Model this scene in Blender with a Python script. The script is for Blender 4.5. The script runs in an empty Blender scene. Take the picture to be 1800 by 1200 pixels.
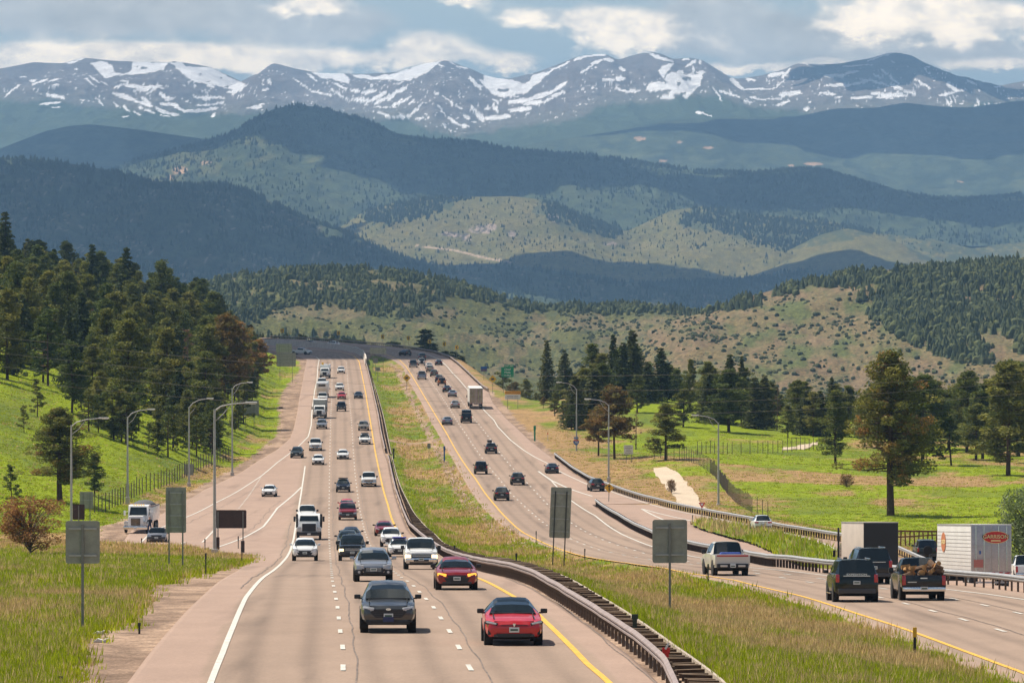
import bpy, bmesh, math, random
import numpy as np
from mathutils import Vector, Matrix
R = math.radians
random.seed(7)
rng = np.random.default_rng(11)
scene = bpy.context.scene
COL = scene.collection
# ------------------------------------------------------------------ camera
F = 9000.0                      # focal length in photo pixels (photo is 1800 wide)
cam_d = bpy.data.cameras.new('camera'); cam_d.lens = 180.0; cam_d.sensor_width = 36.0
cam_d.clip_start = 1.0; cam_d.clip_end = 300000.0
cam = bpy.data.objects.new('camera', cam_d); COL.objects.link(cam)
cam.location = (0, 0, 0); cam.rotation_euler = (R(90) - math.atan(100 / F), 0, 0)
scene.camera = cam
# ------------------------------------------------------------------ light
SUN_EL, SUN_AZ = R(60), R(-66)          # azimuth from +Y, negative = left
SUND = Vector((math.cos(SUN_EL) * math.sin(SUN_AZ), math.cos(SUN_EL) * math.cos(SUN_AZ), math.sin(SUN_EL)))
sun_d = bpy.data.lights.new('sun', 'SUN'); sun_d.energy = 5.0; sun_d.angle = R(0.5); sun_d.color = (1.0, 0.92, 0.80)
sun = bpy.data.objects.new('sun', sun_d); COL.objects.link(sun)
sun.rotation_euler = SUND.to_track_quat('Z', 'Y').to_euler(); sun.location = (-400, 300, 900)
scene.view_settings.view_transform = 'Standard'; scene.view_settings.look = 'None'
scene.view_settings.exposure = 0.50; scene.view_settings.gamma = 1.0
scene.cycles.max_bounces = 6; scene.cycles.diffuse_bounces = 2; scene.cycles.glossy_bounces = 2
scene.cycles.transparent_max_bounces = 8; scene.cycles.volume_bounces = 0
scene.cycles.use_denoising = True
SKY = 0.06
# ------------------------------------------------------------------ node helpers
class V:
    def __init__(s, nt, sock): s.nt, s.k = nt, sock
    def _m(s, op, *a, clamp=False):
        n = s.nt.nodes.new('ShaderNodeMath'); n.operation = op; n.use_clamp = clamp
        for i, v in enumerate((s,) + a):
            if isinstance(v, V): s.nt.links.new(v.k, n.inputs[i])
            else: n.inputs[i].default_value = float(v)
        return V(s.nt, n.outputs[0])
    def __add__(s, o): return s._m('ADD', o)
    def __sub__(s, o): return s._m('SUBTRACT', o)
    def __mul__(s, o): return s._m('MULTIPLY', o)
    def __truediv__(s, o): return s._m('DIVIDE', o)
    def pw(s, o): return s._m('POWER', o)
    def mx(s, o): return s._m('MAXIMUM', o)
    def mn(s, o): return s._m('MINIMUM', o)
    def ab(s): return s._m('ABSOLUTE')
    def exp(s): return s._m('EXPONENT')
    def sin(s): return s._m('SINE')
    def fr(s): return s._m('FRACT')
    def sm(s, a, b):
        n = s.nt.nodes.new('ShaderNodeMapRange'); n.interpolation_type = 'SMOOTHSTEP'
        s.nt.links.new(s.k, n.inputs[0]); n.inputs[1].default_value = a; n.inputs[2].default_value = b
        return V(s.nt, n.outputs[0])
def node(nt, t, **kw):
    n = nt.nodes.new(t)
    for k, v in kw.items():
        if k.startswith('i_'):
            key = k[2:]; key = int(key) if key.isdigit() else key
            if isinstance(v, V): nt.links.new(v.k, n.inputs[key])
            elif hasattr(v, 'is_output') or isinstance(v, bpy.types.NodeSocket): nt.links.new(v, n.inputs[key])
            else: n.inputs[key].default_value = v
        else: setattr(n, k, v)
    return n
def mixc(nt, f, a, b, mode='MIX'):
    n = nt.nodes.new('ShaderNodeMix'); n.data_type = 'RGBA'; n.blend_type = mode; n.clamp_factor = True
    for idx, v in ((0, f), (6, a), (7, b)):
        if isinstance(v, V): nt.links.new(v.k, n.inputs[idx])
        elif isinstance(v, bpy.types.NodeSocket): nt.links.new(v, n.inputs[idx])
        elif idx == 0: n.inputs[0].default_value = v
        else: n.inputs[idx].default_value = (v[0], v[1], v[2], 1)
    return n.outputs[2]
def noise(nt, vec, scale, detail=4, rough=0.55, dist=0.0):
    n = node(nt, 'ShaderNodeTexNoise'); n.inputs['Scale'].default_value = scale
    n.inputs['Detail'].default_value = detail; n.inputs['Roughness'].default_value = rough; n.inputs['Distortion'].default_value = dist
    if vec is not None: nt.links.new(vec, n.inputs['Vector'])
    return V(nt, n.outputs['Fac'])
# ------------------------------------------------------------------ sky
world = bpy.data.worlds.new('World'); scene.world = world; world.use_nodes = True
wt = world.node_tree; wt.nodes.clear()
tc = node(wt, 'ShaderNodeTexCoord')
sep = node(wt, 'ShaderNodeSeparateXYZ'); wt.links.new(tc.outputs['Generated'], sep.inputs[0])
dx, dy, dz = (V(wt, sep.outputs[i]) for i in range(3))
dyp = dy.ab().mx(0.05)
mpn = node(wt, 'ShaderNodeCombineXYZ', i_0=dx / dyp, i_1=dz / dyp * 1.7, i_2=dy * 0.3)
vec = mpn.outputs[0]
wn = noise(wt, vec, 42, 7, 0.6); wn2 = noise(wt, vec, 130, 6, 0.6)
U = dx / dyp * 9.0 + (wn - 0.5) * 0.16; W = dz / dyp * 9.0 + (wn2 - 0.5) * 0.05      # thousands of arc units
def blob(cx, cy, sx, sy):      # a cloud bank centred on a bearing and a height above the horizon
    a = (U - (cx - 900) / 1000.0) / (sx / 1000.0); b = (W - (500 - cy) / 1000.0) / (sy / 1000.0)
    return ((a * a + b * b) * -1.0).exp()
bright = blob(100, 95, 240, 26)
for b_ in ((330, 100, 180, 22), (560, 108, 120, 22), (540, 8, 80, 22), (735, 78, 80, 30), (790, 100, 80, 20), (905, 112, 50, 20), (1020, 30, 150, 24), (1110, 62, 85, 32),
           (1330, 120, 130, 9), (1560, 25, 170, 34), (1730, 40, 160, 38), (1760, 112, 120, 10), (30, 125, 90, 16), (1440, 112, 60, 8), (800, 2, 60, 10)):
    bright = bright + blob(*b_)
grey = blob(330, 25, 290, 36)
for b_ in ((60, 18, 170, 42), (560, 45, 130, 34), (1330, 70, 190, 40), (1650, 95, 260, 30), (1250, 20, 120, 40)):
    grey = grey + blob(*b_)
gvec = node(wt, 'ShaderNodeCombineXYZ', i_0=dx, i_1=dy, i_2=dz * 1.6).outputs[0]
gen = noise(wt, gvec, 9.0, 7, 0.6)
above = dz.sm(0.08, 0.2)
bmask = (bright + (wn - 0.5) * 1.7 + (wn2 - 0.5) * 1.3).sm(0.22, 0.9)
gmask = (grey + (wn - 0.5) * 1.2).sm(0.2, 0.8)
front = dy.sm(0.0, 0.1)
low = dz.sm(0.10, 0.055) * front
bmask = bmask * low; gmask = gmask * low
sky = node(wt, 'ShaderNodeTexSky', sky_type='NISHITA', sun_disc=False, sun_elevation=SUN_EL, sun_rotation=SUN_AZ, altitude=2200.0, air_density=1.0, dust_density=1.2, ozone_density=1.0)
k = 1.0 / SKY
low = dz.sm(0.10, 0.055) * front
base = mixc(wt, low, sky.outputs[0], (0.52 * k, 0.61 * k, 0.60 * k))
shade = (wn2 * 0.7 + wn * 0.5).sm(0.3, 0.9)
gcol = mixc(wt, shade, (0.54 * k, 0.53 * k, 0.48 * k), (0.92 * k, 0.87 * k, 0.77 * k))
bcol = mixc(wt, (wn2 + (wn - 0.5) * 0.6).sm(0.3, 0.7), (1.0 * k, 0.90 * k, 0.76 * k), (2.1 * k, 1.72 * k, 1.25 * k))
c1 = mixc(wt, gmask * (low * 0.5 + 0.4), base, gcol)
c2 = mixc(wt, bmask * 0.92, c1, bcol)
hi = (gen.sm(0.53, 0.60)) * above
c2 = mixc(wt, hi * 0.9, c2, mixc(wt, gen.sm(0.55, 0.72), (1.0 * k, .98 * k, .93 * k), (0.28 * k, 0.30 * k, 0.33 * k)))
bg = node(wt, 'ShaderNodeBackground'); wt.links.new(c2, bg.inputs[0]); bg.inputs[1].default_value = SKY
wo = node(wt, 'ShaderNodeOutputWorld'); wt.links.new(bg.outputs[0], wo.inputs[0])
# ------------------------------------------------------------------ numpy noise
def _h(ix, iy, s):
    n = (ix.astype(np.int64) * 374761393 + iy.astype(np.int64) * 668265263 + s * 974711) & 0xffffffff
    n = ((n ^ (n >> 13)) * 1274126177) & 0xffffffff
    return ((n ^ (n >> 16)) & 0xffff) / 65535.0
def vn(x, y, s=0):
    x = np.asarray(x, float); y = np.asarray(y, float)
    x, y = np.broadcast_arrays(x, y)
    ix, iy = np.floor(x), np.floor(y); fx, fy = x - ix, y - iy
    fx = fx * fx * (3 - 2 * fx); fy = fy * fy * (3 - 2 * fy)
    a, b, c, d = _h(ix, iy, s), _h(ix + 1, iy, s), _h(ix, iy + 1, s), _h(ix + 1, iy + 1, s)
    return (a * (1 - fx) + b * fx) * (1 - fy) + (c * (1 - fx) + d * fx) * fy
def fbm(x, y, o=5, s=0, g=0.5):
    t, a, n = 0, 1.0, 0
    for i in range(o):
        t = t + a * vn(x * 2 ** i + i * 17.3, y * 2 ** i - i * 9.1, s + i); n += a; a *= g
    return t / n
def ridged(x, y, o=5, s=0, g=0.55):
    t, a, n = 0, 1.0, 0
    for i in range(o):
        t = t + a * (1 - np.abs(2 * vn(x * 2 ** i + i * 7.3, y * 2 ** i - i * 3.1, s + i) - 1)); n += a; a *= g
    return t / n
def sstep(a, b, x):
    t = np.clip((np.asarray(x, float) - a) / (b - a), 0, 1); return t * t * (3 - 2 * t)
def inpoly(x, y, P):
    r = np.zeros(np.shape(x), bool); n = len(P); j = n - 1
    for i in range(n):
        xi, yi = P[i]; xj, yj = P[j]
        if yi != yj:
            c = ((yi > y) != (yj > y)) & (x < (xj - xi) * (y - yi) / (yj - yi) + xi); r ^= c
        j = i
    return r
# ------------------------------------------------------------------ object helpers
def tag(o, label=None, cat=None, group=None, kind=None):
    if label: o['label'] = label
    if cat: o['category'] = cat
    if group: o['group'] = group
    if kind: o['kind'] = kind
    return o
def empty(name, loc=(0, 0, 0), rz=0.0, label=None, cat=None, group=None, sc=1.0):
    o = bpy.data.objects.new(name, None); COL.objects.link(o)
    o.location = loc; o.rotation_euler = (0, 0, rz); o.scale = (sc, sc, sc)
    return tag(o, label, cat, group)
def np_mesh(name, verts, faces, mats=None, smooth=True, cols=None, fmat=None, parent=None, link=True):
    """verts (n,3); faces (m,k) of equal size"""
    me = bpy.data.meshes.new(name); verts = np.asarray(verts, np.float32); faces = np.asarray(faces, np.int32)
    n, (m, kk) = len(verts), faces.shape
    me.vertices.add(n); me.vertices.foreach_set('co', verts.ravel())
    me.loops.add(m * kk); me.loops.foreach_set('vertex_index', faces.ravel())
    me.polygons.add(m); me.polygons.foreach_set('loop_start', np.arange(m, dtype=np.int32) * kk)
    me.polygons.foreach_set('loop_total', np.full(m, kk, np.int32))
    if fmat is not None: me.polygons.foreach_set('material_index', np.asarray(fmat, np.int32))
    me.polygons.foreach_set('use_smooth', np.full(m, smooth, bool))
    if cols is not None:
        a = me.color_attributes.new('col', 'FLOAT_COLOR', 'POINT')
        c = np.ones((n, 4), np.float32); c[:, :cols.shape[1]] = cols
        a.data.foreach_set('color', c.ravel())
    me.update(calc_edges=True)
    for mt in (mats if isinstance(mats, (list, tuple)) else [mats]):
        if mt: me.materials.append(mt)
    if not link: return me
    o = bpy.data.objects.new(name, me); COL.objects.link(o); o.parent = parent
    return o
def grid_faces(nr, nc):
    i = np.arange(nr - 1)[:, None] * nc + np.arange(nc - 1)[None, :]
    return np.stack([i, i + 1, i + nc + 1, i + nc], -1).reshape(-1, 4)
# ------------------------------------------------------------------ road profile: height below the camera along Y
PY = np.array([-400, 0, 90, 147, 165, 196, 249, 310, 350, 400, 430, 470, 500, 536, 600, 665, 738, 820, 915, 1065, 1200, 1343, 1430, 1520, 1620, 1720, 2600.])
PZ = np.array([-10.6, -10.6, -10.8, -11.05, -11.55, -12.4, -14.35, -17.25, -19.15, -21.35, -22.4, -23.7, -24.5, -25.5, -26.7, -27.2, -27.1, -26.5, -25.2, -23.8, -22.2, -20.3, -19.2, -18.4, -17.9, -17.7, -17.7])
_fy = np.arange(-400, 2600, 2.0); _fz = np.interp(_fy, PY, PZ)
_k = np.exp(-0.5 * (np.arange(-20, 21) / 7.0) ** 2); _k /= _k.sum()
_fz2 = np.convolve(np.pad(_fz, 20, mode='edge'), _k, 'valid')
def prof(y): return np.interp(y, _fy, _fz2)
_py = 500 - F * prof(np.arange(110, 1720, 1.0)) / np.arange(110, 1720, 1.0)
_py = np.minimum.accumulate(_py)
def pyd(py): return np.interp(-np.asarray(py, float), -_py, np.arange(110, 1720, 1.0))     # photo row of the road -> distance
def offr(y): return -0.65 * (1 - sstep(245, 330, y)) * sstep(60, 150, y)      # the far carriageway lies a little lower here
_pyr = np.minimum.accumulate(500 - F * (prof(np.arange(110, 1720, 1.0)) + offr(np.arange(110, 1720, 1.0))) / np.arange(110, 1720, 1.0))
def pydr(py): return np.interp(-np.asarray(py, float), -_pyr, np.arange(110, 1720, 1.0))
def tr(pts, r=False):                           # trace of (px, py) on the road surface -> world (x, y), sorted by y
    a = np.array(pts, float); y = (pydr if r else pyd)(a[:, 1]); x = (a[:, 0] - 900) / F * y
    i = np.argsort(y, kind='stable'); return x[i], y[i]
class Line:
    def __init__(s, pts, r=False): s.x, s.y = tr(pts, r)
    def __call__(s, y):
        return np.interp(y, s.y, s.x)
L_LEFT = Line([(215, 1210), (232, 1189), (300, 1104), (350, 1052), (395, 1015), (415, 1004), (447, 979), (440, 973), (360, 969), (250, 966), (150, 962), (178, 955), (250, 921), (300, 893),
    (360, 860), (420, 832), (453, 810), (487, 790), (510, 770), (517, 750), (522, 727), (526, 700), (532, 670), (537, 642), (539, 632), (510, 622), (470, 615), (420, 609)])
L_RIGHT = Line([(1160, 1203), (1110, 1155), (1060, 1118), (1010, 1083), (960, 1050), (938, 1035), (895, 1016.6), (843, 1004), (800, 990), (768, 973), (737, 950), (718, 932), (702, 892), (693, 865),
    (687, 838), (682, 812), (675, 795), (668, 762), (664, 735), (661, 720), (653, 683), (645, 650), (641, 637), (634, 624), (612, 615.5), (580, 612), (540, 609), (450, 605)])
DECK_R = Line([(1275, 1210), (1263, 1199), (1187, 1143), (1119, 1094), (1043, 1046.6), (994, 1018), (938, 997), (895, 986), (822, 975), (779, 956), (763, 940), (730, 907), (715, 880), (703, 855), (695, 830), (687, 797), (673, 730), (665, 700), (651, 655), (643, 637)])
DIRT_L = Line([(95, 1215), (115, 1181), (144, 1120), (208, 1099), (229, 1067), (256, 1035), (300, 1019), (440, 985), (445, 976), (360, 972), (250, 968), (140, 963), (150, 940), (177, 925), (217, 912), (275, 888), (332, 864),
    (375, 841), (428, 812), (478, 770), (485, 760), (491, 737), (488, 713), (493, 693), (513, 668), (527, 648), (525, 634), (490, 624), (400, 612)])
R_LEFT = Line([(1900, 1222), (1733, 1184), (1622, 1140), (1533, 1104), (1400, 1058), (1283, 1024), (1201, 1007), (1122, 992), (1032, 978), (960, 959), (918, 942), (877, 918), (847, 889), (822, 853), (797, 808), (773, 767), (758, 742), (740, 706), (717, 668), (707, 643), (690, 632), (660, 622), (600, 611), (500, 605), (440, 602)], True)
DIRT_M = Line([(1900, 1262), (1689, 1182), (1600, 1147), (1511, 1111), (1417, 1072), (1333, 1047), (1283, 1030), (1201, 1012), (1122, 997), (1032, 984), (987, 973.5), (920, 949), (872, 920), (847, 898), (825, 872), (797, 822), (783, 800), (762, 763), (745, 733), (727, 697), (707, 652), (690, 636), (640, 625), (600, 616), (500, 608)], True)
R_RIGHT = Line([(1900, 1060), (1800, 1041), (1737, 1033), (1656, 1026), (1442, 1006), (1350, 995), (1308, 986), (1253, 975), (1208, 966), (1145, 947), (1084, 914), (1041, 886), (1150, 884), (1122, 878), (1059, 856), (1032, 846), (1005, 830), (970, 803),
    (930, 772), (892, 737), (867, 708), (860, 690), (847, 682), (822, 658), (805, 642), (788, 629), (763, 621), (730, 615), (680, 608), (587, 600.5), (520, 596), (445, 592)], True)
ISL = Line([(1900, 1060), (1800, 1041), (1737, 1033), (1656, 1026), (1442, 1006), (1350, 995), (1308, 986), (1253, 975), (1208, 966), (1145, 947), (1084, 914), (1041, 886)], True)
OUT = Line([(2900, 1060), (2500, 1030), (2100, 1005), (1838, 989), (1640, 975), (1560, 962), (1473, 951), (1367, 933), (1320, 921), (1235, 905), (1167, 890), (1122, 878), (1059, 856), (1032, 846), (1005, 830), (970, 803)], True)
DIRT_R = Line([(2900, 1060), (2500, 1030), (2100, 1005), (1838, 989), (1640, 975), (1560, 962), (1473, 949), (1367, 931), (1235, 903), (1122, 876), (1059, 854), (1005, 822), (970, 795), (937, 763), (907, 737), (885, 708), (868, 690), (850, 680), (822, 656), (805, 640), (788, 627), (763, 619), (730, 613), (587, 599), (445, 590)], True)
D0, D1 = 90.0, 1700.0
Y_ISL = float(pyd(886))
def smax(a, b): return np.maximum(a, b)
def off(x, y):
    """local departures of the surface from the main profile"""
    x, y = np.broadcast_arrays(np.asarray(x, float), np.asarray(y, float))
    o = np.zeros(x.shape)
    dk_, rl_ = DECK_R(y), R_LEFT(y); o += offr(y) * sstep(0, 1, (x - dk_) / np.maximum(rl_ - dk_, 1))
    # ramp on the right runs 1.5 m lower near the camera
    o -= 1.5 * sstep(1.0, 6.0, x - ISL(y) - 1.0) * (1 - sstep(395, 470, y)) * sstep(120, 200, y)
    # ramp on the left dips behind the grass nose
    o -= 1.1 * sstep(470, 488, y) * (1 - sstep(495, 530, y)) * sstep(-26, -33, x)
    return o
def ground(x, y):
    x, y = np.broadcast_arrays(np.asarray(x, float), np.asarray(y, float))
    yc = np.clip(y, 60, 1700)
    p = prof(np.clip(y, -400, 1750))
    ll, lr, dk = L_LEFT(yc), L_RIGHT(yc), DECK_R(yc)
    rl, rr, ou = R_LEFT(yc), R_RIGHT(yc), OUT(yc)
    rr = np.where(yc < Y_ISL, np.maximum(rr, ou), rr)
    z = p + off(x, y)
    inside = ((x > ll + .7) & (x < lr - .5)) | ((x > rl + .6) & (x < rr - .6)) | (y > 1420) & (x > ll + 1) & (x < rr - 1)
    d = np.minimum.reduce([np.maximum(ll - x, 0) + 99 * (x > ll), np.maximum(x - lr, 0) + 99 * (x < lr)])
    bump = (fbm(x / 9, y / 9, 3, 5) - 0.5) * 0.5 + (fbm(x / 1.7, y / 2.5, 3, 9) - 0.5) * 0.22
    # left hillside
    dl = np.maximum(DIRT_L(yc) - x - 2.5, 0)
    t = 0.40 * dl * sstep(520, 680, y) * (1 + 0.25 * (fbm(x / 60, y / 60, 3, 2) - .5))
    hill = 30 * (1 - np.exp(-t / 30))
    near = np.maximum(ll - x - 1.0, 0)
    hump = 0.55 * sstep(0, 4, near) * sstep(405, 430, y) * (1 - sstep(446, 462, y)) + 0.03 * np.minimum(near, 15) * (y < 420)
    z = z + np.where(x < ll, hill + hump, 0)
    # median shallow swale
    mid = np.clip((x - dk) / np.maximum(rl - dk, 1), 0, 1)
    z = z - np.where((x > dk) & (x < rl), 0.7 * np.sin(mid * math.pi) * sstep(160, 260, y), 0)
    # meadow right
    er = np.maximum(x - rr, 0)
    mead = -27.2 + 4.6 * np.exp(-((x - 24) / 26) ** 2 - ((y - 1010) / 110) ** 2) + (fbm(x / 45, y / 70, 3, 21) - .5) * 1.8 + 1.2 * np.exp(-((x - 30) / 14) ** 2 - ((y - 760) / 60) ** 2)
    mead = mead - 0.04 * np.clip(y - 1130, 0, 500)
    w = sstep(2, 16, er)
    zr = z * (1 - w) + mead * w
    zr = np.where(y < 420, z - 2.5 * w, zr * sstep(420, 520, y) + (z - 2.5 * w) * (1 - sstep(420, 520, y)))
    z = np.where(x > rr, zr, z)
    # everything falls away beyond the far bend
    z = z - sstep(1715, 1790, y) * 57.0
    de = np.minimum.reduce([np.abs(x - ll), np.abs(x - lr), np.abs(x - dk) , np.abs(x - rl), np.abs(x - rr)])
    z = z + bump * np.where(inside, 0, sstep(0.3, 5, de))
    z = z - np.where(inside, 0.35, 0.05)
    z = np.where(y > 2600, -75.0, z)
    return z
def surf(x, y): return prof(np.asarray(y, float)) + off(x, y)
def gz(x, y): return float(ground(np.array([x]), np.array([y]))[0])
def rz_(x, y): return float(surf(x, y))
def at(px, y): return (px - 900) / F * y
# ------------------------------------------------------------------ materials
MATS = {}
def pmat(name, c, rough=0.6, metal=0.0, coat=0.0, var=0.0, vscale=3.0, spec=0.5, emit=None, trans=0.0, bump=0.0, bscale=40.0):
    if name in MATS: return MATS[name]
    m = bpy.data.materials.new(name); m.use_nodes = True; nt = m.node_tree; b = nt.nodes['Principled BSDF']
    b.inputs['Base Color'].default_value = (*c, 1); b.inputs['Roughness'].default_value = rough
    b.inputs['Metallic'].default_value = metal; b.inputs['Coat Weight'].default_value = coat; b.inputs['Coat Roughness'].default_value = 0.06
    b.inputs['Specular IOR Level'].default_value = spec
    if emit: b.inputs['Emission Color'].default_value = (*emit[:3], 1); b.inputs['Emission Strength'].default_value = emit[3]
    if var or bump:
        t = node(nt, 'ShaderNodeTexCoord')
        n = noise(nt, t.outputs['Object'], vscale, 5, 0.6)
        if var:
            out = mixc(nt, n.sm(0.25, 0.75), tuple(v * (1 - var) for v in c), tuple(min(1, v * (1 + var)) for v in c))
            nt.links.new(out, b.inputs['Base Color'])
            nt.links.new((n * 0.3 + (rough - 0.15)).k, b.inputs['Roughness'])
        if bump:
            n2 = noise(nt, t.outputs['Object'], bscale, 4, 0.6)
            bp = node(nt, 'ShaderNodeBump', i_Strength=bump, i_Distance=0.05, i_Height=n2); nt.links.new(bp.outputs[0], b.inputs['Normal'])
    MATS[name] = m; return m
def colmat(name, scale=1.0, amp=0.35, rough=0.95, detail=6, scale2=None, amp2=0.25, bump=0.0, bdist=1.0, stretch=(1, 1, 1), hue=None, spec=0.15):
    m = bpy.data.materials.new(name); m.use_nodes = True; nt = m.node_tree; b = nt.nodes['Principled BSDF']
    a = node(nt, 'ShaderNodeVertexColor', layer_name='col'); t = node(nt, 'ShaderNodeTexCoord')
    mp = node(nt, 'ShaderNodeMapping'); nt.links.new(t.outputs['Object'], mp.inputs[0]); mp.inputs['Scale'].default_value = stretch
    n = noise(nt, mp.outputs[0], scale, detail, 0.65)
    f = n.sm(0.2, 0.8) * (2 * amp) + (1 - amp)
    if scale2:
        n2 = noise(nt, mp.outputs[0], scale2, 4, 0.6); f = f * (n2.sm(0.25, 0.75) * (2 * amp2) + (1 - amp2))
    cc = node(nt, 'ShaderNodeCombineColor', i_0=f, i_1=f, i_2=f)
    out = mixc(nt, 1.0, a.outputs[0], cc.outputs[0], 'MULTIPLY')
    if hue: out = mixc(nt, n.sm(0.45, 0.7) * hue[3], out, hue[:3])
    nt.links.new(out, b.inputs['Base Color']); b.inputs['Roughness'].default_value = rough; b.inputs['Specular IOR Level'].default_value = spec
    if bump:
        bp = node(nt, 'ShaderNodeBump', i_Strength=bump, i_Distance=bdist, i_Height=n); nt.links.new(bp.outputs[0], b.inputs['Normal'])
    return m
def A(*c): return np.array(c, float)
def mixn(f, a, b): f = np.asarray(f)[..., None]; return a * (1 - f) + b * f
# ------------------------------------------------------------------ ground sheet
ys = np.concatenate([[-400, -250, -120, -30, 40, 80, 105], np.geomspace(118, 1720, 650), [1735, 1750, 1765, 1785, 1820, 1900, 2050, 2300, 2590], np.geomspace(2620, 40000, 12)])
cs = np.concatenate([-np.geomspace(40, 1.15, 26), np.linspace(-1.1, 1.1, 580), np.geomspace(1.15, 40, 26)])
YY, SS = np.meshgrid(ys, cs, indexing='ij'); XX = SS * (0.104 * np.abs(YY) + 10)
ZZ = ground(XX, YY)
GRN, GR2, TAN, DIRT, DK = A(.175, .21, .018), A(.095, .13, .016), A(.30, .19, .085), A(.33, .205, .15), A(.05, .075, .02)
def grass_mix(x, y):
    """share of dry tan grass"""
    yc = np.clip(y, 100, 1700)
    n = fbm(x / 7, y / 16, 5, 31, 0.6); n2 = fbm(x / 24, y / 50, 4, 37)
    left = x < L_LEFT(yc); med = (x > DECK_R(yc) - 1) & (x < R_LEFT(yc) + 1); t = 0.52 + (n - .5) * 1.7 + (n2 - .5) * 1.2
    mid = (x - DECK_R(yc)) / np.maximum(R_LEFT(yc) - DECK_R(yc), 1)
    t = np.where(med, t + 0.02 - 0.75 * np.exp(-(mid / .16) ** 2) - .25 * sstep(.6, 1, mid) * (y < 330), t)
    lefthill = left & (y > 520)
    t = np.where(lefthill, t - 0.75 + 0.5 * (DIRT_L(yc) - x < 4), t)
    t = np.where(left & (y <= 520), t - 0.22 + 0.5 * sstep(330, 430, y), t)
    rr = np.where(yc < Y_ISL, np.maximum(R_RIGHT(yc), OUT(yc)), R_RIGHT(yc))
    e = x - rr
    rm = e > 0
    t = np.where(rm, t + 0.0 + 0.35 * np.exp(-(e / 9) ** 2) - 0.35 * sstep(14, 24, e), t)
    t = np.where(rm & (y > 600) & (np.abs(fbm(x / 30, y / 30, 2, 77) * 60 + 690 - y) < 22) & (x > 30), t + 0.7, t)
    return sstep(0.3, 0.72, t)
def ground_col(x, y):
    yc = np.clip(y, 100, 1700)
    tn = grass_mix(x, y)
    g = mixn(sstep(.35, .65, fbm(x / 3.5, y / 7, 4, 51)), GRN * .85, GR2 * 1.1)
    left = x < L_LEFT(yc)
    bright = (left & (y > 525)) * 1.0 + ((x - OUT(yc) > 10) & (y > 540) & (x > 15)) * 0.8
    g = mixn(np.clip(bright, 0, 1) * sstep(.3, .55, fbm(x / 12, y / 24, 4, 52)), g, A(.185, .235, .004))
    c = mixn(tn, g, mixn(fbm(x / 2, y / 5, 3, 53), TAN * .8, TAN * 1.1))
    j = (fbm(x / 1.3, y / 3, 3, 61) - .5) * 1.6
    dirt = ((x > DIRT_L(yc) + j) & (x < L_LEFT(yc) + 2)) | ((x < DIRT_M(yc) + j) & (x > R_LEFT(yc) - 2)) | ((x > R_RIGHT(yc) - 2) & (x < DIRT_R(yc) + j) & (y > 800)) | \
        ((x > L_LEFT(yc) - 1) & (x < R_RIGHT(yc) + 1) & ~((x > DECK_R(yc) - .1) & (x < R_LEFT(yc)) & (y < 1420)))
    dirt &= y < 1720
    dirt |= (np.abs(y - 860 - (x + 15) * .35) < 3.2) & (x > DECK_R(yc) - 2) & (x < R_LEFT(yc))     # crossover track in the median
    dc = mixn(sstep(.3, .7, fbm(x / 1.6, y / 6, 5, 62)), A(.20, .135, .095), A(.34, .235, .165))
    c = mixn(dirt * 1.0, c, dc)
    # sandy trail on the right
    return c
cols = ground_col(XX, YY)
TRAIL = [(1149, 823), (1165, 820), (1186, 826), (1203, 847), (1222, 868), (1240, 892), (1196, 890), (1186, 872), (1166, 850), (1153, 836)]
TR2 = [(1375, 789), (1400, 785), (1435, 777), (1435, 781), (1400, 789), (1380, 792)]
PXg = 900 + F * XX / np.maximum(YY, 1); PYg = 500 - F * ZZ / np.maximum(YY, 1)
okm = YY > 100
far = YY > 1725; cols[far] = A(.07, .09, .035)
Mgr = colmat('meadow_grass', 1.2, .38, scale2=9.0, amp2=.35, bump=.6, bdist=.35, stretch=(1, .6, 1))
gr = np_mesh('ground', np.stack([XX, YY, ZZ], -1).reshape(-1, 3), grid_faces(len(ys), len(cs)), Mgr, True, cols.reshape(-1, 3)); tag(gr, kind='structure')
# ------------------------------------------------------------------ roads
def road_col(x, y, yel, sgn):
    lat = (x - yel) * sgn                                   # metres from the yellow line into the lanes
    base = mixn(fbm(x / 6, y / 60, 4, 71), A(.262, .184, .135), A(.325, .235, .175))
    ph = np.mod(lat / 3.66, 1.0)
    trk = np.exp(-((ph - .27) / .09) ** 2) + np.exp(-((ph - .75) / .09) ** 2)
    inl = sstep(-.3, .3, lat) * (1 - sstep(10.7, 11.3, lat))
    k = 1 - 0.23 * trk * inl * (0.6 + 0.8 * fbm(x / 2, y / 80, 3, 72)) - .06 * np.exp(-((ph - .5) / .08) ** 2) * inl
    sh = (lat < -.4) | (lat > 11.4)
    base = mixn(sh * .5, base, A(.37, .25, .195))
    stain = sstep(.62, .8, fbm(x / 1.5, y / 30, 4, 73)) * .2
    dk = sstep(1300, 1360, y) * .1  # far bend darkened: its cloud shade put into the road colour
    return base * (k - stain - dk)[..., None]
Mrd = colmat('pink_road_surface', 9.0, .10, rough=.85, scale2=.5, amp2=.07, spec=.3, stretch=(1, .35, 1), bump=.12, bdist=.03)
YEL_L = Line([(1075, 1205), (1067.6, 1197), (1033, 1168), (997, 1130), (960, 1094), (948, 1082), (902, 1048), (841, 1016.6), (790, 1000), (745, 977), (708, 945), (697, 930), (688, 910), (682, 888), (673, 858), (667, 830), (660, 797), (654, 760), (649, 730), (643, 692), (637, 662), (631, 635), (622, 625), (600, 619), (560, 615), (440, 608.5)])
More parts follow.
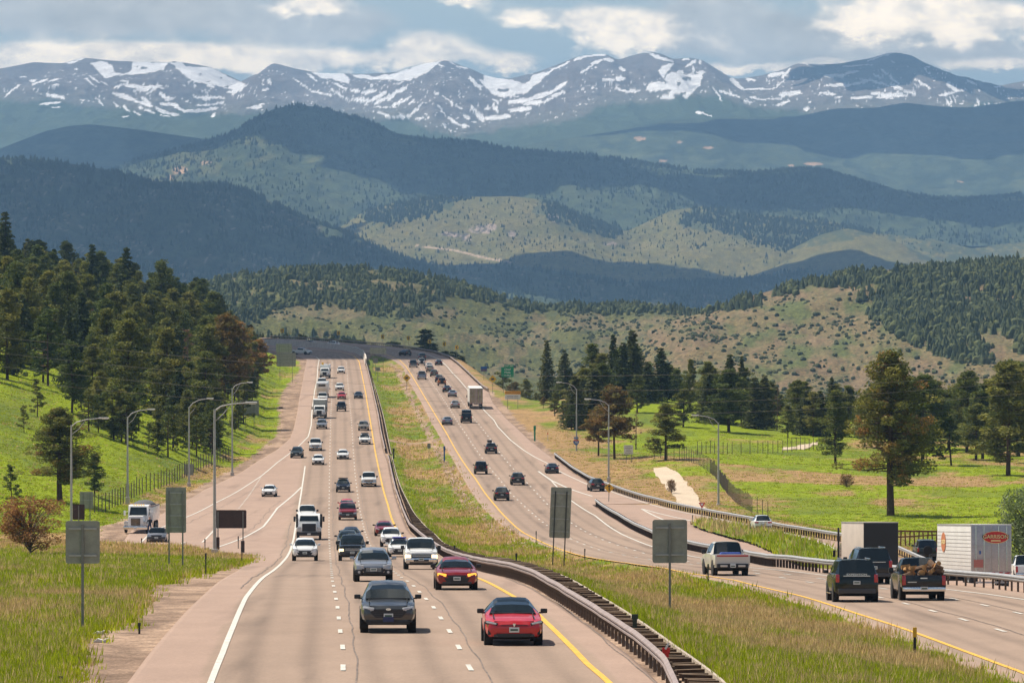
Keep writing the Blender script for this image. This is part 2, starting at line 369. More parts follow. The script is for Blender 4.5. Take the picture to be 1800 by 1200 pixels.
YEL_R = Line([(1830, 1196), (1800, 1183), (1756, 1167), (1689, 1142), (1600, 1109), (1511, 1080), (1400, 1045.5), (1292, 1020), (1200, 1006), (1100, 989), (1010, 973.5), (965, 958), (920, 936), (908, 927), (887, 907), (872, 890), (853, 867), (835, 840), (813, 810), (787, 765), (773, 742), (752, 707), (735, 678), (723, 658), (713, 643), (703, 633), (680, 623), (640, 615), (560, 607.5), (440, 601)], True)
def road(name, left, right, y0, y1, yel, sgn, n=56, step=2.2, skirt=0.5):
    y = np.arange(y0, y1 + .1, step); t = np.linspace(0, 1, n)
    l, r = left(y), right(y); X = l[:, None] * (1 - t) + r[:, None] * t; Y = np.repeat(y[:, None], n, 1)
    X = np.concatenate([X[:, :1], X, X[:, -1:]], 1); Y = np.concatenate([Y[:, :1], Y, Y[:, -1:]], 1)
    Z = surf(X, Y); Z[:, 0] -= skirt; Z[:, -1] -= skirt
    c = road_col(X, Y, yel(y)[:, None], sgn)
    o = np_mesh(name, np.stack([X, Y, Z], -1).reshape(-1, 3), grid_faces(len(y), n + 2), Mrd, True, c.reshape(-1, 3)); tag(o, kind='structure'); return o
road('road', L_LEFT, L_RIGHT, 92, 1700, YEL_L, -1, n=90)
road('road', R_LEFT, R_RIGHT, 92, 1712, YEL_R, 1, n=70)
class Sh:
    def __init__(s, l, d): s.l, s.d = l, d
    def __call__(s, y): return s.l(y) + s.d
road('ramp_road', Sh(ISL, .9), OUT, 92, Y_ISL + 1, Sh(ISL, -40), 1, n=40)
def mark_mat(name, c):
    m = pmat(name, c, .7, var=.25, vscale=3.5, bump=.1); return m
Mwh = mark_mat('worn_white_paint', (.55, .52, .46)); Mye = mark_mat('yellow_paint', (.66, .37, .045)); Mcr = pmat('crack_sealant', (.16, .12, .095), .7, var=.5, vscale=1.5)
def strips(name, segs, mat, dz=.02):
    """segs: list of (line, y0, y1, width, wobble)"""
    V_, F_ = [], []
    for ln, y0, y1, w, wob in segs:
        n = max(2, int((y1 - y0) / 2.5) + 1); y = np.linspace(y0, y1, n); x = ln(y)
        if wob: x = x + (fbm(y / 9, y * 0 + y0, 3, 88) - .5) * wob
        g = np.gradient(x, y) if n > 1 else x * 0
        nx, ny = 1 / np.sqrt(1 + g * g), -g / np.sqrt(1 + g * g)
        b = len(V_)
        for i in range(n):
            for s in (-.5, .5):
                X, Y = x[i] + s * w * nx[i], y[i] + s * w * ny[i]; V_.append((X, Y, float(surf(X, Y)) + dz))
        F_ += [(b + 2 * i, b + 2 * i + 1, b + 2 * i + 3, b + 2 * i + 2) for i in range(n - 1)]
    o = np_mesh(name, V_, F_, mat, False); tag(o, kind='structure'); return o
WL = Line([(368, 1205), (390, 1150), (410, 1100), (432, 1050), (455, 1022), (480, 1003), (497, 987), (510, 968), (516, 947), (521, 913), (527, 880), (531, 855), (536, 820), (536.5, 818)])
WRAMP = Line([(170, 960), (194, 954), (256, 936), (329, 908), (378, 884), (420, 862), (457, 838), (487, 813), (510, 796), (527, 782), (542, 767), (547, 747), (548, 725), (553, 687), (557, 670), (559, 642), (561, 632), (556, 627), (530, 621), (470, 614), (420, 610)])
WG1 = Line([(360, 966), (384, 961), (432, 943), (463, 925), (480, 903), (487, 893), (531, 854.5)])
WG2 = Line([(275, 964), (300, 961), (327, 952), (373, 933), (400, 912), (419, 894)])
WDOT = Line([(419, 894), (458, 839), (462, 832)])
WR = Line([(1850, 1060), (1800, 1054), (1737, 1044.6), (1658, 1035), (1480, 1015), (1317, 997.5), (1246, 982.5), (1208, 976), (1145, 960), (1095.5, 940), (1046, 906), (1003, 879), (969.5, 845), (945, 827)], True)
WRO = Line([(1560, 980), (1467, 960), (1417, 945), (1367, 933), (1320, 924), (1257, 910.5), (1167, 893), (1134, 883.5), (1073, 863), (1032, 851), (983, 828), (962, 814), (940, 803), (922, 792), (897, 773), (875, 750), (868, 738), (852, 722), (822, 685), (807, 667), (795, 655), (787, 645), (773, 632), (752, 623), (730, 618), (680, 611), (587, 604), (445, 596)], True)
WGR = Line([(1060, 883), (1041, 872), (1001, 859), (969, 844), (945, 827)], True)
WIS1 = Line([(1228, 918), (1127, 893.6)], True); WIS2 = Line([(1180, 918), (1165, 913), (1127, 893.6)], True)
LD1 = Line([(603, 1200), (602.5, 1139), (598, 1111), (593, 1067), (588, 1039), (584, 1021), (580.8, 985), (578.5, 945), (578, 930), (578.5, 880), (579, 830), (581, 740), (583, 700), (584, 636), (578, 629), (540, 619), (440, 611)])
LD2 = Line([(843, 1200), (825, 1174), (807, 1139), (789, 1108), (773, 1084), (761, 1066), (746, 1050), (725, 1028), (706, 1016), (686, 1000), (668, 982), (651.7, 960), (645, 945), (640, 930), (630, 880), (623.7, 830), (617.7, 740), (613.7, 700), (608.5, 636), (598, 627), (550, 617), (440, 609.8)])
RD1 = Line([(1830, 1132), (1787, 1116.5), (1710, 1094), (1639.5, 1074), (1577, 1057), (1450, 1028), (1300, 1003), (1200, 990), (1100, 976), (1055, 967), (1001, 946), (951.5, 916), (937, 903), (917, 885), (898, 867), (877, 841), (861, 822.5), (847, 804), (838, 792), (821, 766), (805, 743), (793, 722.5), (780, 703), (768, 685), (753, 665), (738, 645), (724, 632), (690, 620), (600, 609), (440, 599.5)], True)
RD2 = Line([(1840, 1087), (1798, 1079.5), (1727, 1063), (1663, 1050), (1450, 1018), (1300, 1000), (1200, 985), (1136, 973.5), (1107, 964.5), (1077.5, 955.5), (1044, 942), (1012, 924), (958, 882), (940, 862.5), (927, 849), (897, 818), (887, 806), (878, 795), (862, 772), (830, 732), (812, 705), (793, 680), (780, 664), (762, 642), (745, 630), (700, 617), (600, 607), (440, 598)], True)
seg = [(WL, 130, float(pyd(819)), .19, 0), (WRAMP, float(pyd(957)), 1650, .18, 0), (WG1, float(pyd(965)), float(pyd(856)), .22, 0), (WG2, float(pyd(963)), float(pyd(896)), .2, 0),
       (WR, 110, float(pyd(828)), .2, 0), (WRO, 380, 1690, .2, 0), (WGR, float(pyd(872)), float(pyd(828)), .3, 0), (WIS1, float(pyd(917)), float(pyd(894)), .25, 0), (WIS2, float(pyd(917)), float(pyd(894)), .25, 0)]
strips('white_edge_lines', seg, Mwh)
strips('yellow_edge_lines', [(YEL_L, 120, 1660, .2, 0), (YEL_R, 110, 1670, .19, 0)], Mye)
y0 = float(pyd(1173.8)); ds = []
for ln in (LD1, LD2):
    for n in range(-3, 128):
        ya = y0 + 12.19 * n - 1.5; ds.append((ln, ya, ya + 3.05, .15, 0))
for ln, o_ in ((RD1, 4.0), (RD2, 1.0)):
    for n in range(-6, 128):
        ya = y0 + 12.19 * n + o_; ds.append((ln, ya, ya + 3.05, .17, 0))
y = float(pyd(893))
while y < float(pyd(838)): ds.append((WDOT, y, y + 1.6, .18, 0)); y += 4.4
strips('lane_dashes', ds, Mwh, .022)
strips('sealed_cracks', [(Sh(LD1, .42), 120, 1330, .05, .3), (Sh(LD2, .42), 120, 1330, .05, .3), (Sh(RD1, .35), 110, 1330, .07, .3), (Sh(RD2, .35), 110, 1330, .07, .3), (Sh(YEL_L, 1.35), 120, 260, .05, .3),
    (Sh(WL, -.55), 230, 560, .07, .4), (Sh(WRAMP, 1.6), 500, 700, .06, .8), (Sh(WG1, -.8), 500, 640, .06, .7)], Mcr, .012)
# transverse joints
jv, jf = [], []
for li, (l, r) in enumerate(((WRAMP, YEL_L), (YEL_R, WRO))):
    for yy in (640, 668, 735, 772, 848, 905, 960, 1010, 1062, 1115, 1180, 1255, 1320):
        a, b_ = float(l(yy)), float(r(yy)) + (1.5 if li == 0 else 0); b0 = len(jv); nn = 10
        for i in range(nn):
            x = a + (b_ - a) * i / (nn - 1); y_ = yy + li * 9 + .8 * math.sin(x * .7 + yy)
            for s in (-.14, .14): jv.append((x, y_ + s, rz_(x, y_ + s) + .01))
        jf += [(b0 + 2 * i, b0 + 2 * i + 2, b0 + 2 * i + 3, b0 + 2 * i + 1) for i in range(nn - 1)]
tag(np_mesh('pavement_joints', jv, jf, pmat('joint', (.20, .14, .11), .8), False), kind='structure')
# ------------------------------------------------------------------ hills and mountains
def hill(name, out, D, depth, base_py, nx, nv, colf, mat, rel=0.0, rscale=200.0, seed=0, shape=1.0, ridge_amp=0, back=.35, aniso=.5, px0=-250, px1=2050, m=1.0):
    D *= m; depth *= m; rel *= m; rscale *= m
    o = np.array(out, float); px = np.linspace(px0, px1, nx)
    ry = np.interp(px, o[:, 0], o[:, 1])
    kk = max(1, int(nx / (px1 - px0) * 14)); ker = np.hanning(2 * kk + 1); ker /= ker.sum(); ry = np.convolve(np.pad(ry, kk, mode='edge'), ker, 'valid')
    X1 = (px - 900) / F * D; zr = (500 - ry) / F * D
    v = np.concatenate([np.linspace(0, 1, nv), 1 + np.linspace(.08, 1, 6) * back]); v[nv:] = v[nv:]
    Vv, X = np.meshgrid(v, X1, indexing='ij'); Y = D - depth * (1 - Vv)
    zb = (500 - base_py) / F * (D - depth)
    s = np.where(Vv <= 1, np.clip(Vv, 0, 1) ** shape, 1 - ((Vv - 1) / back) ** 2 * .9)
    Z = zb + (zr[None, :] - zb) * s
    w = np.clip(np.sin(np.clip(Vv, 0, 1) * math.pi), 0, 1) ** .7
    r = ridged(X / rscale + seed, Y / (rscale / aniso) + fbm(X / rscale, Y / rscale, 3, seed) * 1.2, 6, seed) - .55
    Z = Z + rel * (r - .1 * (1 - w)) * (0.03 + w)
    Z = Z + ridge_amp * (fbm(X / rscale * 4, Y / rscale, 4, seed + 5) - .5)
    PX = 900 + F * X / Y; PYv = 500 - F * Z / Y
    c = colf(X, Y, Z, PX, PYv, Vv)
    ob = np_mesh(name, np.stack([X, Y, Z], -1).reshape(-1, 3), grid_faces(len(v), nx), mat, True, c.reshape(-1, 3)); tag(ob, kind='structure')
    return ob, (X, Y, Z, PX, PYv, Vv)
# snow patches: strokes (x1,y1,x2,y2,width) and outlines, in the rows and columns they cover on the range
def cv(L, sx, ox, oy): return [[(a / sx + ox, b / sx + oy) for a, b in P] for P in L]
ST = [(9,171,34,149,2.5),(36,136,46,136,2),(56,149,85,140,3),(54,142,62,142,3),(86,145,102,138,2),(87,154,102,149,5),(105,154,122,161,3),(82,166,112,172,6),(72,184,108,180,3),(93,189,107,189,1.5),(119,112,146,104,2.5)]
def st(L, sx, ox, oy): ST.extend([(a / sx + ox, b / sx + oy, c / sx + ox, d / sx + oy, w) for a, b, c, d, w in L])
st([(805,260,870,235,5),(850,213,910,212,3),(890,240,1000,255,8),(1000,255,1130,250,5),(940,280,1040,270,5),(1040,300,1110,250,4),(805,300,950,345,8),(950,350,1110,400,5.5),(1000,330,1060,370,5),(800,360,850,400,1.5),(870,390,910,425,4),(980,395,1080,435,4),(950,430,990,455,3),
(1130,300,1170,330,6),(1130,370,1250,380,5),(1160,350,1220,330,5),(1230,390,1300,425,5),(1300,425,1450,415,6),(1450,415,1530,400,5),(1120,415,1180,432,7),(1180,440,1250,450,5),(1120,450,1200,462,2),(1490,455,1510,445,5),(1440,275,1470,325,3),(1370,325,1580,330,4),(1400,320,1480,340,5),(1380,382,1570,368,2.5),(1520,370,1570,358,3),
(600,190,680,250,1.8),(630,175,700,220,2),(715,210,755,240,1.5),(680,330,720,380,3),(1300,350,1340,365,2.2),(560,345,590,350,2),(860,460,910,455,2.5),(530,125,545,124,2),(1365,240,1378,246,3)], 4, 0, 90)
st([(480,160,550,210,3),(200,200,225,225,6.5),(170,280,205,265,4.5),(60,402,175,372,4),(90,405,160,395,4),(650,270,780,350,3),(680,230,755,267,4),(780,272,870,290,5),(870,290,960,280,6),(790,340,940,350,7),(940,345,1030,290,6),(950,378,1060,312,6),(1050,345,1110,285,5),(1110,285,1180,258,6),(1080,388,1200,330,5),(1200,370,1235,345,3),
(980,430,1080,466,5),(1080,466,1200,458,6),(1200,458,1290,372,4.5),(1240,470,1300,475,3.5),(1130,345,1150,335,2),(950,395,1120,396,1.5),(400,205,520,285,2.6),(520,285,660,312,4),(1430,315,1565,405,2.2),(1400,380,1460,465,2.4),(1480,470,1540,520,4.5),(1540,520,1620,527,5),(1430,510,1500,578,2),(1580,460,1620,475,6),
(1630,385,1730,480,4),(1650,430,1720,495,5),(1740,472,1800,470,8),(1620,185,1700,262,6),(1700,205,1800,300,6),(1735,180,1800,215,9),(1480,80,1520,95,1.5),(1530,105,1600,122,2.5),(1365,300,1415,292,3),(1410,95,1440,110,2),(880,265,900,262,2),(1080,235,1160,220,1.5),(1640,500,1670,505,2),(1740,405,1750,415,3)], 4, 420, 90)
st([(180,400,330,380,7),(330,375,480,335,8),(480,330,575,262,7),(300,410,420,398,7),(420,398,560,325,5),(190,460,330,442,7),(70,420,100,470,7),(20,512,180,500,8),(640,105,700,80,5),(700,80,850,66,4),(690,190,770,135,3.5),(770,130,830,105,6),(855,100,915,108,6),(950,160,990,172,6),(840,240,910,245,6),(930,238,995,236,6),
(930,300,1000,325,4),(1000,325,1090,320,4.5),(660,325,730,295,2),(730,295,780,300,1.5),(1130,50,1170,50,2),(1180,65,1250,95,6),(1240,92,1325,112,6),(1430,145,1490,110,5),(1470,150,1475,195,3),(1400,100,1450,95,3),(1520,105,1528,130,2.5),(1610,290,1680,395,2.6),(1660,320,1800,365,4.5),(1740,245,1800,300,5),(1490,470,1540,478,5),(1540,480,1600,500,3),(100,400,60,380,3),(300,485,320,480,3),(160,300,120,300,3),(40,440,10,450,4)], 4, 850, 80)
st([(20,205,90,270,6),(90,268,250,265,2.8),(0,290,70,320,3),(110,205,160,215,4),(250,182,330,172,8),(330,200,372,145,6),(270,272,340,210,3),(320,300,430,285,8),(300,362,370,342,5),(130,318,230,335,3),(230,328,340,325,3),(95,340,140,346,4),(850,93,920,68,3.5),(920,66,1000,43,4.5),(440,112,580,122,2),(585,185,700,185,5),(690,180,790,155,5),
(600,245,760,240,5),(760,240,860,210,6),(860,210,970,245,4),(700,130,880,118,2),(880,170,930,205,3),(930,145,1040,240,3),(990,240,1070,275,6),(1070,280,1130,295,3),(560,290,650,297,4),(600,325,690,312,2),(745,320,880,315,5),(880,295,1080,305,7),(900,318,1000,320,4),(1140,210,1225,262,4),(1195,130,1205,160,2),(1205,162,1245,168,2.5),(1200,128,1225,130,2),
(1340,235,1385,275,9),(1290,305,1380,285,4),(1380,280,1450,272,4),(1450,210,1510,238,3),(1320,325,1355,370,2.5),(1345,320,1360,370,1.5),(1370,320,1385,350,1.2),(1490,375,1530,350,3),(1510,320,1530,360,2),(1560,355,1585,350,3),(1620,360,1655,352,2.5),(460,390,485,385,5),(472,375,475,400,4),(1615,252,1655,252,3),(995,97,1010,105,2),(1110,215,1125,230,1.5),(1520,265,1525,280,2)], 3.46, 1280, 80)
SP = cv([[(640,90),(700,72),(760,78),(790,110),(800,150),(860,162),(920,140),(940,66),(1010,72),(1100,84),(1190,82),(1150,130),(1060,150),(960,163),(850,172),(735,190),(690,140)], [(1190,80),(1290,78),(1300,108),(1440,116),(1500,118),(1620,190),(1740,240),(1680,290),(1640,312),(1590,290),(1640,275),(1590,262),(1500,235),(1500,262),(1420,222),(1365,218),(1290,165),(1240,115)]], 4, 0, 90) + \
    cv([[(510,152),(640,150),(740,160),(775,190),(772,232),(700,215),(660,195),(590,197)], [(785,168),(880,166),(955,183),(1090,158),(1200,125),(1290,90),(1425,68),(1370,115),(1300,165),(1200,208),(1100,212),(1095,200),(960,202),(850,190)]], 4, 420, 90) + \
    cv([[(0,212),(60,222),(180,240),(280,272),(330,240),(345,205),(440,190),(520,150),(612,106),(600,128),(500,172),(440,212),(380,270),(300,330),(240,365),(100,362),(60,310),(0,262)], [(1250,140),(1340,130),(1290,190),(1260,232),(1228,185)], [(1300,200),(1400,175),(1420,212),(1520,185),(1550,172),(1520,285),(1430,372),(1390,365),(1420,330),(1340,345),(1340,378),(1250,380),(1240,365),(1300,340),(1330,308),(1230,322),(1130,318),(1165,270),(1230,258),(1300,270),(1265,240)]], 4, 850, 80)
HO = [(1405,165,9,4),(1470,215,9,2),(1555,190,5,5),(1600,250,12,3),(1010,120,14,5),(960,110,6,4),(1330,100,14,3),(850,118,10,9)]
HO = [(a / 4, b / 4 + 90, c / 4 * 1.6, d / 4 * 1.6) for a, b, c, d in HO] + [(850 + 140 / 4, 80 + 315 / 4, 10, 3.5), (850 + 1372 / 4, 80 + 270 / 4, 4, 5), (850 + 1430 / 4, 80 + 235 / 4, 9, 3), (850 + 1480 / 4, 80 + 200 / 4, 7, 2), (850 + 250 / 4, 80 + 350 / 4, 7, 2)]
OA = [(-260, 150), (0, 122), (60, 109), (110, 112), (150, 102), (200, 107), (250, 109), (320, 109), (370, 118), (400, 132), (432, 148), (455, 130), (480, 111), (520, 122), (560, 129), (600, 130), (640, 131), (700, 128), (745, 113), (785, 106), (830, 122), (850, 132), (880, 139), (900, 138), (940, 128), (980, 114), (1010, 101), (1035, 96), (1065, 95), (1085, 106), (1110, 98), (1140, 91), (1165, 95), (1180, 104), (1215, 102), (1235, 106), (1260, 122), (1285, 138), (1300, 139),
      (1340, 133), (1380, 122), (1400, 112), (1440, 115), (1470, 114), (1530, 103), (1560, 93), (1580, 93), (1605, 99), (1622, 110), (1640, 117), (1670, 132), (1700, 142), (1730, 149), (1755, 152), (1775, 148), (1800, 143), (2060, 120)]
def colA(X, Y, Z, PX, PYv, v):
    n = fbm(PX / 22, PYv / 12, 5, 3); n2 = fbm(PX / 6, PYv / 4, 4, 4)
    rock = mixn(n, A(.135, .115, .105), A(.215, .185, .165)); c = rock * (0.75 + .5 * n2)[..., None]
    tl = 178 + 22 * (fbm(PX / 90, PX * 0, 4, 8) - .5) * 2 + np.interp(PX, [0, 200, 430, 560, 800, 900, 1050, 1250, 1450, 1700, 1800], [-6, 12, 28, 20, 60, 40, 15, -3, 15, 20, 0])
    fr = sstep(-5, 5, PYv - tl + (n2 - .5) * 14); gl = sstep(-40, 0, PYv - tl) * .35
    c = mixn(gl, c, A(.13, .14, .07)); c = mixn(fr, c, mixn(n, A(.035, .055, .025), A(.07, .095, .04)))
    wx = (fbm(PX / 5, PYv / 4, 4, 14) - .5) * 7; wy = (fbm(PX / 6, PYv / 4, 4, 15) - .5) * 4.5
    x, y = PX + wx, PYv + wy; sn = np.zeros(PX.shape, bool)
    for P in SP: sn |= inpoly(x, y, P)
    for a, b, rx, ry in HO: sn &= ~(((x - a) / rx) ** 2 + ((y - b) / ry) ** 2 < 1)
    for x1, y1, x2, y2, w in ST:
        m = (PX > min(x1, x2) - 12) & (PX < max(x1, x2) + 12) & (PYv > min(y1, y2) - 10) & (PYv < max(y1, y2) + 10)
        if not m.any(): continue
        xx, yy = x[m], y[m]; L2 = (x2 - x1) ** 2 + (y2 - y1) ** 2 + 1e-6
        t = np.clip(((xx - x1) * (x2 - x1) + (yy - y1) * (y2 - y1)) / L2, 0, 1)
        d = np.hypot(xx - x1 - t * (x2 - x1), yy - y1 - t * (y2 - y1)); sn[m] |= d < (w / 2 + .3) * (1 - .35 * np.abs(2 * t - 1))
    sn |= (fbm(PX / 4, PYv / 2.2, 4, 19) > .735) & (PYv < tl - 4) & (PYv > 118) & (n > .42)
    c[sn] = A(.92, .90, .88)
    return c
MA = colmat('mountain_rock', .012, .22, bump=.5, bdist=40.0, rough=.9)
hill('mountains', OA, 26000, 7000, 285, 1500, 260, colA, MA, rel=230, rscale=1100, seed=3, shape=1.0, ridge_amp=8, aniso=.55)
def poly_any(PX, PYv, Ps, wob=8, s=9):
    wx = (fbm(PX / 18, PYv / 12, 4, s) - .5) * wob * 2; wy = (fbm(PX / 18, PYv / 12, 4, s + 1) - .5) * wob
    r = np.zeros(PX.shape, bool)
    for P in Ps: r |= inpoly(PX + wx, PYv + wy, P)
    return r
FOR, FOR2, OLV, OLV2, SAND = A(.026, .040, .020), A(.060, .078, .036), A(.155, .150, .070), A(.21, .175, .095), A(.42, .27, .17)
def forest_col(PX, PYv, s, sc=10., a=FOR, b=FOR2):
    return mixn(sstep(.3, .7, fbm(PX / sc, PYv / (sc * .6), 5, s, .65)), a, b)
def colB(clear, s, k=.0):
    def f(X, Y, Z, PX, PYv, v):
        c = forest_col(PX, PYv, s, 26)
        c = mixn(sstep(.56, .7, fbm(PX / 60, PYv / 16, 4, s + 2)) * .45, c, A(.12, .135, .06))
        m = poly_any(PX, PYv, clear, 3); c[m] = SAND; return c
    return f
def ell(x, y, rx, ry): return [(x + rx * math.cos(i * .785), y + ry * math.sin(i * .785)) for i in range(8)]
MF = colmat('far_forest', .02, .35, scale2=.1, amp2=.3, bump=.8, bdist=14.0)
hill('hill', [(-260, 320), (1000, 262), (1080, 232), (1150, 215), (1180, 211), (1230, 208), (1300, 206), (1400, 205), (1470, 191), (1540, 190), (1590, 181), (1650, 188), (1700, 190), (1760, 182), (1800, 177), (2060, 165)], 19000, 2600, 330, 500, 70, colB([], 40), MF, rel=110, m=1.06, rscale=800, seed=12)
hill('hill', [(-260, 420), (700, 300), (880, 270), (900, 262), (950, 250), (1050, 236), (1130, 223), (1200, 224), (1250, 232), (1300, 248), (1400, 256), (1480, 272), (1560, 288), (1700, 292), (1800, 296), (2060, 300)], 14500, 2200, 385, 700, 110,
     colB([ell(1126, 244, 11, 4), ell(1194, 250, 5, 2), ell(1245, 260, 10, 2.5), ell(1165, 283, 7, 3), ell(1430, 288, 18, 3), ell(1391, 291, 5, 2), ell(1505, 289, 16, 3), ell(1520, 295, 22, 3), ell(1620, 310, 10, 3), ell(1655, 322, 18, 3), ell(1740, 314, 20, 4), ell(1690, 318, 9, 2)], 50), MF, rel=85, rscale=600, seed=22, m=1.27)
hill('hill', [(-260, 330), (-40, 275), (0, 262), (80, 231), (120, 222), (160, 219), (240, 228), (340, 242), (420, 252), (520, 275), (700, 310), (2060, 420)], 13500, 1800, 400, 600, 70, colB([], 60), MF, rel=70, rscale=600, seed=32, m=1.22)
OC = [(-260, 380), (160, 320), (210, 290), (300, 264), (350, 250), (400, 238), (440, 212), (480, 192), (520, 184), (570, 190), (640, 210), (700, 235), (760, 243), (830, 248), (900, 262), (960, 266), (1050, 272), (1150, 290), (1230, 302), (1330, 304), (1400, 298), (1440, 299), (1500, 318), (1560, 337), (1620, 352), (1700, 352), (1800, 342), (2060, 335)]
def colC(X, Y, Z, PX, PYv, v):
    c = forest_col(PX, PYv, 70, 14)
    n = fbm(PX / 20, PYv / 9, 5, 75)
    g = poly_any(PX, PYv, [[(220, 300), (330, 262), (430, 240), (500, 245), (480, 275), (420, 300), (330, 318), (230, 320)], [(590, 225), (650, 232), (760, 250), (740, 256), (660, 246), (600, 240)], [(540, 262), (640, 255), (600, 275), (540, 285)]], 14)
    c = mixn(g * sstep(.47, .62, n) * .7, c, A(.105, .105, .04))
    g2 = poly_any(PX, PYv, [[(560, 300), (700, 340), (680, 380), (560, 360)], [(950, 300), (1300, 330), (1500, 360), (1300, 380), (1000, 350)]], 20)
    c = mixn(g2 * sstep(.5, .62, n) * .35, c, A(.08, .09, .05))
    m = poly_any(PX, PYv, [ell(316, 300, 15, 7), ell(300, 312, 8, 4), ell(362, 287, 10, 3), ell(1690, 336, 14, 5), ell(1640, 330, 20, 4), ell(1610, 340, 18, 3)], 3); c[m] = SAND
    m = poly_any(PX, PYv, [ell(1620, 340, 30, 9), ell(1780, 350, 18, 4)], 5); c[m] = A(.17, .18, .08)
    return c
_, GC = hill('hill', OC, 9500, 1700, 432, 900, 150, colC, MF, rel=75, rscale=420, seed=42, shape=.95, m=1.5)
OE = [(-260, 560), (500, 470), (600, 398), (640, 371), (700, 355), (760, 346), (830, 346), (900, 345), (960, 352), (1000, 366), (1050, 388), (1100, 408), (1130, 394), (1180, 370), (1240, 362), (1290, 374), (1360, 379), (1440, 385), (1500, 398), (1560, 412), (1640, 420), (1700, 436), (1800, 425), (2060, 400)]
def colE(X, Y, Z, PX, PYv, v):
    n = fbm(PX / 30, PYv / 14, 5, 81); n2 = fbm(PX / 5, PYv / 3.5, 4, 82)
    c = mixn(n, A(.105, .105, .030), A(.175, .140, .050)) * (.5 + .8 * n2)[..., None]
    fo = poly_any(PX, PYv, [[(640, 372), (720, 352), (800, 345), (820, 350), (760, 380), (690, 392), (650, 400)], [(950, 350), (1010, 366), (1100, 408), (1080, 420), (1000, 400), (950, 375)], [(1235, 360), (1560, 398), (1500, 420), (1380, 440), (1300, 415), (1230, 400), (1190, 390)], [(1500, 396), (2060, 400), (2060, 600), (1640, 600), (1640, 460), (1560, 412)]], 26)
    c = mixn(fo * sstep(.3, .5, fbm(PX / 8, PYv / 5, 4, 83)) * .85, c, FOR2 * .8)
    r = poly_any(PX, PYv, [ell(845, 403, 22, 8), ell(905, 410, 12, 7), ell(800, 412, 30, 5), ell(975, 385, 12, 9), ell(820, 420, 10, 5), ell(1075, 430, 16, 3)], 14, 17)
    c[r & (n2 > .48)] = A(.30, .23, .19); c[r & (n2 < .43)] = A(.06, .05, .045)
    p = np.abs(PYv - np.interp(PX, [730, 800, 860, 905], [432, 440, 455, 462])) < 1.6; c[p & (PX > 730) & (PX < 905)] = A(.38, .28, .20)
    return c
ME = colmat('grassy_slope', .05, .25, scale2=.25, amp2=.35, bump=.5, bdist=5.0)
_, GE = hill('hill', OE, 6700, 1250, 545, 900, 150, colE, ME, rel=48, rscale=300, seed=52, m=1.75)
OE2 = [(-260, 700), (1300, 470), (1385, 441), (1440, 413), (1490, 401), (1560, 418), (1640, 455), (1800, 520), (2060, 560)]
hill('hill', OE2, 5600, 800, 555, 500, 70, colE, ME, rel=20, rscale=240, seed=62, m=1.9)
def colD(X, Y, Z, PX, PYv, v):
    c = forest_col(PX, PYv, 90, 12); n = fbm(PX / 40, PYv / 20, 4, 91)
    c = mixn(sstep(.5, .68, n) * .55, c, A(.12, .105, .06)); r = (fbm(PX / 4, PYv / 3, 3, 92) > .74) & (n > .5); c[r] = A(.25, .2, .16); return c
OD = [(-260, 262), (0, 276), (80, 281), (150, 291), (220, 307), (280, 325), (330, 326), (400, 323), (440, 336), (480, 356), (540, 386), (600, 402), (660, 430), (720, 454), (780, 466), (850, 462), (950, 470), (1050, 492), (1150, 500), (1300, 492), (1400, 478), (1480, 472), (1600, 476), (1800, 470), (2060, 460)]
_, GD = hill('hill', OD, 4800, 1500, 610, 800, 140, colD, MF, rel=45, rscale=240, seed=72, shape=.9, m=2.1)
OF = [(-260, 560), (200, 540), (330, 500), (370, 492), (450, 480), (520, 474), (600, 472), (680, 475), (740, 482), (800, 494), (860, 512), (900, 528), (960, 541), (1000, 536), (1100, 538), (1200, 548), (1260, 556), (1500, 600), (2060, 640)]
G_F = [[(360, 500), (450, 478), (520, 472), (600, 470), (680, 473), (800, 490), (900, 530), (860, 535), (780, 520), (740, 555), (680, 560), (620, 545), (560, 540), (480, 545), (440, 580), (380, 560)], [(900, 528), (1000, 533), (1240, 548), (1240, 558), (1000, 550), (900, 545)], [(440, 583), (560, 590), (640, 596), (640, 610), (440, 600)]]
def colF(X, Y, Z, PX, PYv, v):
    n = fbm(PX / 34, PYv / 16, 5, 101); n2 = fbm(PX / 4, PYv / 3, 4, 102)
    c = mixn(n, A(.070, .085, .024), A(.125, .112, .042)); c = mixn(sstep(.52, .64, fbm(PX / 50, PYv / 22, 3, 104)) * .5, c, A(.19, .135, .08)); c = c * (.5 + .8 * n2)[..., None]
    sh = sstep(.60, .68, fbm(PX / 5, PYv / 3.5, 3, 103)); c = mixn(sh * .75, c, A(.05, .065, .03))
    return c
MG = colmat('shrubby_slope', .16, .28, scale2=.6, amp2=.45, bump=.7, bdist=2.5)
_, GF = hill('hill', OF, 2750, 800, 720, 760, 130, colF, MG, rel=30, rscale=130, seed=82, shape=.85, m=1.35)
OG = [(-260, 760), (900, 690), (1060, 622), (1110, 592), (1160, 570), (1250, 546), (1300, 526), (1380, 503), (1450, 489), (1520, 476), (1600, 472), (1700, 470), (1760, 460), (1800, 452), (2060, 430)]
G_G = [[(1470, 490), (1560, 480), (1800, 462), (2060, 430), (2060, 640), (1790, 620), (1760, 560), (1720, 600), (1740, 640), (1690, 640), (1600, 600), (1540, 560), (1510, 520)], [(1230, 552), (1300, 526), (1450, 489), (1520, 478), (1520, 500), (1440, 500), (1320, 535)]]
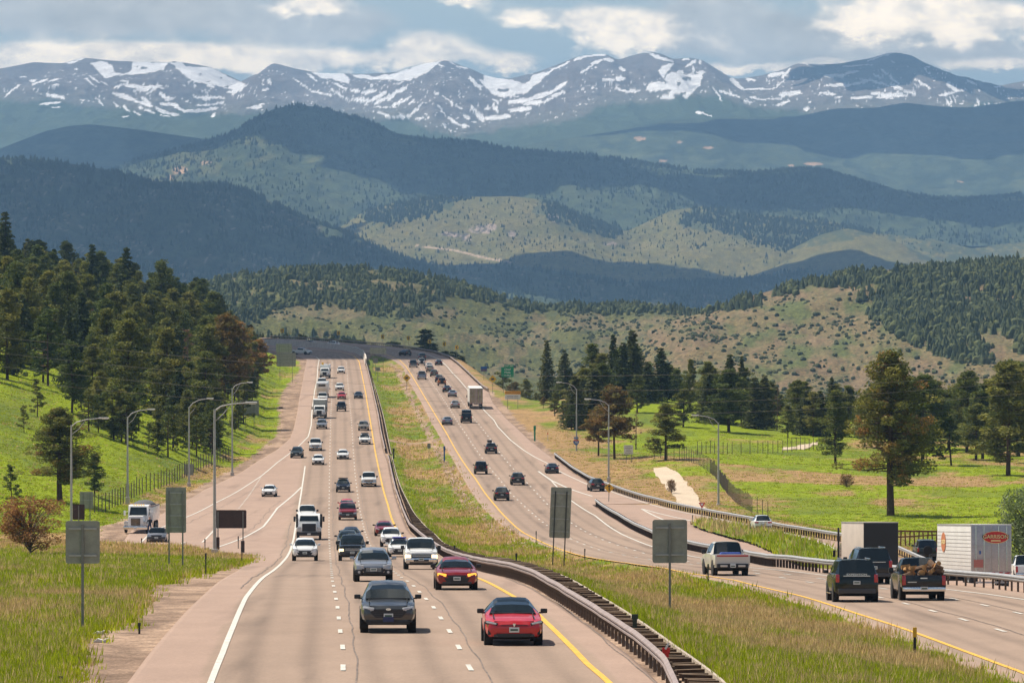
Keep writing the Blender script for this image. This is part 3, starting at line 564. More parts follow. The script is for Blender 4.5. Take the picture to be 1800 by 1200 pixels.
def colG(X, Y, Z, PX, PYv, v):
    n = fbm(PX / 40, PYv / 20, 5, 111); n2 = fbm(PX / 4, PYv / 3, 4, 112)
    c = mixn(sstep(.35, .6, n), A(.095, .108, .034), A(.165, .125, .058)); c = mixn(sstep(.5, .62, fbm(PX / 60, PYv / 26, 3, 113)) * .45, c, A(.19, .12, .075)); c = c * (.5 + .8 * n2)[..., None]
    sh = sstep(.63, .70, fbm(PX / 4, PYv / 3, 3, 114)); c = mixn(sh * .6, c, A(.06, .075, .03))
    return c
_, GG = hill('hill', OG, 2350, 700, 740, 760, 150, colG, MG, rel=20, rscale=140, seed=92, shape=.9, m=1.35)
# ------------------------------------------------------------------ low conifers that clothe the far hills
def mini_conifers(n_sides=5):
    V_, F_ = [], []
    for z0, z1, r in ((.05, .62, .25), (.28, .86, .21), (.52, 1.0, .15)):
        b = len(V_); V_.append((0, 0, z1))
        for i in range(n_sides): a = 2 * math.pi * i / n_sides + z0 * 5; rr = r * (1 + .25 * math.sin(i * 2.3 + z0 * 9)); V_.append((rr * math.cos(a), rr * math.sin(a), z0 - .03 * (i % 2)))
        F_ += [(b, b + 1 + i, b + 1 + (i + 1) % n_sides) for i in range(n_sides)]
    return np.array(V_), np.array(F_)
MV, MFc = mini_conifers()
def mini_shrub():
    V_ = [(0, 0, 1.0)]; F_ = []
    for z, r in ((.8, .42), (.4, .56), (.0, .38)):
        for i in range(6): a = i * 1.047 + z; k = 1 + .2 * math.sin(i * 2.7 + z * 5); V_.append((r * k * math.cos(a), r * k * math.sin(a), z + .06 * math.sin(i * 3.1)))
    F_ += [(0, 1 + i, 1 + (i + 1) % 6) for i in range(6)]
    for q in (1, 7):
        for i in range(6): a, b, c, d = q + i, q + (i + 1) % 6, q + 6 + (i + 1) % 6, q + 6 + i; F_ += [(a, d, c), (a, c, b)]
    return np.array(V_), np.array(F_)
SV, SF = mini_shrub()
def scatter(name, G, n, polys, h0, h1, dens=None, seed=0, colr=(A(.022, .034, .016), A(.045, .06, .024)), wide=1.0, mat=None, vmin=0.0, vmax=1.0, crest=0, wob=14, shrub=False):
    MV, MFc = (SV, SF) if shrub else (globals()['MV'], globals()['MFc'])
    r = np.random.default_rng(seed); X, Y, Z, PX, PYv, Vv = G; nr, nc = X.shape
    i = r.uniform(0, nr - 8, n * 12); j = r.uniform(0, nc - 2, n * 12)
    if crest: i[:crest] = r.uniform(nr - 16, nr - 7.2, crest)
    i0, j0 = i.astype(int), j.astype(int); fi, fj = i - i0, j - j0
    def S(Q): return (Q[i0, j0] * (1 - fi) + Q[i0 + 1, j0] * fi) * (1 - fj) + (Q[i0, j0 + 1] * (1 - fi) + Q[i0 + 1, j0 + 1] * fi) * fj
    x, y, z, px, py = S(X), S(Y), S(Z), S(PX), S(PYv)
    k = (px > -60) & (px < 1860)
    if polys is not None: k &= poly_any(px, py, polys, wob, seed + 3)
    if dens is not None: k &= r.uniform(0, 1, len(x)) < dens(px, py)
    x, y, z = x[k][:n], y[k][:n], z[k][:n]; m = len(x)
    h = r.uniform(h0, h1, m) * (.75 + .5 * r.uniform(0, 1, m) ** 2) if not shrub else h0 + (h1 - h0) * r.uniform(0, 1, m) ** 2.4; a = r.uniform(0, 6.28, m); w = wide * r.uniform(.8, 1.4, m)
    c_, s_ = np.cos(a), np.sin(a); T = MV[None] * np.stack([h * w, h * w, h], -1)[:, None]
    P = np.stack([T[..., 0] * c_[:, None] - T[..., 1] * s_[:, None] + x[:, None], T[..., 0] * s_[:, None] + T[..., 1] * c_[:, None] + y[:, None], T[..., 2] + z[:, None] - .3], -1)
    f = (MFc[None] + (np.arange(m) * len(MV))[:, None, None]).reshape(-1, 3)
    cc = mixn(r.uniform(0, 1, m), *colr); cc = np.repeat(cc[:, None], len(MV), 1)
    o = np_mesh(name, P.reshape(-1, 3), f, mat or Mcon, False, cc.reshape(-1, 3)); return o
Mcon = colmat('conifer_needles', .8, .3, rough=.9)
def fd(sc, lo, hi, s): return lambda px, py: np.where(fbm(px / sc, py / (sc * .6), 3, s) > lo, hi, .12)
S_ = []
S_.append(scatter('hillside_forest', GD, 12000, None, 8, 13, fd(60, .38, 1, 201), 201, crest=5000))
S_.append(scatter('hillside_forest', GC, 12000, None, 8, 13, fd(50, .40, 1, 202), 202, crest=6000))
S_.append(scatter('hillside_forest', GE, 3800, [[(640, 372), (720, 350), (830, 340), (820, 352), (760, 380), (690, 392), (650, 400)], [(950, 345), (1010, 366), (1100, 408), (1080, 420), (1000, 400), (950, 375)], [(1235, 358), (1560, 398), (1500, 420), (1380, 440), (1300, 415), (1190, 390)]], 7, 12, None, 203, wob=34))
S_.append(scatter('hillside_forest', GE, 1500, [[(600, 390), (900, 345), (1300, 380), (1500, 400), (1700, 440), (1300, 490), (700, 470)]], 4, 9, None, 204))
S_.append(scatter('hillside_forest', GF, 6000, G_F, 3.3, 6, fd(30, .40, 1, 205), 205, wob=24, wide=1.25, colr=(A(.04, .055, .022), A(.09, .10, .038)), crest=2500))
S_.append(scatter('hillside_forest', GF, 2600, [[(420, 520), (900, 545), (1240, 552), (1240, 700), (420, 620)]], .5, 2.6, fd(26, .5, .9, 208), 208, wide=1.0, shrub=True, colr=(A(.04, .05, .022), A(.085, .095, .04))))
S_.append(scatter('hillside_forest', GG, 2300, [[(1100, 590), (1300, 530), (1500, 490), (1700, 620), (1800, 640), (1800, 720), (1100, 720)]], .5, 2.4, fd(26, .5, .9, 209), 209, wide=1.0, shrub=True, colr=(A(.04, .05, .022), A(.085, .095, .04))))
S_.append(scatter('hillside_forest', GG, 8000, G_G, 3.6, 6.6, fd(34, .36, 1, 206), 206, wob=30, wide=1.25, colr=(A(.04, .055, .022), A(.09, .10, .038)), crest=2500))
S_.append(scatter('hillside_forest', GF, 2600, G_F, 2.8, 5.5, fd(30, .40, 1, 205), 215, wob=24, wide=.62, shrub=True, colr=(A(.05, .065, .024), A(.11, .12, .042))))
S_.append(scatter('hillside_forest', GG, 3400, G_G, 3, 6, fd(34, .36, 1, 206), 216, wob=30, wide=.62, shrub=True, colr=(A(.05, .065, .024), A(.11, .12, .042))))
LB = ['dark conifer forest covering the shadowed ridge on the left', 'blue-green conifer forest on the broad central mountain', 'patches of conifer forest on the pale rocky hill in the middle distance', 'sparse small conifers dotted over the pale rocky hill',
      'conifer forest along the crest of the olive hill behind the far bend', 'scattered round junipers on the olive hill behind the far bend', 'scattered round junipers on the bare brown hill at right', 'dense conifer forest on the upper right of the brown hill', 'rounder pines mixed into the crest forest of the olive hill', 'rounder pines mixed into the forest on the upper right hill']
for o, l in zip(S_, LB): tag(o, l, 'forest', kind='stuff')
# ------------------------------------------------------------------ clouds added out of view to throw shade on the hills
Mcl = pmat('cloud_white', (.85, .85, .86), 1.0, spec=0)
def cloud(cx, cy, gz_, rx, ry, lab, seed, hgt=1600):
    t = (hgt - gz_) / SUND.z; ox, oy = SUND.x * t, SUND.y * t
    V_, F_ = [], []; nu, nv = 72, 14; r = random.Random(seed); ph = [r.uniform(0, 6.28) for _ in range(8)]
    for j in range(nv + 1):
        p = math.pi * j / nv
        for i in range(nu):
            a = 2 * math.pi * i / nu
            k_ = 1 + .08 * math.sin(3 * a + ph[0]) + .07 * math.sin(5 * a + ph[1]) + .06 * math.sin(9 * a + ph[2]) + .06 * math.sin(17 * a + ph[3]) + .04 * math.sin(29 * a + ph[4]) + .04 * math.sin(2 * a + ph[5])
            zz = math.cos(p) * 120 * (1.6 if p < 1.57 else .5) * (1 + .3 * math.sin(7 * a + p * 6))
            V_.append((math.sin(p) * rx * k_ * math.cos(a), math.sin(p) * ry * k_ * math.sin(a), zz))
    for j in range(nv):
        for i in range(nu): F_.append((j * nu + i, j * nu + (i + 1) % nu, (j + 1) * nu + (i + 1) % nu, (j + 1) * nu + i))
    o = np_mesh('cloud', V_, F_, Mcl, True); o.location = (cx + ox, cy + oy, hgt); tag(o, lab, 'cloud', 'unseen clouds added to shade the hills')
CL = [(-780, 8700, 80, 650, 1300, 'unseen broad cloud added to shade the dark left ridge'), (480, 9100, -40, 950, 1080, 'unseen cloud added to shade the valley in the middle'),
      (-60, 13500, 150, 480, 900, 'unseen large cloud added to shade the central blue mountain'), (980, 13300, 150, 640, 850, 'unseen ragged cloud added to shade the long crest of the central mountain'), (1950, 12600, 120, 700, 1900, 'unseen large cloud added to shade the right shoulder of the central mountain'),
      (-560, 14200, 200, 480, 520, 'unseen cloud added to shade the summit of the central mountain'), (-1300, 16400, 300, 850, 1000, 'unseen far cloud added to shade the blue left hill'),
      (1600, 19200, 500, 1500, 1100, 'unseen far cloud added to shade the blue ridge on the right'), (-520, 11100, 40, 200, 600, 'unseen cloud added to shade the lower flank of the central mountain'), (-72, 1540, -18, 100, 150, 'unseen small cloud added to shade the far bend of the road'), (1950, 24800, 900, 560, 1500, 'unseen far cloud added to shade the snowy summit on the right')]
for i, (a, b, c, d, e, l) in enumerate(CL): cloud(a, b, c, d, e, l, 300 + i)
# ------------------------------------------------------------------ haze
Mhz = bpy.data.materials.new('haze'); Mhz.use_nodes = True; nt = Mhz.node_tree; nt.nodes.remove(nt.nodes['Principled BSDF'])
pv = node(nt, 'ShaderNodeVolumePrincipled'); pv.inputs['Density'].default_value = 4.5e-5; pv.inputs['Color'].default_value = (.36, .64, 1.0, 1); pv.inputs['Anisotropy'].default_value = 0.0
nt.links.new(pv.outputs[0], nt.nodes['Material Output'].inputs['Volume'])
x0, x1, y0_, y1_, z0, z1 = -4e5, 4e5, -900, 41500, -90, 1330
hv = [(x, y, z) for z in (z0, z1) for y in (y0_, y1_) for x in (x0, x1)]
hz = np_mesh('haze', hv, [(0, 2, 3, 1), (4, 5, 7, 6), (0, 1, 5, 4), (2, 6, 7, 3), (0, 4, 6, 2), (1, 3, 7, 5)], Mhz, False); tag(hz, 'pale blue haze filling the air over the valley', 'haze', kind='stuff')

# ------------------------------------------------------------------ mesh builder for objects
class MB:
    def __init__(s): s.v, s.f, s.m = [], [], []
    def box(s, c, d, rot=None, bev=0.0, mi=0, taper=None):
        bm = bmesh.new(); bmesh.ops.create_cube(bm, size=1.0)
        for v in bm.verts:
            if taper and v.co.z > 0: v.co.x *= taper[0]; v.co.y *= taper[1]
            v.co = Vector((v.co.x * d[0], v.co.y * d[1], v.co.z * d[2]))
        if bev: bmesh.ops.bevel(bm, geom=list(bm.edges), offset=bev, segments=2, affect='EDGES', profile=.6)
        M = Matrix.Translation(c) @ (rot.to_4x4() if rot else Matrix.Identity(4)); s.addbm(bm, M, mi); bm.free(); return s
    def addbm(s, bm, M, mi=0):
        b = len(s.v); bm.verts.ensure_lookup_table(); bm.verts.index_update()
        s.v += [tuple(M @ v.co) for v in bm.verts]
        for f in bm.faces: s.f.append([b + v.index for v in f.verts]); s.m.append(mi)
    def tube(s, pts, r0, r1=None, n=8, cap=True, mi=0):
        r1 = r0 if r1 is None else r1; pts = [Vector(p) for p in pts]; b = len(s.v); k = len(pts)
        for i, p in enumerate(pts):
            t = (pts[min(i + 1, k - 1)] - pts[max(i - 1, 0)]).normalized(); a = Vector((0, 0, 1)) if abs(t.z) < .9 else Vector((1, 0, 0))
            u = t.cross(a).normalized(); w = t.cross(u); r = r0 + (r1 - r0) * i / max(1, k - 1)
            for j in range(n): an = 2 * math.pi * j / n; s.v.append(tuple(p + r * (math.cos(an) * u + math.sin(an) * w)))
        for i in range(k - 1):
            for j in range(n): s.f.append([b + i * n + j, b + i * n + (j + 1) % n, b + (i + 1) * n + (j + 1) % n, b + (i + 1) * n + j]); s.m.append(mi)
        if cap: s.f.append([b + j for j in range(n)][::-1]); s.m.append(mi); s.f.append([b + (k - 1) * n + j for j in range(n)]); s.m.append(mi)
        return s
    def prism(s, poly, y0, y1, axis='y', mi=0):
        """polygon in (a, b) pushed along an axis"""
        b = len(s.v); n = len(poly)
        for y in (y0, y1):
            for a, c in poly: s.v.append({'y': (a, y, c), 'x': (y, a, c), 'z': (a, c, y)}[axis])
        s.f.append([b + i for i in range(n)][::-1]); s.m.append(mi); s.f.append([b + n + i for i in range(n)]); s.m.append(mi)
        for i in range(n): s.f.append([b + i, b + (i + 1) % n, b + n + (i + 1) % n, b + n + i]); s.m.append(mi)
        return s
    def build(s, name, mats, parent=None, smooth=None, loc=None, label=None):
        me = bpy.data.meshes.new(name); me.from_pydata(s.v, [], s.f)
        mats = mats if isinstance(mats, (list, tuple)) else [mats]
        for m in mats: me.materials.append(m)
        me.polygons.foreach_set('material_index', s.m)
        bm = bmesh.new(); bm.from_mesh(me); bmesh.ops.recalc_face_normals(bm, faces=bm.faces)
        if smooth:
            for e in bm.edges:
                if len(e.link_faces) == 2 and e.calc_face_angle(0) > smooth: e.smooth = False
            for f in bm.faces: f.smooth = True
        bm.to_mesh(me); bm.free(); me.update()
        o = bpy.data.objects.new(name, me); COL.objects.link(o); o.parent = parent
        if loc: o.location = loc
        if label: o['label'] = label
        return o
def RZ(a): return Matrix.Rotation(a, 3, 'Z')
def RX(a): return Matrix.Rotation(a, 3, 'X')
def RY(a): return Matrix.Rotation(a, 3, 'Y')
_hy = np.concatenate([np.arange(118, 700, .5), np.arange(700, 2000, 1.0)])
def hit(px, py):
    """first point of the ground on a bearing that has this height in the view"""
    x = (px - 900) / F * _hy; z = ground(x, _hy); p = 500 - F * z / _hy; i = int(np.argmax(p <= py))
    return float(x[i]), float(_hy[i]), float(z[i])
galv = pmat('galvanised_steel', (.42, .41, .40), .45, .5, var=.12, vscale=4)
rail_m = pmat('weathered_rail_steel', (.27, .215, .20), .65, .2, var=.18, vscale=2.0)
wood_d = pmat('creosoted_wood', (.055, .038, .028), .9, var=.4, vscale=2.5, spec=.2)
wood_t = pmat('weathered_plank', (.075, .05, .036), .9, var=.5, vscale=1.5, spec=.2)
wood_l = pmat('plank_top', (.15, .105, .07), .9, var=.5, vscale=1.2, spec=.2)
sgn_b = pmat('sign_back_aluminium', (.30, .30, .25), .6, .0, var=.16, vscale=2.5)
post_m = pmat('steel_post', (.22, .22, .20), .6, .3, var=.15)
dark_m = pmat('dark_brown_paint', (.055, .032, .025), .6, var=.25, vscale=2)
black_m = pmat('black_plastic', (.02, .02, .022), .5)
white_m = pmat('white_reflective', (.74, .73, .70), .45)
yel_m = pmat('yellow_reflective', (.75, .42, .02), .45)
orange_m = pmat('orange_reflective', (.80, .36, .03), .45)
red_m = pmat('red_reflective', (.58, .02, .02), .4)
green_m = pmat('green_reflective', (.005, .26, .13), .45)
blue_m = pmat('blue_reflective', (.01, .10, .36), .45)
conc_m = pmat('barrier_concrete', (.52, .46, .40), .85, var=.15, vscale=.6)
# ------------------------------------------------------------------ guardrails
wood_p = pmat('post_wood', (.15, .105, .075), .9, var=.35, vscale=2.5, spec=.2)
def guardrail(name, lab, line, y0, y1, dx=0.0, face=-1, hgt=.8, gap=None, mat=rail_m, step=1.9, zf=surf, grp=None):
    ya = np.arange(y0, y1, 1.9); xm = float(line((y0 + y1) / 2))
    root = empty(name, (float(line(y0)) + dx, y0, float(zf(float(line(y0)) + dx, y0))), 0, lab, 'guardrail', grp); ox, oy, oz = root.location
    prof_ = [(-.01, -.33), (.03, -.29), (.085, -.25), (.085, -.20), (.0, -.165), (.085, -.13), (.085, -.08), (.03, -.04), (-.01, 0.0), (-.02, -.16)]
    rings = []
    segs = [[]]
    for y in ya:
        if gap and gap[0] < y < gap[1]:
            if segs[-1]: segs.append([])
            continue
        segs[-1].append(y)
    m = MB()
    for sg in segs:
        if len(sg) < 2: continue
        sg = np.array(sg); x = line(sg) + dx + .04 * (fbm(sg / 6, sg * 0, 2, 5) - .5); z = zf(x, sg) + hgt + .04 * (fbm(sg / 9, sg * 0, 2, 6) - .5); b = len(m.v); n = len(prof_)
        # both ends bend down
        for i in range(len(sg)):
            for a, c in prof_: m.v.append((float(x[i]) + face * a * 1.2 - ox, float(sg[i]) - oy, float(z[i]) + c - oz))
        for i in range(len(sg) - 1):
            for j in range(n): m.f.append([b + i * n + j, b + i * n + (j + 1) % n, b + (i + 1) * n + (j + 1) % n, b + (i + 1) * n + j]); m.m.append(0)
    m.build('rail', mat, root, smooth=.7)
    P = [(y, i) for i, y in enumerate(np.arange(y0, y1, step)) if not (gap and gap[0] < y < gap[1])]
    first = None; rest = MB(); cnt = 0
    for y, i in P:
        x = float(line(y)) + dx - face * .12; z = float(zf(x, y))
        if cnt < 99:
            if first is None:
                pm = MB().box((0, 0, .3), (.10, .12, .8), bev=.01).box((face * .09, 0, .62), (.09, .10, .2)); first = pm.build('post', wood_p, root, loc=(x - ox, y - oy, z - oz))
            else:
                q = first.copy(); COL.objects.link(q); q.parent = root; q.location = (x - ox, y - oy, z - oz)
        else: rest.box((x - ox, y - oy, z - oz + .34), (.16, .16, .88))
        cnt += 1
    if cnt > 99: tag(rest.build('posts', wood_d, root), kind='stuff')
    return root
yg = float(pyd(801))
guardrail('guardrail', 'long steel guardrail along the median beside the oncoming lanes', L_RIGHT, 126, 1325, .15, -1, gap=(yg - 14, yg + 10))
guardrail('guardrail', 'guardrail between the outbound lanes and the ramp on the right', ISL, 122, float(pydr(887)), .2, -1, mat=galv)
guardrail('guardrail', 'curving guardrail on the outer side of the ramp beside the meadow', OUT, 300, float(pydr(804)), .25, -1, mat=galv)
guardrail('guardrail', 'guardrail on the outside of the far bend above the valley', R_RIGHT, float(pydr(688)), 1700, .1, -1, mat=rail_m, step=3.0)
# concrete wall in the far median
_bx, _by = tr([(643.5, 641), (642.5, 634), (638, 626), (626, 620), (604, 615.5), (562, 611), (500, 607), (440, 604)]); cy = np.arange(_by[0], _by[-1], 2.0); cx = np.interp(cy, _by, _bx); m = MB()
pr = [(-.4, -.2), (-.3, .25), (-.14, 1.6), (.14, 1.6), (.3, .25), (.4, -.2)]
for i in range(len(cy)):
    for a, c in pr: m.v.append((float(cx[i]) + a, float(cy[i]) - .3 * a, float(surf(cx[i], cy[i])) + c))
for i in range(len(cy) - 1):
    for j in range(5): m.f.append([i * 6 + j, i * 6 + j + 1, i * 6 + 7 + j, i * 6 + 6 + j]); m.m.append(0)
m.f.append([0, 1, 2, 3, 4, 5]); m.m.append(0)
tag(m.build('concrete_barrier', conc_m), 'curved concrete wall splitting the two carriageways at the far bend', 'barrier')
# timber deck beside the median guardrail
root = empty('timber_retaining_steps', (float(L_RIGHT(140)), 140, rz_(float(L_RIGHT(140)), 140)), 0, 'band of dark timber planks laid between the median guardrail and the grass', 'retaining wall')
ox, oy, oz = root.location; m = MB(); y = 128.0; r = random.Random(3)
while y < 1325:
    if not (yg - 6 < y < yg + 5):
        a = float(L_RIGHT(y)) + .75; b_ = float(DECK_R(y)) - .05; z = rz_(a, y); w = b_ - a; n = 2 if w > 1.2 and r.random() < .6 else 1; hh = .26 + .0006 * (y - 140)
        for k in range(n):
            u0, u1 = a + w * k / n, a + w * (k + 1) / n; yy = y + r.uniform(-.18, .18); zz = z - .12 + r.uniform(-.04, .05) + (.16 * (u0 + u1 - 2 * a) / 2 / max(w, .1))
            rot = RY(r.uniform(-.035, .035)) @ RZ(r.uniform(-.03, .03))
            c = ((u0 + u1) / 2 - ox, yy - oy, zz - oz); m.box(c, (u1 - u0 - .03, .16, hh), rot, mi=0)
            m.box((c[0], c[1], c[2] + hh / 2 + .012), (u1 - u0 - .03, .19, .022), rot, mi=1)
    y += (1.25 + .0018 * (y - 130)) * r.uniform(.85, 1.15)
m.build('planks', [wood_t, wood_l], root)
m = MB(); ya = np.arange(128, 1325, 3.0)
for i in range(len(ya) - 1):
    y, y2 = float(ya[i]), float(ya[i + 1])
    if yg - 6 < y < yg + 5: continue
    x1, x2 = float(DECK_R(y)), float(DECK_R(y2)); z1, z2 = rz_(x1, y) + .12, rz_(x2, y2) + .12; b = len(m.v)
    for (x, yy, z) in ((x1, y, z1), (x2, y2, z2)):
        for a, c in ((0, -.5), (0, 0), (.09, 0), (.09, -.5)): m.v.append((x + a - ox, yy - oy, z + c - oz))
    for j in range(4): m.f.append([b + j, b + (j + 1) % 4, b + 4 + (j + 1) % 4, b + 4 + j]); m.m.append(0)
tag(m.build('edge_boards', pmat('pale_edge', (.40, .33, .26), .8, var=.2), root), kind='stuff')
# ------------------------------------------------------------------ lamps
def lamp(px, d, top_py, tip_px, tip_py, lab, base=None):
    x = (px - 900) / F * d; z = gz(x, d) if base is None else -(base - 500) * d / F; s = F / d
    H = (500 - top_py) / s - z; ax = (tip_px - px) / s; az = (top_py - tip_py) / s
    root = empty('street_lamp', (x, d, z), 0, lab, 'street lamp', 'street lamps along the interchange')
    MB().tube([(0, 0, .1), (0, 0, H)], .15, .085, 10).build('pole', galv, root, .6)
    MB().box((0, 0, .05), (.5, .5, .9), bev=.05).build('base', conc_m, root)
    sg = 1 if ax > 0 else -1
    P = [(0, 0, H - .15), (ax * .15, 0, H + az * .45), (ax * .4, 0, H + az * .82), (ax * .75, 0, H + az)]
    a = MB().tube(P, .055, .045, 8); a.tube([(0, 0, H - 1.0), (ax * .2, 0, H - .4), (ax * .38, 0, H + az * .75)], .035, .03, 6); a.build('arm', galv, root, .6)
    h = MB(); h.box((ax * .87, 0, H + az + .02), (abs(ax) * .28, .30, .15), bev=.05); hd = h.build('lamp_head', pmat('lamp_head_grey', (.62, .60, .56), .5), root)
    MB().box((ax * .9, 0, H + az - .07), (abs(ax) * .16, .22, .06), bev=.02).build('lens', pmat('lamp_lens', (.7, .7, .66), .15), hd)
    return root
lamp(125, 530, 747, 191, 735, 'tall street lamp rising behind the grey square sign on the left')
lamp(224, 620, 732, 272, 719.5, 'street lamp on the left slope just behind the white dump truck', 880)
lamp(332, 690, 715, 375, 700.5, 'street lamp left of the ramp beside a small grey sign')
lamp(377, 410, 719, 451, 708, 'nearest street lamp, standing beside the dark brown sign')
lamp(408, 728, 682, 444, 672, 'street lamp at the far end of the left fence, arm over the ramp')
lamp(1013.5, 820, 683, 978, 672, 'street lamp carrying the blue route shield on its pole', 800)
lamp(1070, 705, 711, 1027.5, 701.5, 'street lamp in front of the rust-coloured pine', 845)
lamp(1263, 630, 742.6, 1216, 730, 'street lamp beside the sandy trail on the right', 892)
# ------------------------------------------------------------------ signs
def sign(px, d, x0, y0, x1, y1, lab, posts=(0,), face='back', mats=None, z=None, name='road_sign', cat='road sign', grp=None, roll=0.0, ribs=2, thick=.03, postr=.045, pm=None, shape='rect', rim=None):
    """posts: px offsets of posts from the middle; x0..y1: outline of the panel in photo pixels"""
    x = (px - 900) / F * d; zg = gz(x, d) if z is None else z; s = F / d
    root = empty(name, (x, d, zg), 0, lab, cat, grp); root.rotation_euler = (0, roll, 0)
    cx = ((x0 + x1) / 2 - px) / s; w = (x1 - x0) / s; h = (y1 - y0) / s; cz = -((y0 + y1) / 2 - 500) / s - zg
    pm = pm or post_m; m1 = mats or sgn_b
    for q in posts:
        hh = cz + h * .42 if face == 'back' else cz
        MB().box((cx + q / s, (-.06 if face == 'back' else .06), hh / 2 - .1), (postr * 2, postr * 1.4, hh + .2)).build('post', pm, root)
    p = MB()
    if shape == 'rect':
        r = min(w, h) * .07; P = []
        for sx, sz, a0 in ((1, 1, 0), (-1, 1, 90), (-1, -1, 180), (1, -1, 270)):
            for k in range(4): a = R(a0 + 30 * k); P.append((cx + sx * (w / 2 - r) + r * math.cos(a), cz + sz * (h / 2 - r) + r * math.sin(a)))
    elif shape == 'diamond': P = [(cx, cz + h / 2), (cx - w / 2, cz), (cx, cz - h / 2), (cx + w / 2, cz)]
    elif shape == 'tri': P = [(cx - w / 2, cz + h / 2), (cx, cz - h / 2), (cx + w / 2, cz + h / 2)]
    p.prism(P, -thick / 2, thick / 2); pan = p.build('panel', m1, root)
    if face == 'back' and ribs:
        for k in range(ribs):
            zz = cz + h * ((k + .5) / ribs - .5) * (1.25 if ribs == 2 else 1.0)
            MB().box((cx, -.045, zz), (w * .82, .05, .07)).build('bracket', galv, root)
    if rim:
        q = MB()
        if shape == 'tri':
            inner = [(cx + (a - cx) * .5, cz + h * .12 + (b - cz - h * .0) * .5) for a, b in P]; q.prism(inner, -thick / 2 - .012, -thick / 2); q.build('inner_panel', rim, pan)
    return root, cx, cz, w, h, s
def fb(px, py): return hit(px, py)[1]
T = 'grey back of '
sign(145, fb(143, 1112), 115, 915, 175, 990, 'large square sign seen from its grey back on a single post at lower left')
sign(309, fb(310, 998), 291, 856, 327, 936, 'tall grey sign back on two posts left of the brown sign', (-12, 12), ribs=4)
sign(405, fb(403, 972), 377, 896, 433, 928, 'wide dark brown sign back on two posts beside the nearest lamp', (-22, 22), mats=dark_m, ribs=0)
for dx in (-22, 22):
    d = fb(403, 972); s = F / d
    tag(MB().tube([(0, 0, 0), (0, 0, 1.0)], .16, .16, 10).build('post_sleeve', dark_m, None, .6, loc=((405 + dx - 900) / s, d - .5, gz((405 + dx - 900) / s, d) + .35)), 'dark round sleeve on the %s post of the brown sign' % ('left' if dx < 0 else 'right'), 'post sleeve')
sign(138, 440, 127.5, 886, 148.5, 913, 'small dark brown sign peeking above the large square sign', mats=dark_m, ribs=0)
sign(152, 560, 140, 864, 164, 893, 'pale grey sign at the foot of the left slope behind the brown sign', (-6, 6), ribs=1)
sign(331.5, 715, 323, 815, 340, 835, 'small pale sign half hidden by a lamp pole at the fence', ribs=0)
sign(439, fb(446, 752), 422, 703, 455, 730, 'grey sign back with two posts at the wood edge', (-7, 8), ribs=2)
sign(503, 1180, 486, 620, 520, 644, 'ribbed grey back of a guide sign at the roadside, upper left', (-11, 11), ribs=4)
sign(499, 1290, 485, 604, 513, 619, 'smaller ribbed sign back above the guide sign at upper left', (-8, 8), ribs=3)
sign(455 + 39, 1010, 493 - 3, 715, 497, 721, 'tiny brown sign on a thin post on the left dirt shoulder', mats=dark_m, ribs=0, postr=.03)
sign(664.5, 1255, 650, 611, 679, 622, 'ribbed grey sign back in the far median', (-9, 9), ribs=2)
sign(660, 1240, 656, 629, 664, 638, 'small dark sign below the ribbed sign in the far median', mats=post_m, ribs=0)
sign(664, 1190, 660, 645, 668, 652, 'small grey-violet sign in the far median grass', ribs=0)
sign(981, fb(976, 999), 963, 856, 999.5, 945, 'tall leaning grey sign back on two posts in the median', (-10, 10), ribs=4, roll=.04, pm=pmat('dark_post', (.05, .05, .045), .6))
sign(1176, fb(1174, 1080), 1147, 913, 1208, 989, 'large grey square sign back on one post in the median grass')
def put_text(par, txt, size, loc, mat, name='lettering', rot=(R(90), 0, 0), sx=1.0, ext=.004):
    c = bpy.data.curves.new(name, 'FONT'); c.body = txt; c.size = size; c.extrude = ext; c.align_x = 'CENTER'; c.align_y = 'CENTER'; c.materials.append(mat)
    c.offset = size * .012
    t = bpy.data.objects.new('tmp', c); COL.objects.link(t); dg = bpy.context.evaluated_depsgraph_get(); me = bpy.data.meshes.new_from_object(t.evaluated_get(dg)); bpy.data.objects.remove(t)
    if not me.materials: me.materials.append(mat)
    o = bpy.data.objects.new(name, me); COL.objects.link(o); o.parent = par; o.location = loc; o.rotation_euler = rot; o.scale = (sx, 1, 1); return o
# exit sign
r_, cx, cz, w, h, s = sign(892, 1100, 881, 645, 903, 662.5, 'green exit sign with white lettering on the right verge', (-7, 7), 'front', green_m, z=-(690 - 500) * 1100 / F)
pn = [c for c in r_.children if c.name.startswith('panel')][0]
tb = MB().box((cx + w * .12, 0, cz + h / 2 + .27), (w * .72, .03, .5)).build('exit_tab', green_m, r_); put_text(tb, 'EXIT 253', .42, (cx + w * .12, -.03, cz + h / 2 + .27), white_m)
for t_, dz_, sz in (('Chief', .55, .62), ('Hosa', -.05, .62), ('1/2 MILE', -.72, .42)): put_text(pn, t_, sz, (cx, -.03, cz + dz_), white_m)
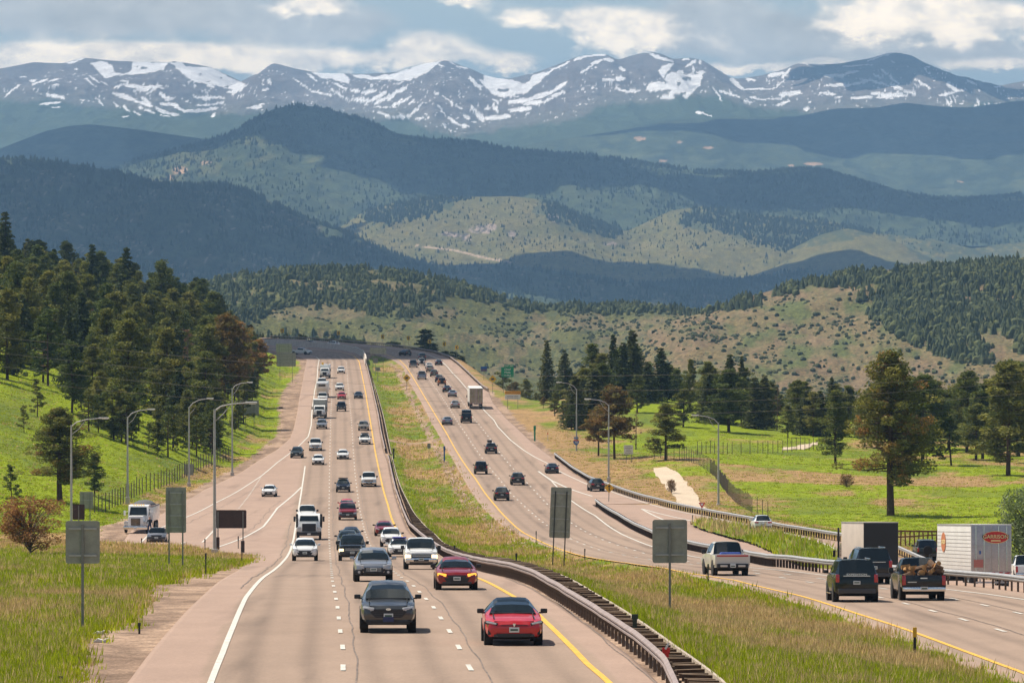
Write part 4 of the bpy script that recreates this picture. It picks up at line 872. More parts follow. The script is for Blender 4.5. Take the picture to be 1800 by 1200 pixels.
# warning diamonds
def glyph(par, segs, w, cx, cz, mat=black_m):
    m = MB()
    for a, b, c, d in segs:
        v = Vector((c - a, 0, d - b)); L = v.length; m.box((cx + (a + c) / 2, -.03, cz + (b + d) / 2), (w, .012, L), RY(math.atan2(c - a, d - b)))
    return m.build('symbol', mat, par)
for px, bp, cxp, cyp, lab in ((714, 687, 715, 664, 'yellow warning diamond at the left edge of the outbound lanes'), (865, 691, 866, 666, 'yellow warning diamond on the right verge beside the exit sign')):
    r_, cx, cz, w, h, s = sign(px, fb(px, bp), cxp - 7, cyp - 7, cxp + 7, cyp + 7, lab, (0,), 'front', yel_m, shape='diamond', grp='yellow truck warning signs')
    pn = [c for c in r_.children if c.name.startswith('panel')][0]
    MB().box((cx, -.03, cz + .05), (.62, .014, .30)).box((cx - .1, -.03, cz - .2), (.5, .014, .10)).build('symbol', black_m, pn)
r_, cx, cz, w, h, s = sign(1069.8, fb(1069.6, 886), 1061.5, 849, 1078.5, 866, 'yellow merge diamond with a black arrow at the ramp nose', (0,), 'front', yel_m, shape='diamond', roll=.03)
pn = [c for c in r_.children if c.name.startswith('panel')][0]
glyph(pn, [(0, -.38, 0, .3), (.0, -.1, .18, -.32), (0, .36, -.16, .14), (0, .36, .16, .14)], .09, cx, cz)
r_, cx, cz, w, h, s = sign(1232.5, fb(1232, 921), 1228, 883, 1240, 893.5, 'red and white triangular yield sign on the ramp island', (0,), 'front', red_m, shape='tri', rim=white_m)
r_, cx, cz, w, h, s = sign(1105, fb(1104, 814), 1096.6, 782, 1113, 798, 'white regulatory sign with black writing near the tall right pines', (-4, 5), 'front', white_m)
wm_ = pmat('faded_lettering', (.20, .19, .20), .7); m = MB()
for i, ww in enumerate((.9, 1.15, .7, .8, 1.0)):
    for q in range(int(ww / .16)): m.box((cx - ww / 2 + .08 + q * .16, -.02, cz + h * (.36 - .18 * i)), (.11, .01, .10))
m.build('lettering', wm_, [c for c in r_.children if c.name.startswith('panel')][0])
r_, cx, cz, w, h, s = sign(901, 1005, 887.5, 693, 915, 701.5, 'white sign under an orange strip on the right verge', (-9, 9), 'front', white_m, z=-(722 - 500) * 1005 / F)
tb = MB().box((cx, 0, cz + h / 2 + .34), (w * 1.02, .03, .62)).build('orange_panel', orange_m, r_); m = MB()
for q in range(12): m.box((cx - 1.2 + q * .22 + (q > 4) * .1, -.02, cz + h / 2 + .34), (.09, .01, .24))
m.build('lettering', pmat('faded_black', (.10, .05, .01), .7), tb)
m = MB()
for i in (0, 1):
    for q in range(13): m.box((cx - 1.1 + q * .17 + (q > 7) * .1, -.02, cz + .14 - .3 * i), (.11, .01, .15))
m.build('lettering', wm_, [c for c in r_.children if c.name.startswith('panel')][0])
sign(850.5, fb(849, 667), 845, 648, 856, 652.5, 'small violet sign board high on the right verge', (0,), 'front', pmat('violet_board', (.12, .09, .2), .6))
sign(850.5, fb(849, 667) - .3, 845, 644, 856, 648, 'narrow blue sign board above the violet one', (0,), 'front', blue_m)
# route shield on the lamp pole
root = empty('route_shield', ((1012.8 - 900) / F * 819.4, 819.4, -(776 - 500) * 819.4 / F), 0, 'blue interstate shield with white 70 fixed to a lamp pole', 'route shield'); s = F / 819.4
P = [(-.42, .32), (-.22, .42), (0, .36), (.22, .42), (.42, .32), (.47, .0), (.30, -.33), (0, -.5), (-.30, -.33), (-.47, 0)]
sh = MB().prism([(a, b - .1) for a, b in P], -.02, .0).build('shield', blue_m, root); MB().prism([(-.42, .12), (.42, .12), (.40, .24), (.22, .32), (0, .26), (-.22, .32), (-.40, .24)], -.03, -.021).build('red_band', red_m, sh)
put_text(sh, '70', .58, (0, -.035, -.15), white_m); pl = MB().box((0, -.01, .58), (.72, .02, .34)).build('direction_plate', blue_m, root); put_text(pl, 'WEST', .22, (0, -.03, .58), white_m)
# chevrons round the far bend
for i, (px, py, bp) in enumerate(((496, 581, 594), (595, 585, 601), (672.5, 591.7, 606), (718, 594, 611), (755, 600, 617), (781, 604.5, 623), (803, 610.5, 634))):
    d = float(pydr(bp + 1)) + 2.2; xx = (px - 900) / F * d; zz = rz_(xx, min(d, 1705)) - .1
    lab = ['faint leftmost chevron sign beyond the far bend', 'yellow chevron sign above the white car on the far bend', 'yellow chevron sign, third from the left on the bend', 'yellow chevron sign just left of the dark roadside spruce', 'yellow chevron sign against the dark spruce at the bend', 'yellow chevron sign, second from the right on the bend', 'rightmost yellow chevron sign before the bend straightens'][i]
    r_, cx, cz, w, h, s = sign(px, d, px - 2.9, py - 3.6, px + 2.9, py + 3.6, lab, (0,), 'front', yel_m, z=zz, grp='chevron signs round the far bend')
    glyph([c for c in r_.children if c.name.startswith('panel')][0], [(.22, .42, -.22, 0), (-.22, 0, .22, -.42)], .2, cx, cz)
# markers and delineator posts
def marker(px, bp, tp, lab, mat, w=.1, capm=None, grp='slim roadside marker posts', cat='marker post', name='marker_post', z=None, d=None, lean=0):
    x, dd, zz = hit(px, bp) if d is None else ((px - 900) / F * d, d, gz((px - 900) / F * d, d))
    if z is not None: zz = z
    H = (bp - tp) * dd / F if d is None else (500 - tp) * dd / F - zz
    root = empty(name, (x, dd, zz), 0, lab, cat, grp); root.rotation_euler = (0, lean, 0)
    MB().box((0, 0, H * .45 - .1), (w * .7, .04, H * .9 + .2)).build('stake', mat, root)
    MB().box((0, -.01, H * .86), (w, .035, H * .28), bev=.008).build('reflector', capm or mat, root); return root
gpm = pmat('dark_green_post', (.03, .045, .03), .6)
marker(244.5, 1115, 1095, 'short black stake on the left dirt shoulder', black_m, .1)
marker(106, 1203, 1188, 'short black stake at the bottom left corner of the grass', black_m, .12)
marker(361.5, 1009, 972, 'tall black stake at the left grass nose, in front', black_m)
marker(425, 990, 961, 'black stake at the tip of the left grass nose', black_m)
marker(360, 971, 947, 'thin dark stake behind the two-post sign on the left', black_m)
marker(418.6, 971, 942, 'thin dark stake right of the brown sign', black_m)
marker(248.7, 960, 946, 'short dark stake left of the silver off-roader', black_m)
marker(1028, 986, 964, 'thin dark stake at the median edge between the two leaning and square signs', black_m)
marker(942.5, 956, 933, 'thin stake at the yellow line left of the leaning sign', gpm)
marker(1245, 1022, 991, 'thin dark stake beside the rear of the white electric pickup', gpm)
marker(963, 775, 760, 'white marker post with a red top on the right verge', white_m, .12, red_m)
marker(907.6, 993, 972, 'dark post on the timber band left of the leaning sign', black_m, .14)
marker(799, 971, 958, 'short dark post on the grass side of the timber band', black_m, .14)
marker(1116, 1112, 1079, 'dark square post standing on the timber band', gpm, .22)
marker(1608.5, 1166, 1103, 'post with yellow and black bands at the right grass edge', black_m, .13, yel_m)
marker(781, 813, 784, 'tall blue marker post in the median by the crossover track', blue_m, .3)
marker(692, 806, 788, 'dark marker post at the guardrail gap', black_m, .3)
marker(940, 775, 748, 'tall green mile marker on the right verge', green_m, .4, green_m)
for a, b, c in ((1346, 950, 932), (1383, 957, 944), (1409, 961, 947), (1443, 968, 953), (1263, 917, 906), (1217.5, 925, 905), (1238, 918, 907)): marker(a, b, c, 'thin dark stake in the grass of the ramp island', gpm, grp='stakes along the ramp island')
sign(753.5, fb(752, 808), 751, 779, 757, 788, 'small pale sign on a thin post in the median', ribs=0, postr=.03)
root = marker(1171, 1197, 1138, 'red and white object marker leaning behind the median guardrail', red_m, .23, red_m, d=151.5, name='object_marker', cat='object marker', grp=None)
pn = [c for c in root.children if c.name.startswith('reflector')][0]; MB().box((.03, -.035, .62 * 1.0), (.06, .01, .22), RY(.5)).build('white_stripe', white_m, pn)
# ------------------------------------------------------------------ fences
def fence(lab, pts, n, H, wires, pw=.07, name='wire_fence'):
    W = [hit(*p) for p in pts]; cum = [0]
    for a, b in zip(W, W[1:]): cum.append(cum[-1] + math.dist(a[:2], b[:2]))
    root = empty(name, W[0], 0, lab, 'fence'); o = Vector(W[0]); P = []
    for i in range(n):
        t = cum[-1] * i / (n - 1); x = float(np.interp(t, cum, [w[0] for w in W])); y = float(np.interp(t, cum, [w[1] for w in W])); P.append(Vector((x, y, gz(x, y))) - o)
    base = None
    for i, p in enumerate(P):
        if base is None: base = MB().tube([(0, 0, -.2), (0, 0, H)], pw, pw * .85, 6).build('post', pmat('fence_post', (.13, .095, .065), .9, var=.3), root, .6, loc=tuple(p))
        else: q = base.copy(); COL.objects.link(q); q.parent = root; q.location = p; q.scale = (1, 1, random.uniform(.9, 1.08))
    m = MB()
    for k in range(wires):
        z = H * (k + .6) / (wires + .2)
        for a, b in zip(P, P[1:]): m.tube([a + Vector((0, 0, z)), b + Vector((0, 0, z))], .008, n=3, cap=False)
    m.build('wires', pmat('fence_wire', (.12, .13, .12), .6, .4), root); return root
fence('tall wooden post and wire fence at the foot of the left slope', [(166, 902), (193, 895), (229, 878), (248, 868), (279, 858.5), (309, 847), (351, 826), (376, 816), (402, 811)], 48, 2.2, 6)
fence('dark wire fence curving down the meadow behind the sandy trail', [(1150, 806), (1194, 807), (1226, 816), (1248, 831), (1264, 847), (1280, 870), (1302, 888), (1322, 901), (1350, 908)], 80, 2.0, 8, .05)
fence('wire fence crossing the meadow in front of the right pines', [(1226, 800), (1285, 799), (1330, 797), (1380, 795), (1430, 791)], 24, 2.1, 6, .06)
# timber bridge railing
d = 455; x = (1560 - 900) / F * d; z = -(958 - 500) * d / F
root = empty('timber_railing', (x, d, z), 0, 'rusty brown timber bridge railing between the two trucks', 'railing'); rb = pmat('rust_brown_timber', (.20, .085, .05), .9, var=.35, vscale=2)
for i in range(16): MB().box((i * .42, i * .25, .55), (.12, .12, 1.3), RY(.08 * math.sin(i * 3))).build('post', rb, root)
MB().box((3.2, 1.9, 1.15), (8.2, .1, .16), RZ(math.atan2(.25, .42)) @ RY(.035)).box((3.2, 1.95, .75), (8.2, .08, .12), RZ(math.atan2(.25, .42)) @ RY(-.02)).build('rail', rb, root)
# ------------------------------------------------------------------ overhead wires
wm = pmat('power_line', (.24, .21, .18), .5, .3)
for i, pts in enumerate((((-150, 577), (0, 592), (440, 637), (900, 660), (1320, 653), (1800, 626), (1950, 616)), ((-150, 603), (0, 619), (500, 668), (1000, 684), (1450, 679), (1800, 655), (1950, 645)),
                         ((-150, 626), (0, 643), (500, 692), (1000, 708), (1440, 700), (1800, 668), (1950, 655)), ((-150, 650), (0, 667), (560, 715), (1100, 728), (1500, 716), (1800, 690), (1950, 676)))):
    P = np.array(pts, float); xs = np.linspace(-150, 1950, 60); c_ = np.polyfit(P[:, 0], P[:, 1], 4); ysn = np.polyval(c_, xs); d = 600 + 3 * i
    m = MB().tube([((a - 900) / F * d, d, (500 - b) / F * d) for a, b in zip(xs, ysn)], .013, n=5)
    tag(m.build('power_line', wm, None, 1.0), ['uppermost of the four thin power lines crossing the view', 'second power line from the top crossing the view', 'third power line from the top crossing the view', 'lowest of the four thin power lines crossing the view'][i], 'power line', 'power lines crossing the valley')
# ------------------------------------------------------------------ trees
def fol_mat(name, tl=.34, vr=1.0):
    m = bpy.data.materials.new(name); m.use_nodes = True; nt = m.node_tree; b = nt.nodes['Principled BSDF']
    a = node(nt, 'ShaderNodeVertexColor', layer_name='col'); oi = node(nt, 'ShaderNodeObjectInfo'); rr = V(nt, oi.outputs['Random'])
    f = rr * (.5 * vr) + (1 - .25 * vr); cc = node(nt, 'ShaderNodeCombineColor', i_0=f * (rr * .35 * vr + (1 - .15 * vr)), i_1=f, i_2=f * .95)
    out = mixc(nt, 1.0, a.outputs[0], cc.outputs[0], 'MULTIPLY'); nt.links.new(out, b.inputs['Base Color']); b.inputs['Roughness'].default_value = .7; b.inputs['Specular IOR Level'].default_value = .25
    tr_ = node(nt, 'ShaderNodeBsdfTranslucent'); nt.links.new(out, tr_.inputs[0]); mx = node(nt, 'ShaderNodeMixShader'); mx.inputs[0].default_value = tl
    nt.links.new(b.outputs[0], mx.inputs[1]); nt.links.new(tr_.outputs[0], mx.inputs[2]); nt.links.new(mx.outputs[0], nt.nodes['Material Output'].inputs[0]); return m
Mfol = fol_mat('pine_foliage')
bark = pmat('pine_bark', (.085, .055, .038), .95, var=.4, vscale=3, spec=.1); bark_d = pmat('dead_bark', (.16, .12, .095), .95, var=.3, spec=.1)
def leaf_cloud(C, Rr, n, size, cols, r, flat=.55, jit=.25):
    """n small leaf faces round every clump centre C with radius Rr"""
    k = len(C); N = k * n; d = r.normal(size=(N, 3)); d /= np.linalg.norm(d, axis=1)[:, None]; rad = r.uniform(.25, 1, N) ** .45
    ci = np.repeat(np.arange(k), n); P = C[ci] + d * (rad * Rr[ci])[:, None] * np.array([1, 1, flat])
    a = r.normal(size=(N, 3)); a /= np.linalg.norm(a, axis=1)[:, None]; b = np.cross(a, r.normal(size=(N, 3))); b /= np.linalg.norm(b, axis=1)[:, None]
    a[:, 2] *= .6; s = size * r.uniform(.6, 1.4, N)[:, None]
    v = np.stack([P - a * s * .5 - b * s * .22, P + a * s * .6, P - a * s * .3 + b * s * .45], 1).reshape(-1, 3)
    c = cols[ci] * r.uniform(1 - jit, 1 + jit, (N, 1)); return v, np.arange(N * 3).reshape(-1, 3), np.repeat(c, 3, 0)
def tree_mesh(kind, seed, H=12.0, nleaf=60, leaf=.34):
    r = np.random.default_rng(seed); C, Rr, cl = [], [], []; tb = MB(); lean = r.normal(0, .012, 2)
    def tp(z): return Vector((lean[0] * z + .08 * math.sin(z * .6 + seed), lean[1] * z, z))
    g1, g2, br = A(.07, .092, .018), A(.195, .205, .042), A(.26, .14, .045)
    rad = .026 * H if kind == 'hero' else .018 * H
    tb.tube([tp(-.4), tp(H * .3), tp(H * .6), tp(H * .95)], rad, rad * .18, 7)
    if kind in ('pine', 'hero', 'brown', 'young'):
        z0 = {'pine': .14, 'hero': .21, 'brown': .30, 'young': .12}[kind]; nb = {'pine': 46, 'hero': 120, 'brown': 64, 'young': 26}[kind]; wmax = {'pine': .235, 'hero': .28, 'brown': .33, 'young': .24}[kind] * H
        for i in range(nb):
            t = (i + r.uniform(0, 1)) / nb; z = H * (z0 + (1 - z0) * t ** .9); w = wmax * (math.sin(math.pi * min(1, .22 + .78 * t) ** .9) ** .6 if kind != 'young' else (1 - t) ** .7 + .1) * r.uniform(.55, 1.12) * (1 - .35 * t ** 3)
            if kind == 'hero' and t < .12: w *= r.uniform(.6, 1.35)
            a = r.uniform(0, 6.283); dz = w * r.uniform(-.12, .28); p0 = tp(z); p1 = p0 + Vector((math.cos(a) * w, math.sin(a) * w, dz))
            if kind != 'young' or i % 2: tb.tube([p0, (p0 + p1) / 2 + Vector((0, 0, -.05 * w)), p1], .05 + .012 * w, .02, 4, cap=False)
            m = 3 if kind != 'young' else 2
            for q in range(m):
                u = 1 - q * .3 + r.uniform(-.08, .08); pc = p0.lerp(p1, u); C.append((pc.x + r.normal(0, .2), pc.y + r.normal(0, .2), pc.z + r.uniform(.0, .35))); Rr.append(r.uniform(.55, .95) * H / 14 * (1.12 if kind == 'pine' else .92 if kind == 'hero' else 1.0))
                c = mixn(r.uniform(0, 1) ** 1.3, g1, g2)
                if kind == 'brown': c = mixn(r.uniform(.3, 1), c, br)
                if kind == 'hero' and r.random() < .17: c = mixn(r.uniform(.3, .9), c, br)
                cl.append(c)
        C.append(tuple(tp(H * .97))); Rr.append(.5 * H / 14); cl.append(g2)
        flat = .62
    elif kind in ('spruce', 'fir'):
        nl = int(H * 1.7); sl = .19 if kind == 'spruce' else .24
        for i in range(nl):
            t = i / nl; z = H * (.07 + .91 * t); w = sl * H * (1 - t) ** .85 * r.uniform(.8, 1.1) + .12; nb = max(3, int(7 * (1 - t) + 3))
            for q in range(nb):
                a = q * 6.283 / nb + r.uniform(-.4, .4) + i; ww = w * r.uniform(.7, 1.15)
                for u in (.35, .68, 1.0):
                    C.append((math.cos(a) * ww * u, math.sin(a) * ww * u, z - .25 * ww * u + r.normal(0, .08))); Rr.append(.30 + .30 * (1 - t)); cl.append(mixn(r.uniform(0, 1) ** 1.2, A(.042, .058, .022), A(.115, .135, .038) if kind == 'spruce' else A(.115, .135, .04)))
        flat = .5; nleaf = max(8, int(nleaf * .26))
    elif kind in ('dead', 'bush'):
        nb = 60 if kind == 'dead' else 130; r0 = r
        for i in range(nb):
            a = r.uniform(0, 6.283); z = H * r.uniform(.08, .7); w = H * r.uniform(.2, .55) * (1 if kind == 'bush' else .85); p0 = tp(z * .6); p1 = Vector((math.cos(a) * w, math.sin(a) * w, z + H * r.uniform(.05, .3)))
            tb.tube([p0, p0.lerp(p1, .5) + Vector((0, 0, .1)), p1], .045, .012, 4, cap=False)
            C.append(tuple(p1)); Rr.append((.115 if kind == 'dead' else .13) * H * r.uniform(.7, 1.3)); cl.append(mixn(r.uniform(0, 1), A(.20, .095, .035), A(.32, .18, .07)) if kind == 'dead' else mixn(r.uniform(0, 1), A(.16, .20, .05), A(.36, .38, .20)))
            if kind == 'dead':
                for _ in range(3): p2 = p1 + Vector(tuple(r.normal(0, .12 * H, 3))); tb.tube([p0.lerp(p1, r.uniform(.4, .9)), p2], .02, .006, 3, cap=False)
        flat = .8; nleaf = int(nleaf * (1.5 if kind == 'dead' else 1.3)); leaf *= .8
    elif kind == 'snag':
        for i in range(46):
            t = i / 46; z = H * (.15 + .82 * t); w = H * .16 * (1 - t) ** .6 * r.uniform(.5, 1.2); a = r.uniform(0, 6.283); p0 = tp(z); tb.tube([p0, p0 + Vector((math.cos(a) * w, math.sin(a) * w, -.15 * w))], .04, .012, 3, cap=False)
            if i % 3 == 0: C.append(tuple(p0 + Vector((math.cos(a) * w, math.sin(a) * w, 0)))); Rr.append(.4); cl.append(A(.15, .08, .05))
        flat = .6; nleaf = int(nleaf * .4)
    v, f, c = leaf_cloud(np.array(C, float), np.array(Rr, float), nleaf, leaf, np.array(cl, float), r, flat)
    me = np_mesh('crown', v, f, Mfol, False, c, link=False)
    t = tb.build('trunk', bark_d if kind in ('dead', 'snag') else bark, None, .8); tm = t.data; bpy.data.objects.remove(t)
    return me, tm, H
NAMES = {'pine': 'pine_tree', 'hero': 'pine_tree', 'brown': 'pine_tree', 'young': 'young_pine', 'spruce': 'spruce_tree', 'fir': 'fir_tree', 'dead': 'dead_shrub', 'bush': 'willow_bush', 'snag': 'dead_tree'}
CATS = {'pine': 'pine tree', 'hero': 'pine tree', 'brown': 'pine tree', 'young': 'young pine', 'spruce': 'spruce', 'fir': 'fir tree', 'dead': 'shrub', 'bush': 'bush', 'snag': 'dead tree'}
LIB = {'pine': [tree_mesh('pine', 400 + i, 13, 74, .30) for i in range(6)], 'brown': [tree_mesh('brown', 420 + i, 13, 60, .36) for i in range(2)], 'young': [tree_mesh('young', 430 + i, 6, 40, .22) for i in range(4)],
       'spruce': [tree_mesh('spruce', 440 + i, 14, 50, .42) for i in range(3)], 'fir': [tree_mesh('fir', 450 + i, 13, 60, .40) for i in range(3)], 'hero': [tree_mesh('hero', 460, 18, 74, .30)],
       'dead': [tree_mesh('dead', 470, 5, 60, .22), tree_mesh('dead', 471, 5, 60, .22)], 'bush': [tree_mesh('bush', 480, 5, 90, .20)], 'snag': [tree_mesh('snag', 490, 12, 60, .3), tree_mesh('snag', 491, 12, 60, .3)]}
def tree(kind, x, y, H, lab, grp=None, z=None, wide=1.0, v=None):
    L_ = LIB[kind]; me, tm, h0 = L_[random.randrange(len(L_)) if v is None else v % len(L_)]; z = gz(x, y) if z is None else z
    root = empty(NAMES[kind], (x, y, z - .05), random.uniform(0, 6.28), lab, CATS[kind], grp); s = H / h0; root.scale = (s * wide, s * wide, s)
    for n_, d_ in (('trunk', tm), ('crown', me)):
        o = bpy.data.objects.new(n_, d_); COL.objects.link(o); o.parent = root
    return root
SKY_L = np.array([(-80, 365), (0, 372), (30, 385), (60, 410), (130, 428), (165, 432), (200, 442), (228, 440), (250, 470), (300, 476), (345, 482), (375, 500), (400, 530), (425, 552), (445, 585), (470, 625), (500, 650), (530, 690)], float)
LOW_L = np.array([(-80, 655), (0, 675), (60, 682), (90, 705), (140, 742), (200, 775), (260, 792), (330, 796), (400, 782), (430, 735), (460, 680), (500, 640), (530, 630)], float)
rr_ = random.Random(5); placed = []; tries = 0
while len(placed) < 345 and tries < 60000:
    tries += 1; d = 640 + (1500 - 640) * rr_.random() ** .8; px = rr_.uniform(-70, 505); x = (px - 900) / F * d
    z = gz(x, d); py = 500 - F * z / d; s = F / d
    if py > np.interp(px, LOW_L[:, 0], LOW_L[:, 1]) or x > DIRT_L(d) - 4: continue
    H = rr_.uniform(9, 15.5); top = float(np.interp(px, SKY_L[:, 0], SKY_L[:, 1])) + rr_.uniform(-4, 26)
    if py - H * s < top: H = (py - top) / s
    if H < 5.0 or any(abs(a - x) < 3.1 and abs(b - d) < 5.0 for a, b in placed): continue
    placed.append((x, d)); q = rr_.random(); H = H if py < 700 or rr_.random() < .4 else H * .6; kind = 'pine' if q < .58 else 'fir' if q < .78 else 'spruce' if q < .9 else 'young' if q < .96 else 'snag'
    if px > 380 and q > .8: kind = 'brown'
    if kind == 'spruce' and H < 8: kind = 'fir'
    lab = {'pine': 'olive green ponderosa pine in the dense wood on the left hillside', 'fir': 'dull green conical fir in the dense wood on the left hillside', 'spruce': 'dark narrow spruce in the dense wood on the left hillside', 'young': 'short young pine in the dense wood on the left hillside',
           'snag': 'bare reddish dead conifer among the pines on the left hillside', 'brown': 'brownish thinning pine at the right end of the left wood'}[kind]
    tree(kind, x, d, H, lab, 'conifers of the dense left wood', z, wide=1.05 if kind != 'spruce' else .9)
def ptree(kind, px, bp, tp_, lab, grp=None, d=None, wide=1.0, v=None):
    if d is None: x, d, z = hit(px, bp)
    else: x = (px - 900) / F * d; z = gz(x, d)
    H = (500 - tp_) * d / F - z; return tree(kind, x, d, H, lab, grp, z, wide, v)
# skyline conifers on the left
for px, tp_, d, lab in ((8, 366, 1180, 'dark pointed spruce standing tallest at the left edge of the skyline'), (162, 423, 1200, 'dark pointed spruce on the skyline above the middle of the left wood'), (222, 428, 1130, 'open branchy spruce on the skyline, right of the pointed one'), (283, 462, 1150, 'small dark round topped pine on the skyline of the left wood')):
    ptree('spruce' if px != 283 else 'pine', px, 0, tp_, lab, d=d)
ptree('hero', 104, 880, 720, 'large dark pine standing alone on the lower left slope', wide=1.35)
ptree('pine', 166, 872, 797, 'smaller pine close to the right of the large lone left pine', v=2, wide=1.1)
ptree('young', 20, 892, 820, 'young pine at the left edge of the lower slope', v=1)
ptree('young', 66, 733, 668, 'young pine alone on the bright left slope, left of the large pine')
ptree('young', 42, 760, 713, 'low young pine on the shaded grass at the far left', v=2)
ptree('dead', 52, 976, 868, 'rust brown half dead shrub in the tall grass at left', wide=1.1, v=0)
for px, bp, tp_, l in ((234, 786, 738, 'first'), (261, 789, 744, 'second'), (303, 793, 740, 'third'), (322, 780, 735, 'fourth'), (345, 778, 730, 'fifth'), (205, 765, 722, 'leftmost')):
    ptree('young', px, bp, tp_, '%s young pine in the row above the left fence' % ({'first': 'second', 'second': 'third', 'third': 'fourth', 'fourth': 'fifth', 'fifth': 'rightmost'}.get(l, l)), 'young pines along the lower fringe of the left wood')
ptree('brown', 395, 700, 555, 'tall reddish dying pine at the right end of the left wood', d=900, v=0, wide=.8); ptree('brown', 412, 700, 590, 'rust coloured thin pine next to the tallest dying pine', d=960, v=1, wide=.7)
for i in range(30):
    px = random.uniform(150, 455); py = float(np.interp(px, LOW_L[:, 0], LOW_L[:, 1])) + random.uniform(-14, 14); x, d, z = hit(px, py)
    if x < DIRT_L(d) - 4: tree(random.choice(['young', 'young', 'pine']), x, d, random.uniform(3.5, 7.5), 'low pine at the ragged lower edge of the left wood', 'low pines at the lower edge of the left wood', z, 1.15)
lit = pmat('pale_litter', (.62, .60, .56), .8)
for i, (px, py, w, l) in enumerate(((152, 1119, .3, 'flat pale scrap of litter at the grass edge, lower left'), (172, 1115, .22, 'crumpled white scrap of litter at the grass edge, lower left'), (177, 1129, .25, 'thin white strip of litter on the left dirt shoulder'))):
    x, d, z = hit(px, py); o = MB().prism([(-w, 0), (-w * .4, .10), (w * .3, .05), (w, .12), (w * .7, -.02)], -.12, .12).build('litter', lit, None, loc=(x, d, z + .03)); tag(o, l, 'litter', 'litter on the left shoulder')
# trees right of the road
RT = [('spruce', 961, 1120, 593, 'dark blue-green spruce standing first at the left end of the right wood', .9), ('fir', 992, 1080, 611, 'pale green fir just right of the dark blue-green spruce', 1.1), ('pine', 1042, 1020, 606, 'broad brownish green pine between the fir and the tallest spruces', 1.3), ('spruce', 1078, 1010, 583, 'slender dark spruce, left of the tallest pair', .9),
      ('spruce', 1112, 1000, 575, 'tallest dark spruce of the right wood', 1.25), ('fir', 1095, 990, 596, 'olive fir between the two tallest spruces', 1.1), ('fir', 1162, 985, 607, 'broad dark fir left of the thin trunked pine', 1.4), ('pine', 1140, 1000, 640, 'lower olive pine between the tallest spruce and the broad fir', 1.1), ('pine', 1213, 960, 634, 'thin trunked pine right of the broad fir', .75),
      ('pine', 1243, 955, 638, 'bushy pine left of the pair of pointed spruces', 1.1), ('fir', 1283, 950, 617, 'tall pointed fir, left one of the pointed pair', 1.0), ('spruce', 1304, 955, 621, 'dark pointed spruce, right one of the pointed pair', .8), ('pine', 1262, 930, 660, 'dark pine below the pointed pair, left side', 1.2), ('pine', 1303, 925, 665, 'dark pine below the pointed pair, right side', 1.1),
      ('fir', 1344, 930, 654, 'broad columnar fir right of the pointed pair', 1.2), ('snag', 1366, 920, 680, 'bare reddish dead tree beside the columnar fir', .8), ('pine', 1400, 915, 670, 'round topped pine right of the bare dead tree', 1.2), ('fir', 1462, 930, 660, 'pointed dark fir in the middle of the right wood', 1.0), ('pine', 1430, 900, 690, 'dark bushy pine in front of the pointed middle fir', 1.3),
      ('pine', 1492, 920, 680, 'dark pine just left of the giant rusty pine crown', 1.2), ('pine', 1385, 890, 712, 'low dark pine at the meadow edge under the round topped pine', 1.2), ('pine', 1622, 770, 662, 'large dark pine directly right of the giant pine', 1.35), ('young', 1672, 770, 735, 'young pine with a thin trunk in the right meadow', 1.3),
      ('pine', 1692, 900, 664, 'wide dark pine behind the young meadow pine', 1.5), ('pine', 1735, 860, 676, 'dark pine left of the tall right edge pine', 1.3), ('pine', 1716, 800, 712, 'bushy low pine at the meadow edge, right side', 1.5), ('pine', 1773, 730, 640, 'tall olive pine near the right edge', 1.3), ('pine', 1808, 760, 650, 'pine cut by the right edge of the view', 1.3),
      ('pine', 1752, 790, 722, 'low bushy pine at the foot of the tall right edge pine', 1.5), ('pine', 1655, 930, 690, 'dark pine top between the large dark pine and the wide one', 1.3), ('pine', 1550, 900, 700, 'dark pine hidden behind the giant pine', 1.5), ('pine', 1585, 880, 705, 'dark round pine just behind the giant pine trunk', 1.4)]
for k_, px, d, tp_, lab, w in RT: ptree(k_, px, 0, tp_, lab, d=d, wide=w)
for px, d, tp_, w in ((1640, 830, 672, 1.3), (1668, 850, 690, 1.4), (1700, 840, 655, 1.2), (1728, 810, 690, 1.4), (1758, 850, 662, 1.2), (1790, 820, 640, 1.3), (1600, 880, 665, 1.3), (1520, 860, 700, 1.3)):
    ptree('pine', px, 0, tp_, 'olive pine filling the belt at the back of the right meadow', 'olive pines filling the right belt', d=d, wide=w)
ptree('brown', 1080, 807, 680, 'rust coloured round pine in front of the right wood, by the lamps', v=0, wide=1.05); ptree('brown', 1052, 801, 715, 'lower rust coloured pine with a bare trunk, left of the round one', v=1, wide=1.15)
ptree('snag', 1118, 790, 718, 'bare branching dead tree right of the rust coloured pine', wide=1.0)
ptree('pine', 1170, 808, 712, 'dark pine standing alone beside the sandy trail', v=3, wide=1.5); ptree('pine', 1468, 816, 690, 'dark pine standing in front of the right wood with a bare trunk', v=4, wide=1.1)
ptree('hero', 1565, 906, 623, 'giant rusty green ponderosa pine with a thick bare lower trunk', wide=1.0)
ptree('dead', 1489, 858, 832, 'small grey green shrub in the right meadow'); ptree('dead', 1180, 868, 838, 'tiny bare sapling on the sandy trail', wide=.6)
ptree('bush', 1822, 962, 862, 'pale silvery willow bush at the right edge above the white trailer', d=420, wide=.7)
